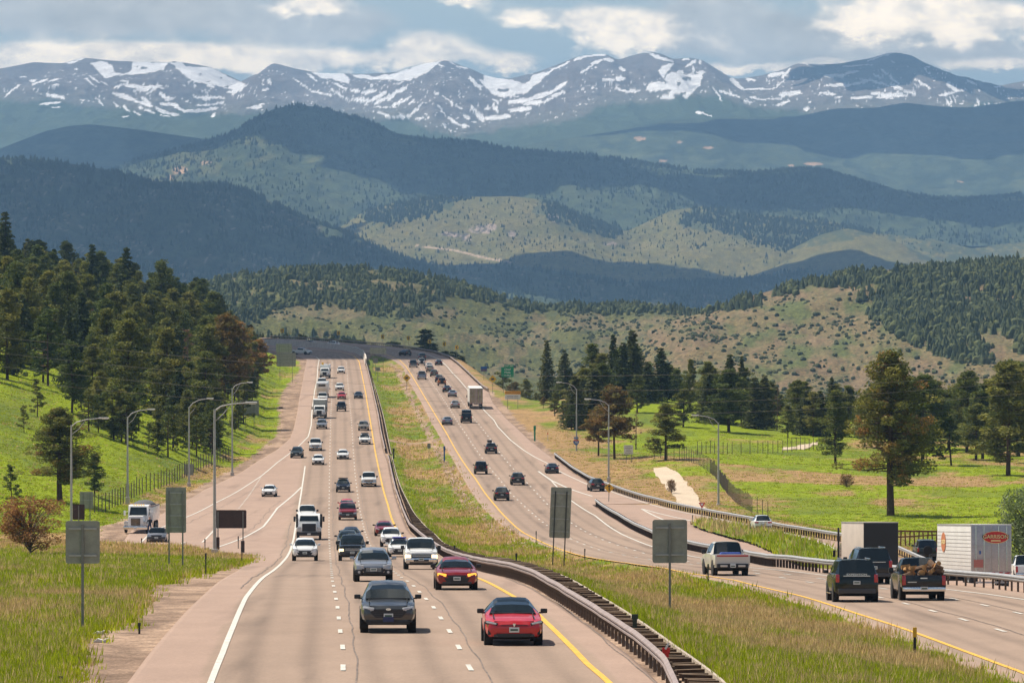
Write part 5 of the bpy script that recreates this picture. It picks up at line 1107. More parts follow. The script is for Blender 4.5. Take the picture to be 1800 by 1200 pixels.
for i, (px, d, tp_, k_) in enumerate(((905, 1240, 672, 'brown'), (925, 1190, 668, 'pine'), (942, 1130, 690, 'pine'), (955, 1000, 698, 'brown'), (975, 960, 690, 'pine'), (990, 930, 705, 'pine'), (1005, 900, 712, 'pine'), (1022, 940, 672, 'brown'), (915, 1160, 700, 'young'), (883, 1350, 655, 'young'), (985, 1050, 668, 'pine'), (1060, 960, 640, 'pine'), (1120, 950, 660, 'pine'), (1190, 1000, 650, 'pine'))):
    ptree(k_, px, 0, tp_, ['low rust brown pine behind the green exit sign', 'low green pine right of the exit sign', 'small olive pine below the dark blue-green spruce, left', 'low brown pine at the verge below the dark spruce', 'low olive pine left of the tallest lamp', 'low bushy pine at the foot of the shield lamp', 'low pine between the two right lamps', 'brown topped pine under the pale fir', 'small young pine on the verge under the exit sign', 'small young pine left of the exit sign', 'olive pine under the pale green fir', 'olive pine below the slender dark spruce', 'olive pine below the tallest spruce', 'dark pine left of the thin trunked pine'][i], d=d, wide=1.3)
for i in range(136):
    px = random.uniform(1000, 1990) if i < 120 else random.uniform(1850, 2150); d = random.uniform(900, 1150); top = float(np.interp(px, [1000, 1060, 1110, 1160, 1200, 1280, 1310, 1400, 1460, 1520, 1560, 1640, 1700, 1760, 1830], [636, 615, 600, 622, 650, 640, 645, 668, 668, 680, 680, 676, 668, 660, 655])) + random.uniform(2, 36)
    ptree(random.choice(['pine', 'fir', 'fir', 'pine', 'spruce']), px, 0, top, 'dark conifer crowded in behind the front pines of the right wood', 'background conifers of the right wood', d=d, wide=1.6)
ptree('spruce', 748, 0, 571, 'dark spruce standing on the outside of the far bend', d=1545, wide=1.7)
for i, (px, tp_, d) in enumerate(((692, 592, 1620), (797, 612, 1480), (812, 622, 1440), (783, 612, 1500), (842, 662, 1380), (822, 645, 1400), (655, 598, 1690))):
    ptree('fir', px, 0, tp_, ['small dark fir left of the bend spruce', 'small dark fir just right of the bend chevrons', 'low dark fir on the verge above the violet sign', 'tiny dark fir under the last chevron', 'dark low fir left of the violet sign', 'tiny dark fir on the outer verge', 'tiny fir above the far guardrail'][i], d=d, wide=1.6)
for i in range(34):
    px = 440 + i * 6 + random.uniform(-3, 3); d = 1716 + random.uniform(0, 20); x = (px - 900) / F * d; s = F / d; z = gz(x, d); top = 500 + (578 - 500) + random.uniform(0, 12) + (px - 440) * .05
    H = (500 - top) * d / F - z
    if H > 2: tree('fir', x, d, H, 'dark conifer in the row behind the far guardrail', 'dark conifers behind the far guardrail', z, 1.0)
# ------------------------------------------------------------------ grass
def trail_at(x, y):
    z = prof(y) * 0 + ground(x, y); a, b = 900 + F * x / y, 500 - F * z / y; r = np.zeros(np.shape(x), bool)
    for P in (TRAIL, TR2): r |= inpoly(a, b, P)
    return r
def strip_path(lab, A_, B_):
    n = 60; ta = np.linspace(0, 1, n); V_ = []
    def ev(P):
        W = [hit(*p) for p in P]; c = np.linspace(0, 1, len(W)); return np.interp(ta, c, [w[0] for w in W]), np.interp(ta, c, [w[1] for w in W])
    (ax, ay), (bx, by) = ev(A_), ev(B_); u = np.linspace(0, 1, 8); wob = (fbm(ta * 14, ta * 0, 3, 4) - .5)[:, None] * .8
    X = ax[:, None] * (1 - u) + bx[:, None] * u + wob; Y = ay[:, None] * (1 - u) + by[:, None] * u; Z = ground(X, Y) + .07
    c = np.ones(X.shape)[..., None] * A(.50, .40, .29) * (.85 + .3 * fbm(X, Y, 4, 7))[..., None]
    tag(np_mesh('path', np.stack([X, Y, Z], -1).reshape(-1, 3), grid_faces(n, 8), Mrd, True, c.reshape(-1, 3)), kind='structure')
strip_path('', [(1149, 823), (1155, 838), (1167, 853), (1184, 872), (1198, 892)], [(1172, 821), (1190, 829), (1206, 848), (1222, 868), (1241, 894)])
strip_path('', [(1375, 792), (1400, 790), (1436, 782)], [(1376, 787), (1400, 785), (1436, 777)])
def grass(name, lab, sel, y0, y1, n, h0, h1, seed, wk=1.0, tall=1.0):
    r = np.random.default_rng(seed); N = n * 6; u = r.uniform(0, 1, N); y = 1 / (1 / y0 + (1 / y1 - 1 / y0) * u); px = r.uniform(-120, 1920, N); x = (px - 900) / F * y
    k = sel(x, y); k &= ~trail_at(x, y); k &= r.uniform(0, 1, len(x)) < .25 + 1.5 * fbm(x / 2.2, y / 5, 3, seed + 7); x, y = x[k][:n], y[k][:n]; m = len(x); z = ground(x, y); tn = grass_mix(x, y); ht = fbm(x / 4, y / 8, 3, seed)
    dry = r.uniform(0, 1, m) < .08 + .52 * tn; nb = 4
    col = np.where(dry[:, None], mixn(r.uniform(0, 1, m), A(.42, .28, .13), A(.74, .55, .28)), mixn(r.uniform(0, 1, m), A(.20, .25, .012), A(.48, .52, .022)))
    h = r.uniform(h0, h1, m) * (.7 + .6 * ht) * np.where(dry, 1.25, .9) * tall; wd = .00009 * y * wk * r.uniform(.7, 1.3, m) + .006
    vs, cs_ = [], []
    for b in range(nb):
        a = r.uniform(0, 6.283, m); rd = r.uniform(0, .16, m) * (1 + y / 300); bx, by = x + np.cos(a) * rd, y + np.sin(a) * rd; ln = h * r.uniform(.1, .5, m); hh = h * r.uniform(.6, 1.1, m); ca, sa = np.cos(a), np.sin(a)
        tx, ty = bx + ca * ln, by + sa * ln
        vs.append(np.stack([np.stack([bx - wd, by, z - .04], -1), np.stack([bx + wd, by, z - .04], -1), np.stack([tx, ty, z + hh], -1)], 1)); cs_.append(np.repeat((col * r.uniform(.8, 1.2, (m, 1)))[:, None], 3, 1))
    v = np.concatenate(vs).reshape(-1, 3); c = np.concatenate(cs_).reshape(-1, 3)
    o = np_mesh(name, v, np.arange(len(v)).reshape(-1, 3), Mgrs, False, c); tag(o, lab, 'grass', kind='stuff')
Mgrs = fol_mat('grass_blades', .6, .0)
jit = lambda x, y: (fbm(x / 1.3, y / 3, 3, 61) - .5) * 1.6 + rng.normal(0, .45, np.shape(x)) * (.6 + np.asarray(y) / 700)
grass('tall_grass', 'tall green and tan grass on the lower left verge', lambda x, y: (x < DIRT_L(y) + jit(x, y) - .1) & (y < 470), 125, 470, 84000, .18, .4, 501, wk=.8)
grass('median_grass', 'green and reddish tan grass filling the median', lambda x, y: (x > DECK_R(y) + .25) & (x < DIRT_M(y) + jit(x, y)) & ~(np.abs(y - 860 - (x + 15) * .35) < 3.5), 120, 1330, 112000, .18, .4, 502, wk=.8)
grass('meadow_grass', 'rough grass on the right verge and meadow', lambda x, y: (x > DIRT_R(y) + 1.2 + jit(x, y)) & (y > 430), 430, 900, 26000, .08, .2, 503, tall=.8)
grass('slope_grass', 'bright grass on the left hillside', lambda x, y: (x < DIRT_L(y) - .5 + jit(x, y)) & (y > 505), 505, 1280, 34000, .08, .18, 504)
grass('edge_weeds', 'thin weeds along the gravel edge of the outbound lanes', lambda x, y: (np.abs(x - DIRT_M(y) - .4) < .9), 112, 330, 1600, .2, .45, 505)
# grassy island between the ramp lanes
ISP = [(1213, 924), (1225, 917), (1250, 917), (1322, 930), (1383, 943), (1467, 962), (1560, 985), (1560, 1002), (1458, 980), (1350, 963), (1283, 948), (1235, 934)]
def pw(p): d = float(pydr(p[1])); d = d if d > 10 else d; return ((p[0] - 900) / F * d, d)
IW = [pw(p) for p in ISP]; bm = bmesh.new(); xs_ = [p[0] for p in IW]; ys_ = [p[1] for p in IW]
gx, gy = np.meshgrid(np.linspace(min(xs_), max(xs_), 60), np.linspace(min(ys_), max(ys_), 90)); ins = inpoly(gx, gy, IW)
zz = surf(gx, gy) + .12 + .25 * fbm(gx / 3, gy / 3, 3, 9); fc = grid_faces(90, 60); fc = fc[ins.reshape(-1)[fc].all(1)]
cc = ground_col(gx, gy) * 0 + mixn(fbm(gx / 2, gy / 4, 4, 51), GR2, GRN)
tag(np_mesh('grass_island', np.stack([gx, gy, zz], -1).reshape(-1, 3), fc, Mgr, True, cc.reshape(-1, 3)), kind='structure')
_gold = ground
def ground(x, y):
    z = _gold(x, y); return np.where(inpoly(np.asarray(x, float), np.asarray(y, float), IW), surf(x, y) + .2, z)
grass('island_grass', 'tall weedy green grass on the ramp island', lambda x, y: inpoly(x, y, IW), min(ys_), max(ys_), 5000, .4, .9, 506)
# ------------------------------------------------------------------ vehicles
glass = pmat('window_glass', (.010, .014, .013), .03, spec=.9); tyre_m = pmat('tyre_rubber', (.018, .017, .017), .85); rim_m = pmat('alloy_rim', (.45, .45, .46), .35, .8); rim_d = pmat('dark_rim', (.06, .06, .065), .4, .6)
chrome = pmat('chrome', (.72, .72, .72), .14, 1.0); trim_m = pmat('grey_trim', (.055, .056, .058), .6); under_m = pmat('underbody', (.012, .012, .012), .9); plate_m = pmat('plate_white', (.62, .64, .62), .5); plate_t = pmat('plate_lettering', (.03, .08, .05), .5)
hl_m = pmat('headlamp_glass', (.50, .51, .52), .12, coat=1); hl_w = pmat('headlamp_lit', (.9, .8, .6), .15, emit=(1, .72, .38, 1.6)); amber = pmat('amber_lamp', (.8, .3, .03), .2, emit=(1, .45, .06, 1.0)); tl_m = pmat('tail_lamp', (.42, .01, .012), .15, coat=1)
PC = {}
def paint(n, c, metal=.35, rough=.32):
    k = 'paint_' + n
    m = pmat(k, c, rough, metal, coat=.35 if max(c) < .05 else .7); return m
SP_ = {  # L, W, H, wheel r, cowl, roof front, roof rear, glass base rear, hood z, belt z, rear deck z, roof half width, nose z
    'sedan': (4.85, 1.85, 1.44, .33, 1.45, 2.35, 3.55, 4.35, .93, .92, 1.03, .56, .72),
    'hatch': (4.35, 1.79, 1.50, .32, 1.15, 2.0, 3.6, 4.22, .97, .95, 1.02, .58, .76),
    'suv': (4.7, 1.87, 1.69, .36, 1.25, 2.05, 4.1, 4.58, 1.08, 1.06, 1.08, .62, .86),
    'wagon': (4.8, 1.84, 1.62, .35, 1.3, 2.15, 4.1, 4.66, 1.02, 1.0, 1.02, .61, .80),
    'big': (5.3, 2.03, 1.92, .40, 1.45, 2.15, 4.85, 5.2, 1.22, 1.2, 1.2, .70, 1.0),
    'van': (5.6, 2.0, 2.35, .36, .85, 1.65, 5.35, 5.55, 1.15, 1.2, 1.25, .78, .95),
    'jeep': (4.3, 1.86, 1.84, .42, 1.45, 1.72, 4.05, 4.18, 1.14, 1.16, 1.16, .70, 1.08),
    'pickup': (5.9, 2.03, 1.93, .42, 1.5, 2.25, 3.65, 3.85, 1.24, 1.2, 1.2, .68, 1.06)}
_wheel = {}
def wheel(par, x, y, r, dark):
    key = (round(r, 2), dark)
    if key not in _wheel:
        w = .23; P = [(-.115, r * .62), (-.115, r * .93), (-.08, r), (.08, r), (.115, r * .93), (.115, r * .62)]; n = 20; m = MB()
        for i in range(n):
            a = 2 * math.pi * i / n
            for (u, q) in P: m.v.append((u, q * math.cos(a), q * math.sin(a)))
        for i in range(n):
            for j in range(5): m.f.append([i * 6 + j, i * 6 + j + 1, ((i + 1) % n) * 6 + j + 1, ((i + 1) % n) * 6 + j]); m.m.append(0)
        t = m.build('wheel', tyre_m, None, .9); q = MB().tube([(-.09, 0, 0), (.09, 0, 0)], r * .63, n=16)
        for k in range(5): q.box((.095, r * .34 * math.cos(k * 1.257), r * .34 * math.sin(k * 1.257)), (.02, r * .5, r * .12), RX(k * 1.257))
        rm = q.build('rim', rim_d if dark else rim_m, None, .6); _wheel[key] = (t.data, rm.data); bpy.data.objects.remove(t); bpy.data.objects.remove(rm)
    a, b = _wheel[key]; o = bpy.data.objects.new('wheel', a); COL.objects.link(o); o.parent = par; o.location = (x, y, r)
    if x < 0: o.rotation_euler = (0, 0, math.pi)
    q = bpy.data.objects.new('rim', b); COL.objects.link(q); q.parent = o
def loft(st, W):
    """st: stations (y, wf, zb, zs, ztop, cabin, wr); returns ring verts"""
    rings = []
    for y, wf, zb, zs, zt, cab, wr in st:
        w = W / 2 * wf; zm = zb + (zs - zb) * .55
        if cab: R_ = [(0, zb), (w * .86, zb), (w * .97, zb + .12), (w, zm), (w * .965, zs), (w * .93, zs + .035), (wr * W / 1.85, zt - .09), (wr * W / 1.85 - .11, zt - .012), (0, zt + .015)]
        else: R_ = [(0, zb), (w * .86, zb), (w * .97, zb + .12), (w, zm), (w * .965, zs - .01), (w * .90, zs + (zt - zs) * .4), (w * .82, zt - .03), (w * .60, zt - .006), (0, zt + .012)]
        rings.append([(x, y, z) for x, z in R_] + [(-x, y, z) for x, z in R_[-2:0:-1]])
    return rings
def road_frame(px, py, side, line=None, z=None, d=None, rz=None, zoff=0.0):
    """position and matrix for something on wheels"""
    if d is None: d = float((pyd if side == 'L' else pydr)(py))
    x = (px - 900) / F * d
    ln = line or (LD2 if side == 'L' else RD1); g = (float(ln(d + 6)) - float(ln(d - 6))) / 12
    th = (-math.atan(g)) if side == 'L' else math.pi - math.atan(g)
    if rz is not None: th = rz
    zz = rz_(x, d) if z is None else z; dz = (rz_(x, d + 3) - rz_(x, d - 3)) / 6
    up = Vector((0, -dz, 1)).normalized(); fy = Vector((-math.sin(th), math.cos(th), 0)); fy = (fy - up * fy.dot(up)).normalized(); fx = fy.cross(up)
    M = Matrix((fx, fy, up)).transposed().to_4x4(); M.translation = Vector((x, d, zz + .012 + zoff)); return M
def vehicle(kind, M, col, name, lab, cat, grp=None, dark_rim=False, lit=None, rack=None, plate=1, roofc=None, front=True, rear=True, extra=None, nolink=False):
    L, W, H, wr_, cw, rf, rb, gb, hz_, bz, dz, rw, nz = SP_[kind]; root = empty(name, (0, 0, 0), 0, lab, cat, grp); root.matrix_world = M; y0 = -L / 2
    box = kind in ('jeep', 'van', 'big', 'pickup'); zb = .26 if kind in ('sedan', 'hatch') else .34 if kind != 'jeep' else .45
    st_ = [(0, .80 if not box else .88, zb + .12, nz - .16, nz - .05, 0, 0), (.07, .90 if not box else .95, zb + .03, nz - .03, nz + .05, 0, 0), (.30, .97 if not box else .99, zb, nz + .04, nz + .11, 0, 0),
           (.75, 1.0, zb, bz - .06, hz_ - .04, 0, 0), (cw, 1.0, zb, bz, hz_ + .03, 0, 0), (cw + (rf - cw) * .5, 1.0, zb, bz + .01, (hz_ + .03 + H) / 2 + .03, 1, rw + .10), (rf, 1.0, zb, bz + .02, H - (.13 if not box else .07), 1, rw + .01),
           (rf + .22, 1.0, zb, bz + .025, H - (.06 if not box else .02), 1, rw + .02), ((rf * 1.4 + rb) / 2.4, 1.0, zb, bz + .03, H, 1, rw + .02), (rb, 1.0, zb, bz + .05, H - (.05 if not box else .015), 1, rw - .01)]
    nrf = len(st_) - 1
    if kind == 'pickup': st_ += [(gb, 1.0, zb, bz, dz + .03, 0, 0), (gb + .03, .99, zb, bz - .12, bz - .08, 0, 0)]
    else: st_ += [(gb, .96, zb, bz + .02, dz + .04, 0, 0), (L - .06, .93, zb + .04, bz - .06, dz - .01, 0, 0), (L, .86, zb + .14, bz - .2, dz - .16, 0, 0)]
    R_ = loft(st_, W); n = 16; body, fr, rr, rp, sd = MB(), MB(), MB(), MB(), {1: MB(), -1: MB()}
    body.v = [(x, y0 + y, z) for g in R_ for x, y, z in g]; ic = 4; ir = nrf
    for i in range(len(R_) - 1):
        for j in range(n):
            q = [i * n + j, i * n + (j + 1) % n, (i + 1) * n + (j + 1) % n, (i + 1) * n + j]; tgt = body
            top = j in (6, 7, 8, 9); side = j in (5, 10)
            if top and i in (ic, ic + 1): tgt = fr
            elif top and i == ir: tgt = rr
            elif top and roofc and ic + 1 < i < ir: tgt = rp
            elif side and ic + 1 <= i < ir: tgt = sd[1 if j == 5 else -1]
            elif side and i == ir and kind in ('suv', 'wagon', 'hatch') : tgt = body
            if tgt is body: body.f.append(q); body.m.append(0)
            else: b = len(tgt.v); tgt.v += [body.v[k] for k in q]; tgt.f.append([b, b + 1, b + 2, b + 3]); tgt.m.append(0)
    body.f.append(list(range(n))[::-1]); body.m.append(0); e = (len(R_) - 1) * n; body.f.append([e + k for k in range(n)]); body.m.append(0)
    bo = body.build('body', col, root, .55)
    roofp = None
    def part(m, nm, mat, par=root, sm=.6): return m.build(nm, mat, par, sm)
    part(fr, 'windshield', glass); part(rr, 'rear_window', glass); part(sd[1], 'side_window', glass); part(sd[-1], 'side_window', glass)
    if roofc: part(rp, 'roof_panel', roofc)
    # wheels and arches
    ya, yb = y0 + .17 * L + .08, y0 + L - .19 * L - .05; r = wr_
    for y in (ya, yb):
        for s in (1, -1):
            a = MB().tube([(s * (W / 2 - .26), y, r), (s * (W / 2 + .008), y, r)], r + .075, n=22); part(a, 'wheel_arch', under_m, bo); wheel(root, s * (W / 2 - .105), y, r, dark_rim)
    part(MB().box((0, 0, zb - .01), (W * .78, L * .86, .14)).box((0, ya, r), (W * .8, .1, .1)).box((0, yb, r), (W * .8, .12, .12)), 'underbody', under_m)
    for s in (1, -1):
        a = MB().box((s * (W / 2 + .10), y0 + cw + .32, bz + .12), (.22, .13, .15 if kind != 'pickup' else .24), bev=.035).box((s * (W / 2), y0 + cw + .34, bz + .06), (.12, .05, .05)); part(a, 'mirror', black_m if (box or dark_rim) else col)
    yn = y0
    if front:
        w = W / 2
        part(MB().box((0, y0 + cw + .04, hz_ + .045), (W * .80, .16, .035), bev=.01), 'cowl', black_m, bo)
        part(MB().box((-.32, y0 + cw + .10, hz_ + .085), (.56, .02, .015), RY(.06)).box((.34, y0 + cw + .10, hz_ + .085), (.56, .02, .015), RY(.06)), 'wiper', black_m, bo)
        if kind != 'van': part(MB().box((-W * .345, y0 + .12 + cw / 2, hz_ - .02), (.022, cw - .35, .05), RX(.09)).box((W * .345, y0 + .12 + cw / 2, hz_ - .02), (.022, cw - .35, .05), RX(.09)).box((0, y0 + .10, nz + .045), (W * .68, .05, .018)), 'hood_seam', under_m, bo)
        part(MB().box((0, y0 + .08, zb + .06), (W * .70, .16, .08), bev=.02), 'lower_lip', trim_m, bo)
        if kind in ('sedan', 'hatch', 'suv', 'wagon'):
            gh = {'sedan': .12, 'hatch': .16, 'suv': .22, 'wagon': .2}[kind]; gz_ = nz - .12 - gh / 2 + (.0 if kind != 'sedan' else .04)
            g = MB().prism([(-w * .50, gz_ + gh / 2), (-w * .40, gz_ - gh / 2), (w * .40, gz_ - gh / 2), (w * .50, gz_ + gh / 2)], yn - .025, yn + .06); gr_ = part(g, 'grille', black_m)
            for k in range(3): part(MB().box((0, yn - .03, gz_ + gh * (k - 1) * .3), (w * .8, .012, .016)), 'grille_bar', chrome if kind == 'wagon' else trim_m, gr_)
            part(MB().prism([(-w * .62, zb + .27), (-w * .5, zb + .10), (w * .5, zb + .10), (w * .62, zb + .27)], yn - .02, yn + .1), 'air_intake', black_m)
            for s in (1, -1):
                part(MB().box((s * w * .70, yn + .12, nz - .05), (.42, .20, .13), RZ(s * .38) @ RY(s * -.12), bev=.045), 'headlight', lit or hl_m)
                part(MB().box((s * w * .74, yn + .10, zb + .22), (.2, .14, .14), RZ(s * .35), bev=.04), 'fog_light_recess', trim_m)
        else:
            gh = .42 if kind == 'pickup' else .34; gz_ = nz - .12 - gh / 2; g = MB().box((0, yn - .01, gz_), (w * 1.16, .09, gh), bev=.03); gr_ = part(g, 'grille', black_m)
            for k in range(4 if kind != 'jeep' else 0): part(MB().box((0, yn - .06, gz_ + gh * (k - 1.5) * .24), (w * 1.1, .02, .03)), 'grille_bar', chrome if kind == 'pickup' else trim_m, gr_)
            for s in (1, -1):
                if kind == 'jeep': part(MB().tube([(s * w * .62, yn - .06, gz_ + .06), (s * w * .62, yn + .05, gz_ + .06)], .10, n=16), 'headlight', lit or hl_m)
                else: part(MB().box((s * w * .80, yn + .05, gz_ + .03), (w * .36, .16, .26), RZ(s * .2), bev=.05), 'headlight', lit or hl_m)
            part(MB().box((0, yn - .06, zb + .24), (W * .93, .2, .24), bev=.05), 'front_bumper', chrome if kind == 'pickup' and not dark_rim else trim_m)
            part(MB().box((0, yn - .165, zb + .2), (w * .9, .02, .12)), 'air_intake', black_m)
    if plate:
        yy, zz = (yn - .05 - (.12 if box else 0), zb + .24 if not box else zb + .26)
        pl = part(MB().box((0, yy, zz), (.32, .015, .16), bev=.005), 'license_plate', plate_m); part(MB().box((0, yy - .01, zz), (.24, .006, .055)), 'plate_text', plate_t, pl)
    ye = y0 + L
    if rear and kind != 'pickup':
        w = W / 2; tz = bz - .08
        if kind in ('big', 'jeep', 'van'):
            for s in (1, -1): part(MB().box((s * w * .86, ye - .04, tz - .05), (.17, .14, .36), bev=.03), 'taillight', tl_m)
        else:
            for s in (1, -1): part(MB().box((s * w * .72, ye - .07, tz - .02), (.40, .18, .17), RZ(s * -.3), bev=.04), 'taillight', tl_m)
        part(MB().box((0, ye + .0, zb + .16), (W * .84, .12, .22), bev=.04), 'rear_bumper', trim_m); pz = bz - .32 if kind != 'sedan' else bz - .22
        pl = part(MB().box((0, ye + .012, pz), (.32, .02, .16), bev=.005), 'license_plate', plate_m); part(MB().box((0, ye + .025, pz), (.24, .006, .055)), 'plate_text', plate_t, pl)
        if kind == 'jeep': sp = MB().tube([(0, ye + .03, 1.0), (0, ye + .24, 1.0)], .39, n=20); part(sp, 'spare_wheel', tyre_m)
        if kind in ('big', 'suv'): part(MB().box((0, ye - .03, bz - .02), (W * .6, .05, .03)), 'chrome_strip', chrome)
    if kind == 'pickup':
        b0, b1 = y0 + gb + .06, ye; w = W / 2; fz, tz = .72, 1.18; m = MB()
        m.box((0, (b0 + b1) / 2, fz - .14), (W * .96, b1 - b0, .22)); m.box((0, b0 + .03, (fz + tz) / 2), (W * .94, .06, tz - fz))
        for s in (1, -1): m.box((s * (w - .06), (b0 + b1) / 2, (fz + tz) / 2 - .06), (.12, b1 - b0, tz - fz + .12), bev=.02)
        part(m, 'bed', col); tg = part(MB().box((0, b1 - .03, .86), (W * .84, .07, .60), bev=.02), 'tailgate', col); part(MB().box((0, b1 + .015, 1.02), (.32, .03, .05)), 'tailgate_handle', chrome if not dark_rim else trim_m, tg)
        for s in (1, -1): part(MB().box((s * (w - .1), b1 - .02, .92), (.17, .1, .44), bev=.025), 'taillight', tl_m)
        part(MB().box((0, b1 + .09, .52), (W * .97, .2, .2), bev=.04), 'rear_bumper', chrome); pl = part(MB().box((0, b1 + .195, .55), (.32, .02, .16)), 'license_plate', plate_m); part(MB().box((0, b1 + .21, .55), (.24, .006, .055)), 'plate_text', plate_t, pl)
    if rack == 'rails':
        for s in (1, -1): part(MB().tube([(s * (rw - .06), y0 + rf + .1, H + .03), (s * (rw - .06), y0 + rb - .1, H + .03)], .025, n=6), 'roof_rail', chrome if not dark_rim else black_m)
    elif rack == 'box': part(MB().box((.25, y0 + (rf + rb) / 2 + .2, H + .25), (.75, 1.9, .36), bev=.12), 'roof_box', black_m)
    elif rack == 'bars': part(MB().box((0, y0 + rf + .5, H + .08), (1.2, .9, .05)).box((0, y0 + rf + .1, H + .12), (1.25, .06, .1)), 'roof_rack', black_m)
    return root, y0, L, W, H
C_ = dict(red=paint('red', (.50, .010, .018), .0, .35), dred=paint('dark_red', (.24, .006, .010), .1, .3), white=paint('white', (.80, .80, .78), 0, .35), silver=paint('silver', (.40, .41, .43), .7, .3), grey=paint('grey', (.075, .078, .08), .6, .3), black=paint('black', (.008, .0085, .009), .2, .25),
          dgreen=paint('dark_green_grey', (.03, .04, .038), .4, .3), green_black=paint('green_black', (.007, .014, .013), .3, .25), tan=paint('beige', (.34, .29, .23), .5, .3), navy=paint('navy', (.015, .022, .04), .4, .3), orange=paint('orange', (.45, .16, .02), .1, .4), offw=paint('warm_white', (.66, .62, .55), .1, .35), bluegrey=paint('blue_grey', (.22, .26, .33), .5, .3))
IN, OUTB = 'cars driving toward the viewer', 'cars driving away from the viewer'
def car(kind, px, py, side, c, lab, name=None, cat=None, **k):
    nm = name or {'sedan': 'sedan', 'hatch': 'hatchback', 'suv': 'suv', 'wagon': 'station_wagon', 'big': 'large_suv', 'van': 'van', 'jeep': 'off_roader', 'pickup': 'pickup_truck'}[kind]
    ct = cat or {'sedan': 'car', 'hatch': 'car', 'suv': 'car', 'wagon': 'car', 'big': 'suv', 'van': 'van', 'jeep': 'off-roader', 'pickup': 'pickup truck'}[kind]
    fk = {q: k.pop(q) for q in ('line', 'z', 'd', 'rz', 'zoff') if q in k}
    return vehicle(kind, road_frame(px, py, side, **fk), C_[c], nm, lab, ct, IN if side == 'L' else OUTB, **k)
# ---- nearest oncoming cars
def strip_parts(r_, names):
    for c in list(r_.children):
        if c.name.startswith(names):
            for g in list(c.children): bpy.data.objects.remove(g)
            bpy.data.objects.remove(c)
r_, y0, L, W, H = car('sedan', 899, 1129, 'L', 'red', 'bright red sedan with black glass roof, nearest car in the lane by the yellow line', roofc=glass, dark_rim=True)
strip_parts(r_, ('grille', 'air_intake', 'headlight', 'fog_light'))
MB().prism([(-.58, .38), (-.50, .27), (.50, .27), (.58, .38)], y0 - .03, y0 + .1).build('air_intake', black_m, r_); MB().box((0, y0 - .012, .635), (.86, .03, .02)).build('nose_seam', black_m, r_)
for s in (1, -1):
    h_ = MB().box((s * .70, y0 + .15, .70), (.44, .20, .11), RZ(s * .42) @ RY(s * -.16), bev=.045).build('headlight', black_m, r_, .6); MB().box((s * .70, y0 + .125, .715), (.36, .19, .055), RZ(s * .42) @ RY(s * -.16), bev=.02).build('lamp_lens', hl_m, h_, .6)
    MB().box((s * .78, y0 + .10, .42), (.10, .10, .16), RZ(s * .3), bev=.02).build('side_vent', black_m, r_)
MB().prism([(-.05, .70), (.05, .70), (.012, .60), (-.012, .60)], y0 - .06, y0 - .03).build('emblem', chrome, r_)
r_, y0, L, W, H = car('suv', 681, 1108, 'L', 'grey', 'dark grey crossover, nearest car in the middle lane', dark_rim=True)
strip_parts(r_, ('grille', 'air_intake')); g_ = MB().prism([(-.62, .70), (-.52, .80), (.52, .80), (.62, .70), (.44, .52), (-.44, .52)], y0 - .03, y0 + .1).build('grille', black_m, r_)
for k in range(4): MB().box((0, y0 - .034, .57 + k * .06), (.9 + .06 * k, .008, .014)).build('grille_bar', trim_m, g_)
MB().prism([(-.78, .40), (-.70, .30), (.70, .30), (.78, .40)], y0 - .02, y0 + .12).build('air_intake', black_m, r_)
MB().prism([(.09 * math.cos(i * .524), .80 + .04 * math.sin(i * .524)) for i in range(12)], y0 - .05, y0 - .01).build('emblem', chrome, r_); MB().box((0, y0 - .07, .46), (.36, .02, .17), bev=.01).build('front_plate', pmat('navy_plate', (.02, .03, .10), .4), r_)
r_, y0, L, W, H = car('sedan', 800.5, 1035, 'L', 'dred', 'dark red sedan with amber running lights beside the guardrail', lit=amber, dark_rim=True)
r_, y0, L, W, H = car('wagon', 655, 1021, 'L', 'silver', 'silver station wagon with black lower bumpers right behind the dark grey crossover', rack='rails')
for s in (1, -1):
    q_ = MB().box((s * .70, y0 + .06, .46), (.38, .16, .26), RZ(s * .3), bev=.05).build('bumper_corner', black_m, r_, .6); MB().tube([(s * .70, y0 - .06, .46), (s * .70, y0 + .02, .46)], .06, n=14).build('fog_light', hl_m, q_, .6)
MB().box((0, y0 - .05, .44), (.9, .06, .1), bev=.02).build('lower_grille', black_m, r_)
car('pickup', 739, 1000, 'L', 'white', 'white pickup truck with warm lit headlights behind the dark red sedan', lit=hl_w)
r_, y0, L, W, H = car('sedan', 702, 978, 'L', 'white', 'white sedan with a violet blue cover on its roof, left of the white pickup'); MB().box((0, y0 + 2.95, H + .05), (1.1, 1.2, .1), bev=.03).build('roof_cover', pmat('violet_cover', (.10, .09, .42), .6), r_)
car('suv', 687, 960, 'L', 'white', 'white crossover behind the sedan with the violet roof', dark_rim=True)
car('sedan', 675, 941, 'L', 'dred', 'dark maroon sedan with black hood behind the white crossover, inner lane', dark_rim=True)
car('pickup', 619, 985, 'L', 'black', 'black pickup truck with lit headlights left behind the silver wagon', lit=hl_w, dark_rim=True)
car('suv', 611, 966, 'L', 'dgreen', 'dark green-grey crossover tailgating behind the black pickup', dark_rim=True)
car('sedan', 617, 953, 'L', 'navy', 'dark sedan hidden behind the black pickup, only its roof showing')
car('suv', 536, 985, 'L', 'white', 'small white crossover alone in the outer lane in front of the flatbed truck')
car('big', 611, 913, 'L', 'dred', 'dark red luxury suv with lit vertical headlights and wide grille', lit=hl_m)
car('hatch', 609.5, 899, 'L', 'red', 'red hatchback peeking over the dark red suv')
car('suv', 603, 864, 'L', 'navy', 'dark navy off-road suv with a roof rack in the middle lane', rack='bars', dark_rim=True)
car('pickup', 648, 854, 'L', 'white', 'white pickup truck with dark mirrors in the inner lane beside the navy suv')
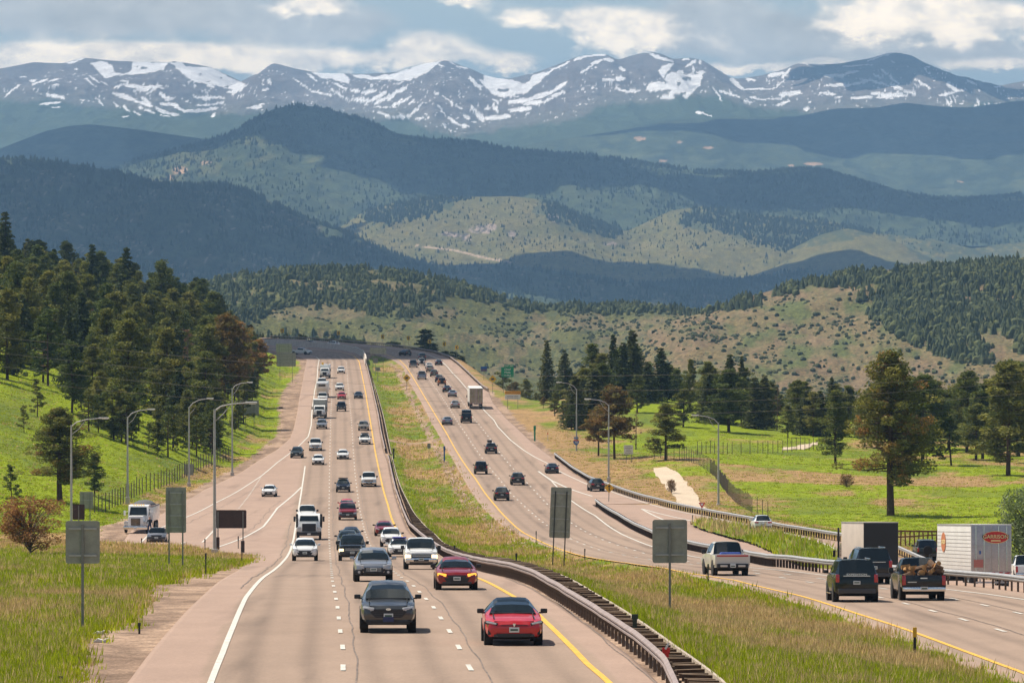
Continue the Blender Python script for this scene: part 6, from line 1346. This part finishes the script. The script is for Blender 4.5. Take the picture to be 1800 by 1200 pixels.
car('sedan', 602.5, 806, 'L', 'white', 'white sedan in the middle lane level with the guardrail gap')
car('suv', 641, 780, 'L', 'white', 'white suv with a roof rack in the inner lane behind a silver one', rack='bars', dark_rim=True)
car('suv', 639, 756, 'L', 'tan', 'beige silver suv in the inner lane in front of the white racked suv')
car('suv', 565.5, 753, 'L', 'silver', 'silver suv directly in front of the grey box truck')
car('pickup', 554.5, 791, 'L', 'white', 'small white pickup in the outer lane just before the ramp splits')
car('hatch', 559, 816, 'L', 'white', 'white hatchback in the outer lane below the small white pickup')
car('suv', 522, 804, 'L', 'dgreen', 'dark suv drifting onto the exit ramp line', dark_rim=True, line=WRAMP)
car('hatch', 473.5, 872, 'L', 'white', 'white hatchback alone on the exit ramp', line=WRAMP)
car('pickup', 540, 918, 'L', 'white', 'white pickup truck partly hidden behind the flatbed truck')
car('suv', 599.5, 656, 'L', 'white', 'white suv high up the road in the middle lane, farthest of its line')
car('suv', 597, 686, 'L', 'white', 'white suv just above the small red car')
car('hatch', 600.5, 701, 'L', 'red', 'small red car between a white suv and a black off-roader')
car('jeep', 600, 722.5, 'L', 'black', 'black off-roader with round headlights left of the box truck lane', dark_rim=True)
car('sedan', 630, 700, 'L', 'navy', 'dark car alone in the inner lane high up the road')
car('van', 566, 683, 'L', 'white', 'white van squeezed behind the camper trailer')
car('pickup', 529, 623, 'L', 'white', 'white pickup coming round the shaded bend', rz=1.15)
car('suv', 584, 609, 'R', 'white', 'white suv on the far bend crossing to the left', rz=math.pi + .95)
car('sedan', 541.5, 606, 'R', 'grey', 'dark sedan small on the far bend, left of the white suv', rz=math.pi + 1.2)
car('jeep', 277, 0, 'L', 'silver', 'silver boxy off-roader half hidden behind the grass nose', d=480, zoff=0, line=WG2)
# ---- outbound cars
car('suv', 712, 625, 'R', 'black', 'black suv in the shade of the bend, farthest outbound car', rz=math.pi + .5)
car('big', 741.5, 633, 'R', 'navy', 'dark suv directly behind a white-backed van near the bend'); car('jeep', 741, 642, 'R', 'white', 'white boxy off-roader with a dark back high on the outbound lanes')
car('pickup', 726.5, 645.5, 'R', 'grey', 'dark grey pickup at the left of the outbound cluster'); car('sedan', 771, 641.5, 'R', 'black', 'dark sedan in the right lane alone near the bend')
car('hatch', 754, 647.5, 'R', 'white', 'white hatchback in the outbound cluster, above a beige one'); car('suv', 755.5, 653.5, 'R', 'tan', 'beige suv in the outbound cluster'); car('suv', 763, 661.5, 'R', 'dgreen', 'dark green suv below the beige one')
car('pickup', 741.5, 666.5, 'R', 'bluegrey', 'blue-grey pickup in the left outbound lane'); car('suv', 772, 671, 'R', 'navy', 'dark suv half hidden by the orange and black off-roader'); car('jeep', 776.5, 677.5, 'R', 'orange', 'orange and black off-roader with a spare wheel')
car('sedan', 785.5, 688.5, 'R', 'navy', 'dark sedan above the silver sedan in the outbound line'); car('sedan', 795, 697, 'R', 'silver', 'silver sedan left of the semi trailer'); car('hatch', 800, 716.8, 'R', 'silver', 'silver white hatchback level with the back of the semi trailer')
car('sedan', 786, 746, 'R', 'bluegrey', 'grey sedan near the left yellow line of the outbound lanes'); car('van', 819.5, 742.5, 'R', 'black', 'black van with wide mirrors below the semi trailer')
car('suv', 863, 796.5, 'R', 'black', 'black suv with a black roof box', rack='box'); car('jeep', 845, 832.5, 'R', 'black', 'black square-backed off-roader with a spare wheel', dark_rim=True)
car('suv', 909.5, 851.5, 'R', 'green_black', 'black suv with a white plate in the middle outbound lane'); car('suv', 881.5, 879, 'R', 'black', 'black suv nearest in the line of four, left outbound lane', dark_rim=True)
car('sedan', 970, 831, 'R', 'navy', 'dark sedan entering the on-ramp lane beside the guardrail end'); car('suv', 1047.5, 862.5, 'R', 'black', 'black suv on the ramp beside the merge diamond', line=WRO)
car('suv', 1338, 934, 'R', 'white', 'white crossover climbing the ramp beyond the grassy island', line=WRO)
# electric pickup with a full width light bar
r_, y0, L, W, H = car('pickup', 1275, 1010, 'R', 'offw', 'white electric pickup with a full-width red light bar', dark_rim=True, line=RD2)
for c in list(r_.children):
    if c.name.startswith(('taillight', 'rear_bumper', 'tailgate')):
        for g in list(c.children): bpy.data.objects.remove(g)
        bpy.data.objects.remove(c)
MB().box((0, y0 + L - .03, .90), (W * .93, .08, .66), bev=.05).build('tailgate', C_['offw'], r_); MB().box((0, y0 + L + .03, 1.14), (W * .90, .05, .09), bev=.02).build('light_bar', tl_m, r_)
MB().box((0, y0 + L + .06, .56), (W * .90, .16, .26), bev=.05).build('rear_bumper', black_m, r_); MB().box((-.52, y0 + L + .15, .56), (.42, .04, .12), bev=.03).box((.52, y0 + L + .15, .56), (.42, .04, .12), bev=.03).build('bumper_trim', C_['offw'], r_); MB().box((0, y0 + L + .17, .62), (.32, .02, .16)).build('license_plate', plate_m, r_)
MB().box((0, y0 + L - .9, 1.2), (1.2, .5, .25), bev=.08).build('blue_cargo', pmat('blue_cargo', (.05, .10, .4), .7), r_)
# big dark suv with lettering, log pickup
r_, y0, L, W, H = car('big', 1498, 1056, 'R', 'green_black', 'large black-green suv with chrome rear strip and white lettering', rack='rails', line=YEL_R)
put_text(r_, 'EXPEDITION', .11, (0, y0 + L + .012, 1.245), chrome, rot=(R(90), 0, R(180)), sx=1.5)
for s in (1, -1): MB().box((s * (W / 2 + .02), 0, .38), (.12, 2.0, .05), bev=.015).build('running_board', chrome, r_)
r_, y0, L, W, H = car('pickup', 1613, 1053, 'R', 'black', 'black pickup loaded with cut firewood, chrome bumper', line=RD1); LM = r_.matrix_world.copy()
m = MB()
for q in range(8): m.box((.36 + q * .052, y0 + L + .012, .84), (.036, .012, .045))
m.build('tailgate_lettering', chrome, r_)
wo0 = pmat('log_bark', (.12, .07, .04), .95, var=.4, vscale=6); wo1 = pmat('split_wood', (.50, .27, .10), .9, var=.35, vscale=4); rl = random.Random(8)
for i in range(26):
    bx, by = -.75 + (i % 6) * .29 + rl.uniform(-.05, .05), y0 + L - .35 - rl.uniform(0, .9); bz_ = .95 + (i // 6) * .16 + rl.uniform(0, .06); rot = RZ(rl.uniform(-1.6, 1.6)) @ RX(rl.uniform(-.5, .5))
    rr2 = rl.uniform(.13, .20); lg = MB(); P = [(-.01, -.02), (rr2, -.03), (rr2 * .86, rr2 * .5), (rr2 * .5, rr2 * .85), (.02, rr2)] if i % 3 else [(rr2 * .8 * math.cos(k * .785), rr2 * .8 * math.sin(k * .785)) for k in range(8)]; lg.prism(P, -.21, .21); lg.m = [1, 1] + [0] * (len(lg.m) - 2) if i % 3 == 0 else [1, 1, 1] + [0] * (len(lg.m) - 4) + [1]
    o = lg.build('firewood_log', [wo0, wo1], None); o.matrix_world = LM @ Matrix.Translation((bx, by, bz_)) @ rot.to_4x4(); tag(o, 'split firewood log in the heap on the black pickup bed', 'log', 'firewood on the black pickup')
car('big', 1526, 1025, 'R', 'black', 'black suv between the large black-green suv and the truck', line=RD1, rack='rails')
r_, *_ = car('pickup', 1803, 0, 'R', 'white', 'white pickup on the ramp cut by the right edge', d=375, line=WRO)
car('jeep', 1627, 0, 'R', 'dgreen', 'dark green off-roader on the ramp between the two trucks', d=430, line=WRO)
# ------------------------------------------------------------------ trucks
def truck(M, col, name, lab, cat, kind, W=2.4, grp=None):
    root = empty(name, (0, 0, 0), 0, lab, cat, grp); root.matrix_world = M
    def part(m, nm, mat, par=root, sm=.6): return m.build(nm, mat, par, sm)
    hw = {'dump': 1.0, 'flat': .95, 'boxt': .98, 'rv': .98, 'semi': .95}[kind]; y = 0.0; hl, hz_ = (1.9, 1.75) if kind in ('dump', 'semi') else (1.25, 1.6)
    hb = MB().box((0, y + hl / 2, (hz_ + .75) / 2), (hw * 1.7, hl, hz_ - .75), bev=.1, taper=(.86, .98)); part(hb, 'hood', col)
    for s in (1, -1): part(MB().box((s * (W / 2 - .28), y + .7, .98), (.52, 1.2, .42), bev=.14), 'fender', col)
    gr_ = part(MB().box((0, y - .02, 1.18), (hw * (.95 if kind != 'flat' else 1.35), .08, .72), bev=.03), 'grille', black_m)
    for k in range(7): part(MB().box((hw * (.12 * (k - 3)), y - .07, 1.18), (.02, .03, .64)), 'grille_bar', chrome if kind in ('dump', 'semi') else trim_m, gr_)
    part(MB().box((0, y - .18, .58), (W * .98, .22, .36), bev=.05), 'front_bumper', chrome if kind == 'dump' else black_m if kind == 'flat' else trim_m); part(MB().box((0, y - .3, .56), (.32, .02, .16)), 'license_plate', plate_m)
    for s in (1, -1): part(MB().box((s * (W / 2 - .27), y + .08, 1.12), (.36, .14, .22), bev=.05), 'headlight', hl_m)
    ch = 2.75 if kind in ('dump', 'semi') else 2.45; cabw = 2.05; yc = y + hl
    cb = MB(); P = [(yc - .1, .85), (yc - .1, 1.65), (yc + .35, ch - .08), (yc + .5, ch), (yc + 1.7, ch), (yc + 1.75, .85)]; cb.prism(P, -cabw / 2, cabw / 2, 'x'); part(cb, 'cab', col)
    a = MB(); a.v = [(-.9, yc - .07, 1.74), (.9, yc - .07, 1.74), (.82, yc + .30, ch - .2), (-.82, yc + .30, ch - .2)]; a.v = [(x, yy - .03, z) for x, yy, z in a.v]; a.f = [[0, 1, 2, 3]]; a.m = [0]; part(a, 'windshield', glass)
    for s in (1, -1):
        a = MB(); a.prism([(yc + .35, 1.7), (yc + .6, 2.35), (yc + 1.25, 2.35), (yc + 1.25, 1.7)], s * (cabw / 2 + .004), s * (cabw / 2 + .014), 'x'); part(a, 'side_window', glass)
        part(MB().box((s * (W / 2 + .16), yc + .05, 1.95), (.2, .12, .5), bev=.03).tube([(s * cabw / 2, yc + .1, 2.1), (s * (W / 2 + .16), yc + .05, 2.1)], .02, n=5), 'mirror', col if kind == 'dump' else black_m)
        wheel(root, s * (W / 2 - .16), y + .75, .48, kind != 'dump')
    for k in range(5 if kind == 'dump' else 0): part(MB().box((-.5 + .25 * k, yc + .45, ch + .03), (.1, .1, .06)), 'marker_light', amber)
    yb = yc + 1.85; LL = {'dump': 4.8, 'flat': 4.4, 'boxt': 5.6, 'rv': 5.4, 'semi': .6}[kind]
    part(MB().box((0, (y + yb + LL) / 2 + .5, .72), (.9, LL + 2.6, .28)), 'chassis', under_m)
    for yy in ((yb + LL - .9, yb + LL - 2.2) if kind in ('dump', 'semi') else (yb + LL - 1.3,)):
        for s in (1, -1): wheel(root, s * (W / 2 - .16), yy, .48, kind != 'dump')
    if kind == 'dump':
        m = MB(); m.box((0, yb + LL / 2, 1.75), (W, LL, 1.45), bev=.04, taper=(1.04, 1.0)); part(m, 'dump_box', col); part(MB().box((0, yb + LL / 2, 2.52), (W * 1.02, LL, .12)), 'box_rim', pmat('dull_steel', (.16, .12, .10), .7))
        ld = MB(); bm = bmesh.new(); bmesh.ops.create_icosphere(bm, subdivisions=3, radius=1); 
        for v in bm.verts: v.co = Vector((v.co.x * W * .46 * (1 + .05 * math.sin(v.co.y * 9)), v.co.y * LL * .46, v.co.z * .55 + .03 * math.sin(v.co.x * 12 + v.co.y * 7)))
        ld.addbm(bm, Matrix.Translation((0, yb + LL / 2, 2.52))); bm.free(); part(ld, 'gravel_load', pmat('dark_gravel', (.10, .10, .105), .95, var=.3, vscale=9))
    elif kind == 'flat': part(MB().box((0, yb + LL / 2, 1.1), (W * .99, LL, .16)).box((0, yb + .05, 1.72), (W * 1.04, .1, 1.25)).box((0, yb + .04, 2.32), (W * 1.04, .16, .14)), 'flatbed', black_m)
    elif kind == 'boxt': part(MB().box((0, yb + LL / 2, 2.25), (W * 1.02, LL, 2.35), bev=.03), 'cargo_box', pmat('grey_cargo_box', (.30, .30, .28), .6, var=.1)); part(MB().box((0, yb + LL / 2, 3.44), (W * 1.0, LL * .98, .05)), 'box_roof', white_m)
    elif kind == 'rv': part(MB().box((0, yb + LL / 2, 2.0), (W, LL, 2.3), bev=.12), 'utility_body', col); part(MB().box((-.6, yb + 1.0, 3.3), (.5, .9, .6), bev=.05).box((.7, yb + .8, 3.25), (.12, 1.6, .12)), 'lift_boom', yel_m)
    return root, yb, LL
def TM(px, d, side, line, zoff=0, rz=None): return road_frame(px, 0, side, line=line, d=d, zoff=zoff, rz=rz)
truck(TM(238, 520, 'L', WRAMP, rz=-.07), C_['white'], 'dump_truck', 'white dump truck heaped with dark gravel, parked at the left ramp', 'dump truck', 'dump', 2.5)
truck(TM(543, float(pyd(949)), 'L', WL), C_['white'], 'flatbed_truck', 'white flatbed truck with a black bed rack and wide black grille', 'truck', 'flat')
truck(TM(561, float(pyd(736)), 'L', WRAMP, rz=0), C_['white'], 'box_truck', 'box truck with a white cab and grey cargo box', 'box truck', 'boxt')
truck(TM(570.5, float(pyd(665)), 'L', WRAMP, rz=0), C_['white'], 'utility_truck', 'white utility truck with a yellow boom, first in the slow lane', 'truck', 'rv')
# camper trailer pulled by a white pickup
car('pickup', 567, 706, 'L', 'white', 'white pickup towing the camper trailer')
M = TM(566, float(pyd(699)), 'L', WRAMP, rz=0); root = empty('camper_trailer', (0, 0, 0), 0, 'big white camper trailer behind the box truck', 'trailer'); root.matrix_world = M
MB().box((0, 5.0, 2.0), (2.45, 8.5, 2.5), bev=.18).box((0, .3, 2.55), (2.4, 1.8, 1.3), bev=.25).build('body', C_['white'], root, .6); MB().box((0, -.62, 2.6), (1.5, .03, .45), bev=.01).build('front_window', glass, root)
for s in (1, -1):
    for yy in (5.6, 6.6): wheel(root, s * 1.05, yy, .38, False)
# semi trailers
def trailer(M, lab, Lt, Hh, side_m, rear_m, name='semi_trailer', doors=True, W=2.6, grp=None):
    root = empty(name, (0, 0, 0), 0, lab, 'trailer', grp); root.matrix_world = M
    def part(m, nm, mat, par=root, sm=.6): return m.build(nm, mat, par, sm)
    zf = 1.15; b = part(MB().box((0, Lt / 2, (Hh + zf) / 2), (W, Lt, Hh - zf), bev=.02), 'box', side_m)      # rear face at local y = Lt
    for s in (1, -1):
        m = MB(); m.box((s * (W / 2 + .008), Lt / 2, Hh - .05), (.03, Lt, .1)).box((s * (W / 2 + .008), Lt / 2, zf + .06), (.03, Lt, .12)); part(m, 'side_rail', galv, b)
    for s in (1, -1):
        dr = part(MB().box((s * (W / 4 - .01), Lt + .02, (Hh + zf) / 2), (W / 2 - (.07 if doors else .02), .05, Hh - zf - .16), bev=.01 if doors else 0), 'rear_door', rear_m, b)
        if doors:
            for k in (.18, .38): part(MB().tube([(s * W * k, Lt + .07, zf + .1), (s * W * k, Lt + .07, Hh - .12)], .026, n=6), 'lock_rod', chrome, dr)
            for zz in (.3, .55): part(MB().box((s * W / 4, Lt + .06, zf + (Hh - zf) * zz), (W / 2 - .1, .02, .05)), 'door_rib', galv, dr)
    part(MB().box((0, Lt + .02, zf - .02), (W * .98, .12, .16)), 'rear_sill', galv); tp_ = MB()
    for k in range(10): tp_.box((-W * .42 + k * W * .093, Lt + .085, zf + .02), (W * .09, .01, .05), mi=k % 2)
    tp_.build('reflective_tape', [red_m, white_m], root)
    for s in (1, -1): part(MB().box((s * 1.0, Lt + .09, zf - .02), (.3, .03, .1)), 'taillight', tl_m)
    part(MB().box((0, Lt - .1, .55), (W * .8, .1, .12)).box((-.7, Lt - .1, .85), (.08, .08, .5)).box((.7, Lt - .1, .85), (.08, .08, .5)), 'underride_bar', galv); part(MB().box((0, Lt / 2, 1.02), (.9, Lt * .95, .22)), 'chassis', under_m)
    for yy in (Lt - 1.6, Lt - 2.9):
        for s in (1, -1): wheel(root, s * (W / 2 - .16), yy, .50, False); wheel(root, s * (W / 2 - .46), yy, .50, False)
    for s in (1, -1): part(MB().box((s * (W / 2 - .3), Lt - .75, .62), (.5, .03, .75)), 'mud_flap', black_m)
    return root, b
white_tr = pmat('trailer_white', (.66, .64, .60), .5, var=.06, vscale=.6); rear_shade = pmat('shade_trailer_door', (.34, .27, .22), .7, var=.3, vscale=1.2); ribw = pmat('ribbed_aluminium', (.40, .40, .41), .35, .6, var=.12, vscale=8); blk_tr = pmat('black_trailer_door', (.012, .011, .012), .5)  # grey-brown trailer door: shade of the rear face put into the colour
def rear_frame(px, d, line, Lt, rz=None, zoff=0):
    """matrix whose local y = Lt is the rear face at this bearing and distance"""
    M = road_frame(px, 0, 'R', line=line, d=d, rz=rz, zoff=zoff); return M @ Matrix.Translation((0, -Lt, 0))
d8 = float(pydr(719)); t1, b1 = trailer(rear_frame(837, d8, RD2, 16), 'white semi trailer with grey-brown shade-coloured rear doors in the right lane', 16, 4.1, white_tr, rear_shade)
M = rear_frame(837, d8, RD2, 16) @ Matrix.Translation((0, -4.2, 0)); truck(M, C_['white'], 'tractor_unit', 'white tractor unit ahead of the semi trailer with shade-coloured doors', 'truck', 'semi', 2.5)
# black-doored truck
cream = pmat('cream_trailer_side', (.52, .45, .38), .55, var=.08, vscale=.8)
Lb = 8.6; Mb = rear_frame(1549, 376, WRO, Lb, rz=math.pi + .125, zoff=.0); t2, b2 = trailer(Mb, 'cream-sided cargo trailer with plain black rear doors', Lb, 4.35, cream, blk_tr, doors=False, W=2.6)
truck(Mb @ Matrix.Translation((0, -4.3, 0)), C_['tan'], 'tractor_unit', 'tractor unit with dark stacks ahead of the cream-sided trailer', 'truck', 'semi', 2.5)
for s in (1, -1): o = MB().tube([(s * 1.2, 2.6, 1.0), (s * 1.2, 2.6, 3.9)], .08, n=8).build('exhaust_stack', black_m, None); o.matrix_world = Mb @ Matrix.Translation((0, -4.3, 0)); o.parent = [q for q in bpy.data.objects if q.name.startswith('tractor_unit')][-1]; o.matrix_parent_inverse = o.parent.matrix_world.inverted()
# white trailer with the oval crest
Lg = 15.5; Mg = rear_frame(1743, 326, WRO, Lg, rz=math.pi + .055, zoff=0); t3, b3 = trailer(Mg, 'white ribbed semi trailer with a red oval crest on its aluminium doors', Lg, 4.25, white_tr, ribw)
for k in range(22): MB().box((1.312, Lg / 2, 1.35 + k * .12), (.012, Lg - .1, .02)).build('side_rib', pmat('rib_grey', (.42, .40, .38), .6), b3) if k % 2 == 0 else None  # ribs a darker grey than the trailer side
redp = pmat('crest_red', (.50, .02, .02), .5); gold = pmat('crest_gold', (.75, .62, .30), .5)
def oval(par, cx, cz, rx, rz__, y, mat, name, axis='y', t=.012):
    P = [(cx + rx * math.cos(i * math.pi / 16), cz + rz__ * math.sin(i * math.pi / 16)) for i in range(32)]; return MB().prism(P, y, y + t, axis).build(name, mat, par)
oval(t3, -.28, 3.42, .84, .40, Lg + .085, gold, 'crest_border'); oval(t3, -.28, 3.42, .80, .36, Lg + .1, redp, 'crest'); put_text(t3, 'GARRISON', .38, (-.28, Lg + .118, 3.44), black_m, rot=(R(90), 0, R(180)), sx=.93, name='letter_outline'); put_text(t3, 'GARRISON', .34, (-.28, Lg + .128, 3.445), gold, rot=(R(90), 0, R(180)), sx=.98); MB().box((-.28, Lg + .115, 3.2), (.62, .01, .09)).build('crest_banner', gold, t3)
oval(t3, 3.1, 3.05, 1.05, .64, 1.325, pmat('side_crest_red', (.50, .16, .06), .5), 'side_crest', 'x'); put_text(t3, 'GARRISON', .4, (1.345, 3.1, 3.05), gold, rot=(R(90), 0, R(90)), sx=.95)
MB().box((.82, Lg + .09, 1.75), (.6, .01, .5)).build('notice_panel', pmat('notice_red', (.45, .16, .13), .6), t3); MB().box((.72, Lg + .09, 2.45), (.1, .01, .22)).build('blue_decal', blue_m, t3)
truck(Mg @ Matrix.Translation((0, -4.3, 0)), C_['white'], 'tractor_unit', 'white tractor unit ahead of the crest trailer', 'truck', 'semi', 2.5)
# ------------------------------------------------------------------ driver beside the dump truck
def person(M, lab):
    J = {'pel': (0, 0, .95), 'ab': (0, -.01, 1.12), 'ch': (0, 0, 1.34), 'nk': (0, 0, 1.50), 'hd': (0, -.02, 1.60), 'tp': (0, -.01, 1.76), 'hl': (.10, 0, .90), 'kl': (.12, -.03, .50), 'al': (.13, .02, .09), 'tl': (.14, -.16, .04), 'hr': (-.10, 0, .90), 'kr': (-.12, .02, .50), 'ar': (-.14, .06, .09), 'tr': (-.15, -.12, .04),
         'sl': (.19, 0, 1.42), 'el': (.27, .03, 1.14), 'wl': (.27, -.10, .90), 'fl': (.27, -.14, .80), 'sr': (-.19, 0, 1.42), 'er': (-.28, .03, 1.14), 'wr': (-.30, -.1, .92), 'fr': (-.30, -.16, .83)}
    E = [('pel', 'ab'), ('ab', 'ch'), ('ch', 'nk'), ('nk', 'hd'), ('hd', 'tp'), ('pel', 'hl'), ('hl', 'kl'), ('kl', 'al'), ('al', 'tl'), ('pel', 'hr'), ('hr', 'kr'), ('kr', 'ar'), ('ar', 'tr'), ('ch', 'sl'), ('sl', 'el'), ('el', 'wl'), ('wl', 'fl'), ('ch', 'sr'), ('sr', 'er'), ('er', 'wr'), ('wr', 'fr')]
    for s, q in (('l', 1), ('r', -1)):
        w = Vector(J['f' + s])
        for k in range(4): J['f%s%d' % (s, k)] = tuple(w + Vector((q * .01 * (k - 1.5), .03 - .022 * k, -.07 - .012 * (1.5 - abs(k - 1.5))))); E.append(('f' + s, 'f%s%d' % (s, k)))
        J['th' + s] = tuple(Vector(J['w' + s]) + Vector((0, -.07, -.05))); E.append(('w' + s, 'th' + s))
    RR = {'pel': .15, 'ab': .14, 'ch': .155, 'nk': .06, 'hd': .095, 'tp': .06, 'hl': .095, 'hr': .095, 'kl': .065, 'kr': .065, 'al': .045, 'ar': .045, 'tl': .035, 'tr': .035, 'sl': .065, 'sr': .065, 'el': .045, 'er': .045, 'wl': .03, 'wr': .03, 'fl': .035, 'fr': .035}
    K = list(J); me = bpy.data.meshes.new('person'); me.from_pydata([J[k] for k in K], [(K.index(a), K.index(b)) for a, b in E], []); t = bpy.data.objects.new('tmp_person', me); COL.objects.link(t)
    md = t.modifiers.new('s', 'SKIN'); sk = me.skin_vertices[0].data if me.skin_vertices else None
    if sk is None: t.data.attributes; bpy.context.view_layer.update(); sk = me.skin_vertices[0].data if me.skin_vertices else None
    if sk is None:
        bm = bmesh.new(); bm.from_mesh(me); ly = bm.verts.layers.skin.verify(); bm.to_mesh(me); bm.free(); sk = me.skin_vertices[0].data
    for i, k in enumerate(K): r = RR.get(k, .010); sk[i].radius = (r, r); sk[i].use_root = (k == 'pel')
    t.modifiers.new('u', 'SUBSURF').levels = 2; t.modifiers['u'].render_levels = 2
    dg = bpy.context.evaluated_depsgraph_get(); m2 = bpy.data.meshes.new_from_object(t.evaluated_get(dg)); bpy.data.objects.remove(t)
    for m in (pmat('skin', (.45, .26, .19), .6), pmat('blue_jeans', (.03, .05, .11), .9), pmat('dark_shirt', (.035, .04, .055), .9), pmat('dark_hair', (.03, .02, .015), .8), pmat('boot', (.04, .03, .02), .7)): m2.materials.append(m)
    for p in m2.polygons:
        c = p.center; p.use_smooth = True
        p.material_index = 4 if c.z < .1 else 1 if c.z < .98 and abs(c.x) < .25 else (0 if c.z < .93 else 2) if c.z < 1.0 else 2 if c.z < 1.48 else 3 if (c.z > 1.68 or (c.z > 1.58 and c.y > .03)) else 0
    o = bpy.data.objects.new('person', m2); COL.objects.link(o); o.matrix_world = M; tag(o, lab, 'person')
    MB().prism([(-.018, 1.60), (.018, 1.60), (0, 1.65)], -.14, -.10).build('nose', pmat('skin', (.45, .26, .19)), o)
    for s in (-1, 1): MB().box((s * .035, -.105, 1.655), (.022, .012, .012)).build('eye', black_m, o)
    MB().box((0, -.108, 1.56), (.05, .01, .01)).build('mouth', pmat('lip', (.3, .1, .08), .6), o); return o
person(TM(263, 519, 'L', WRAMP, rz=.3), 'person in dark top and blue jeans standing beside the white dump truck')
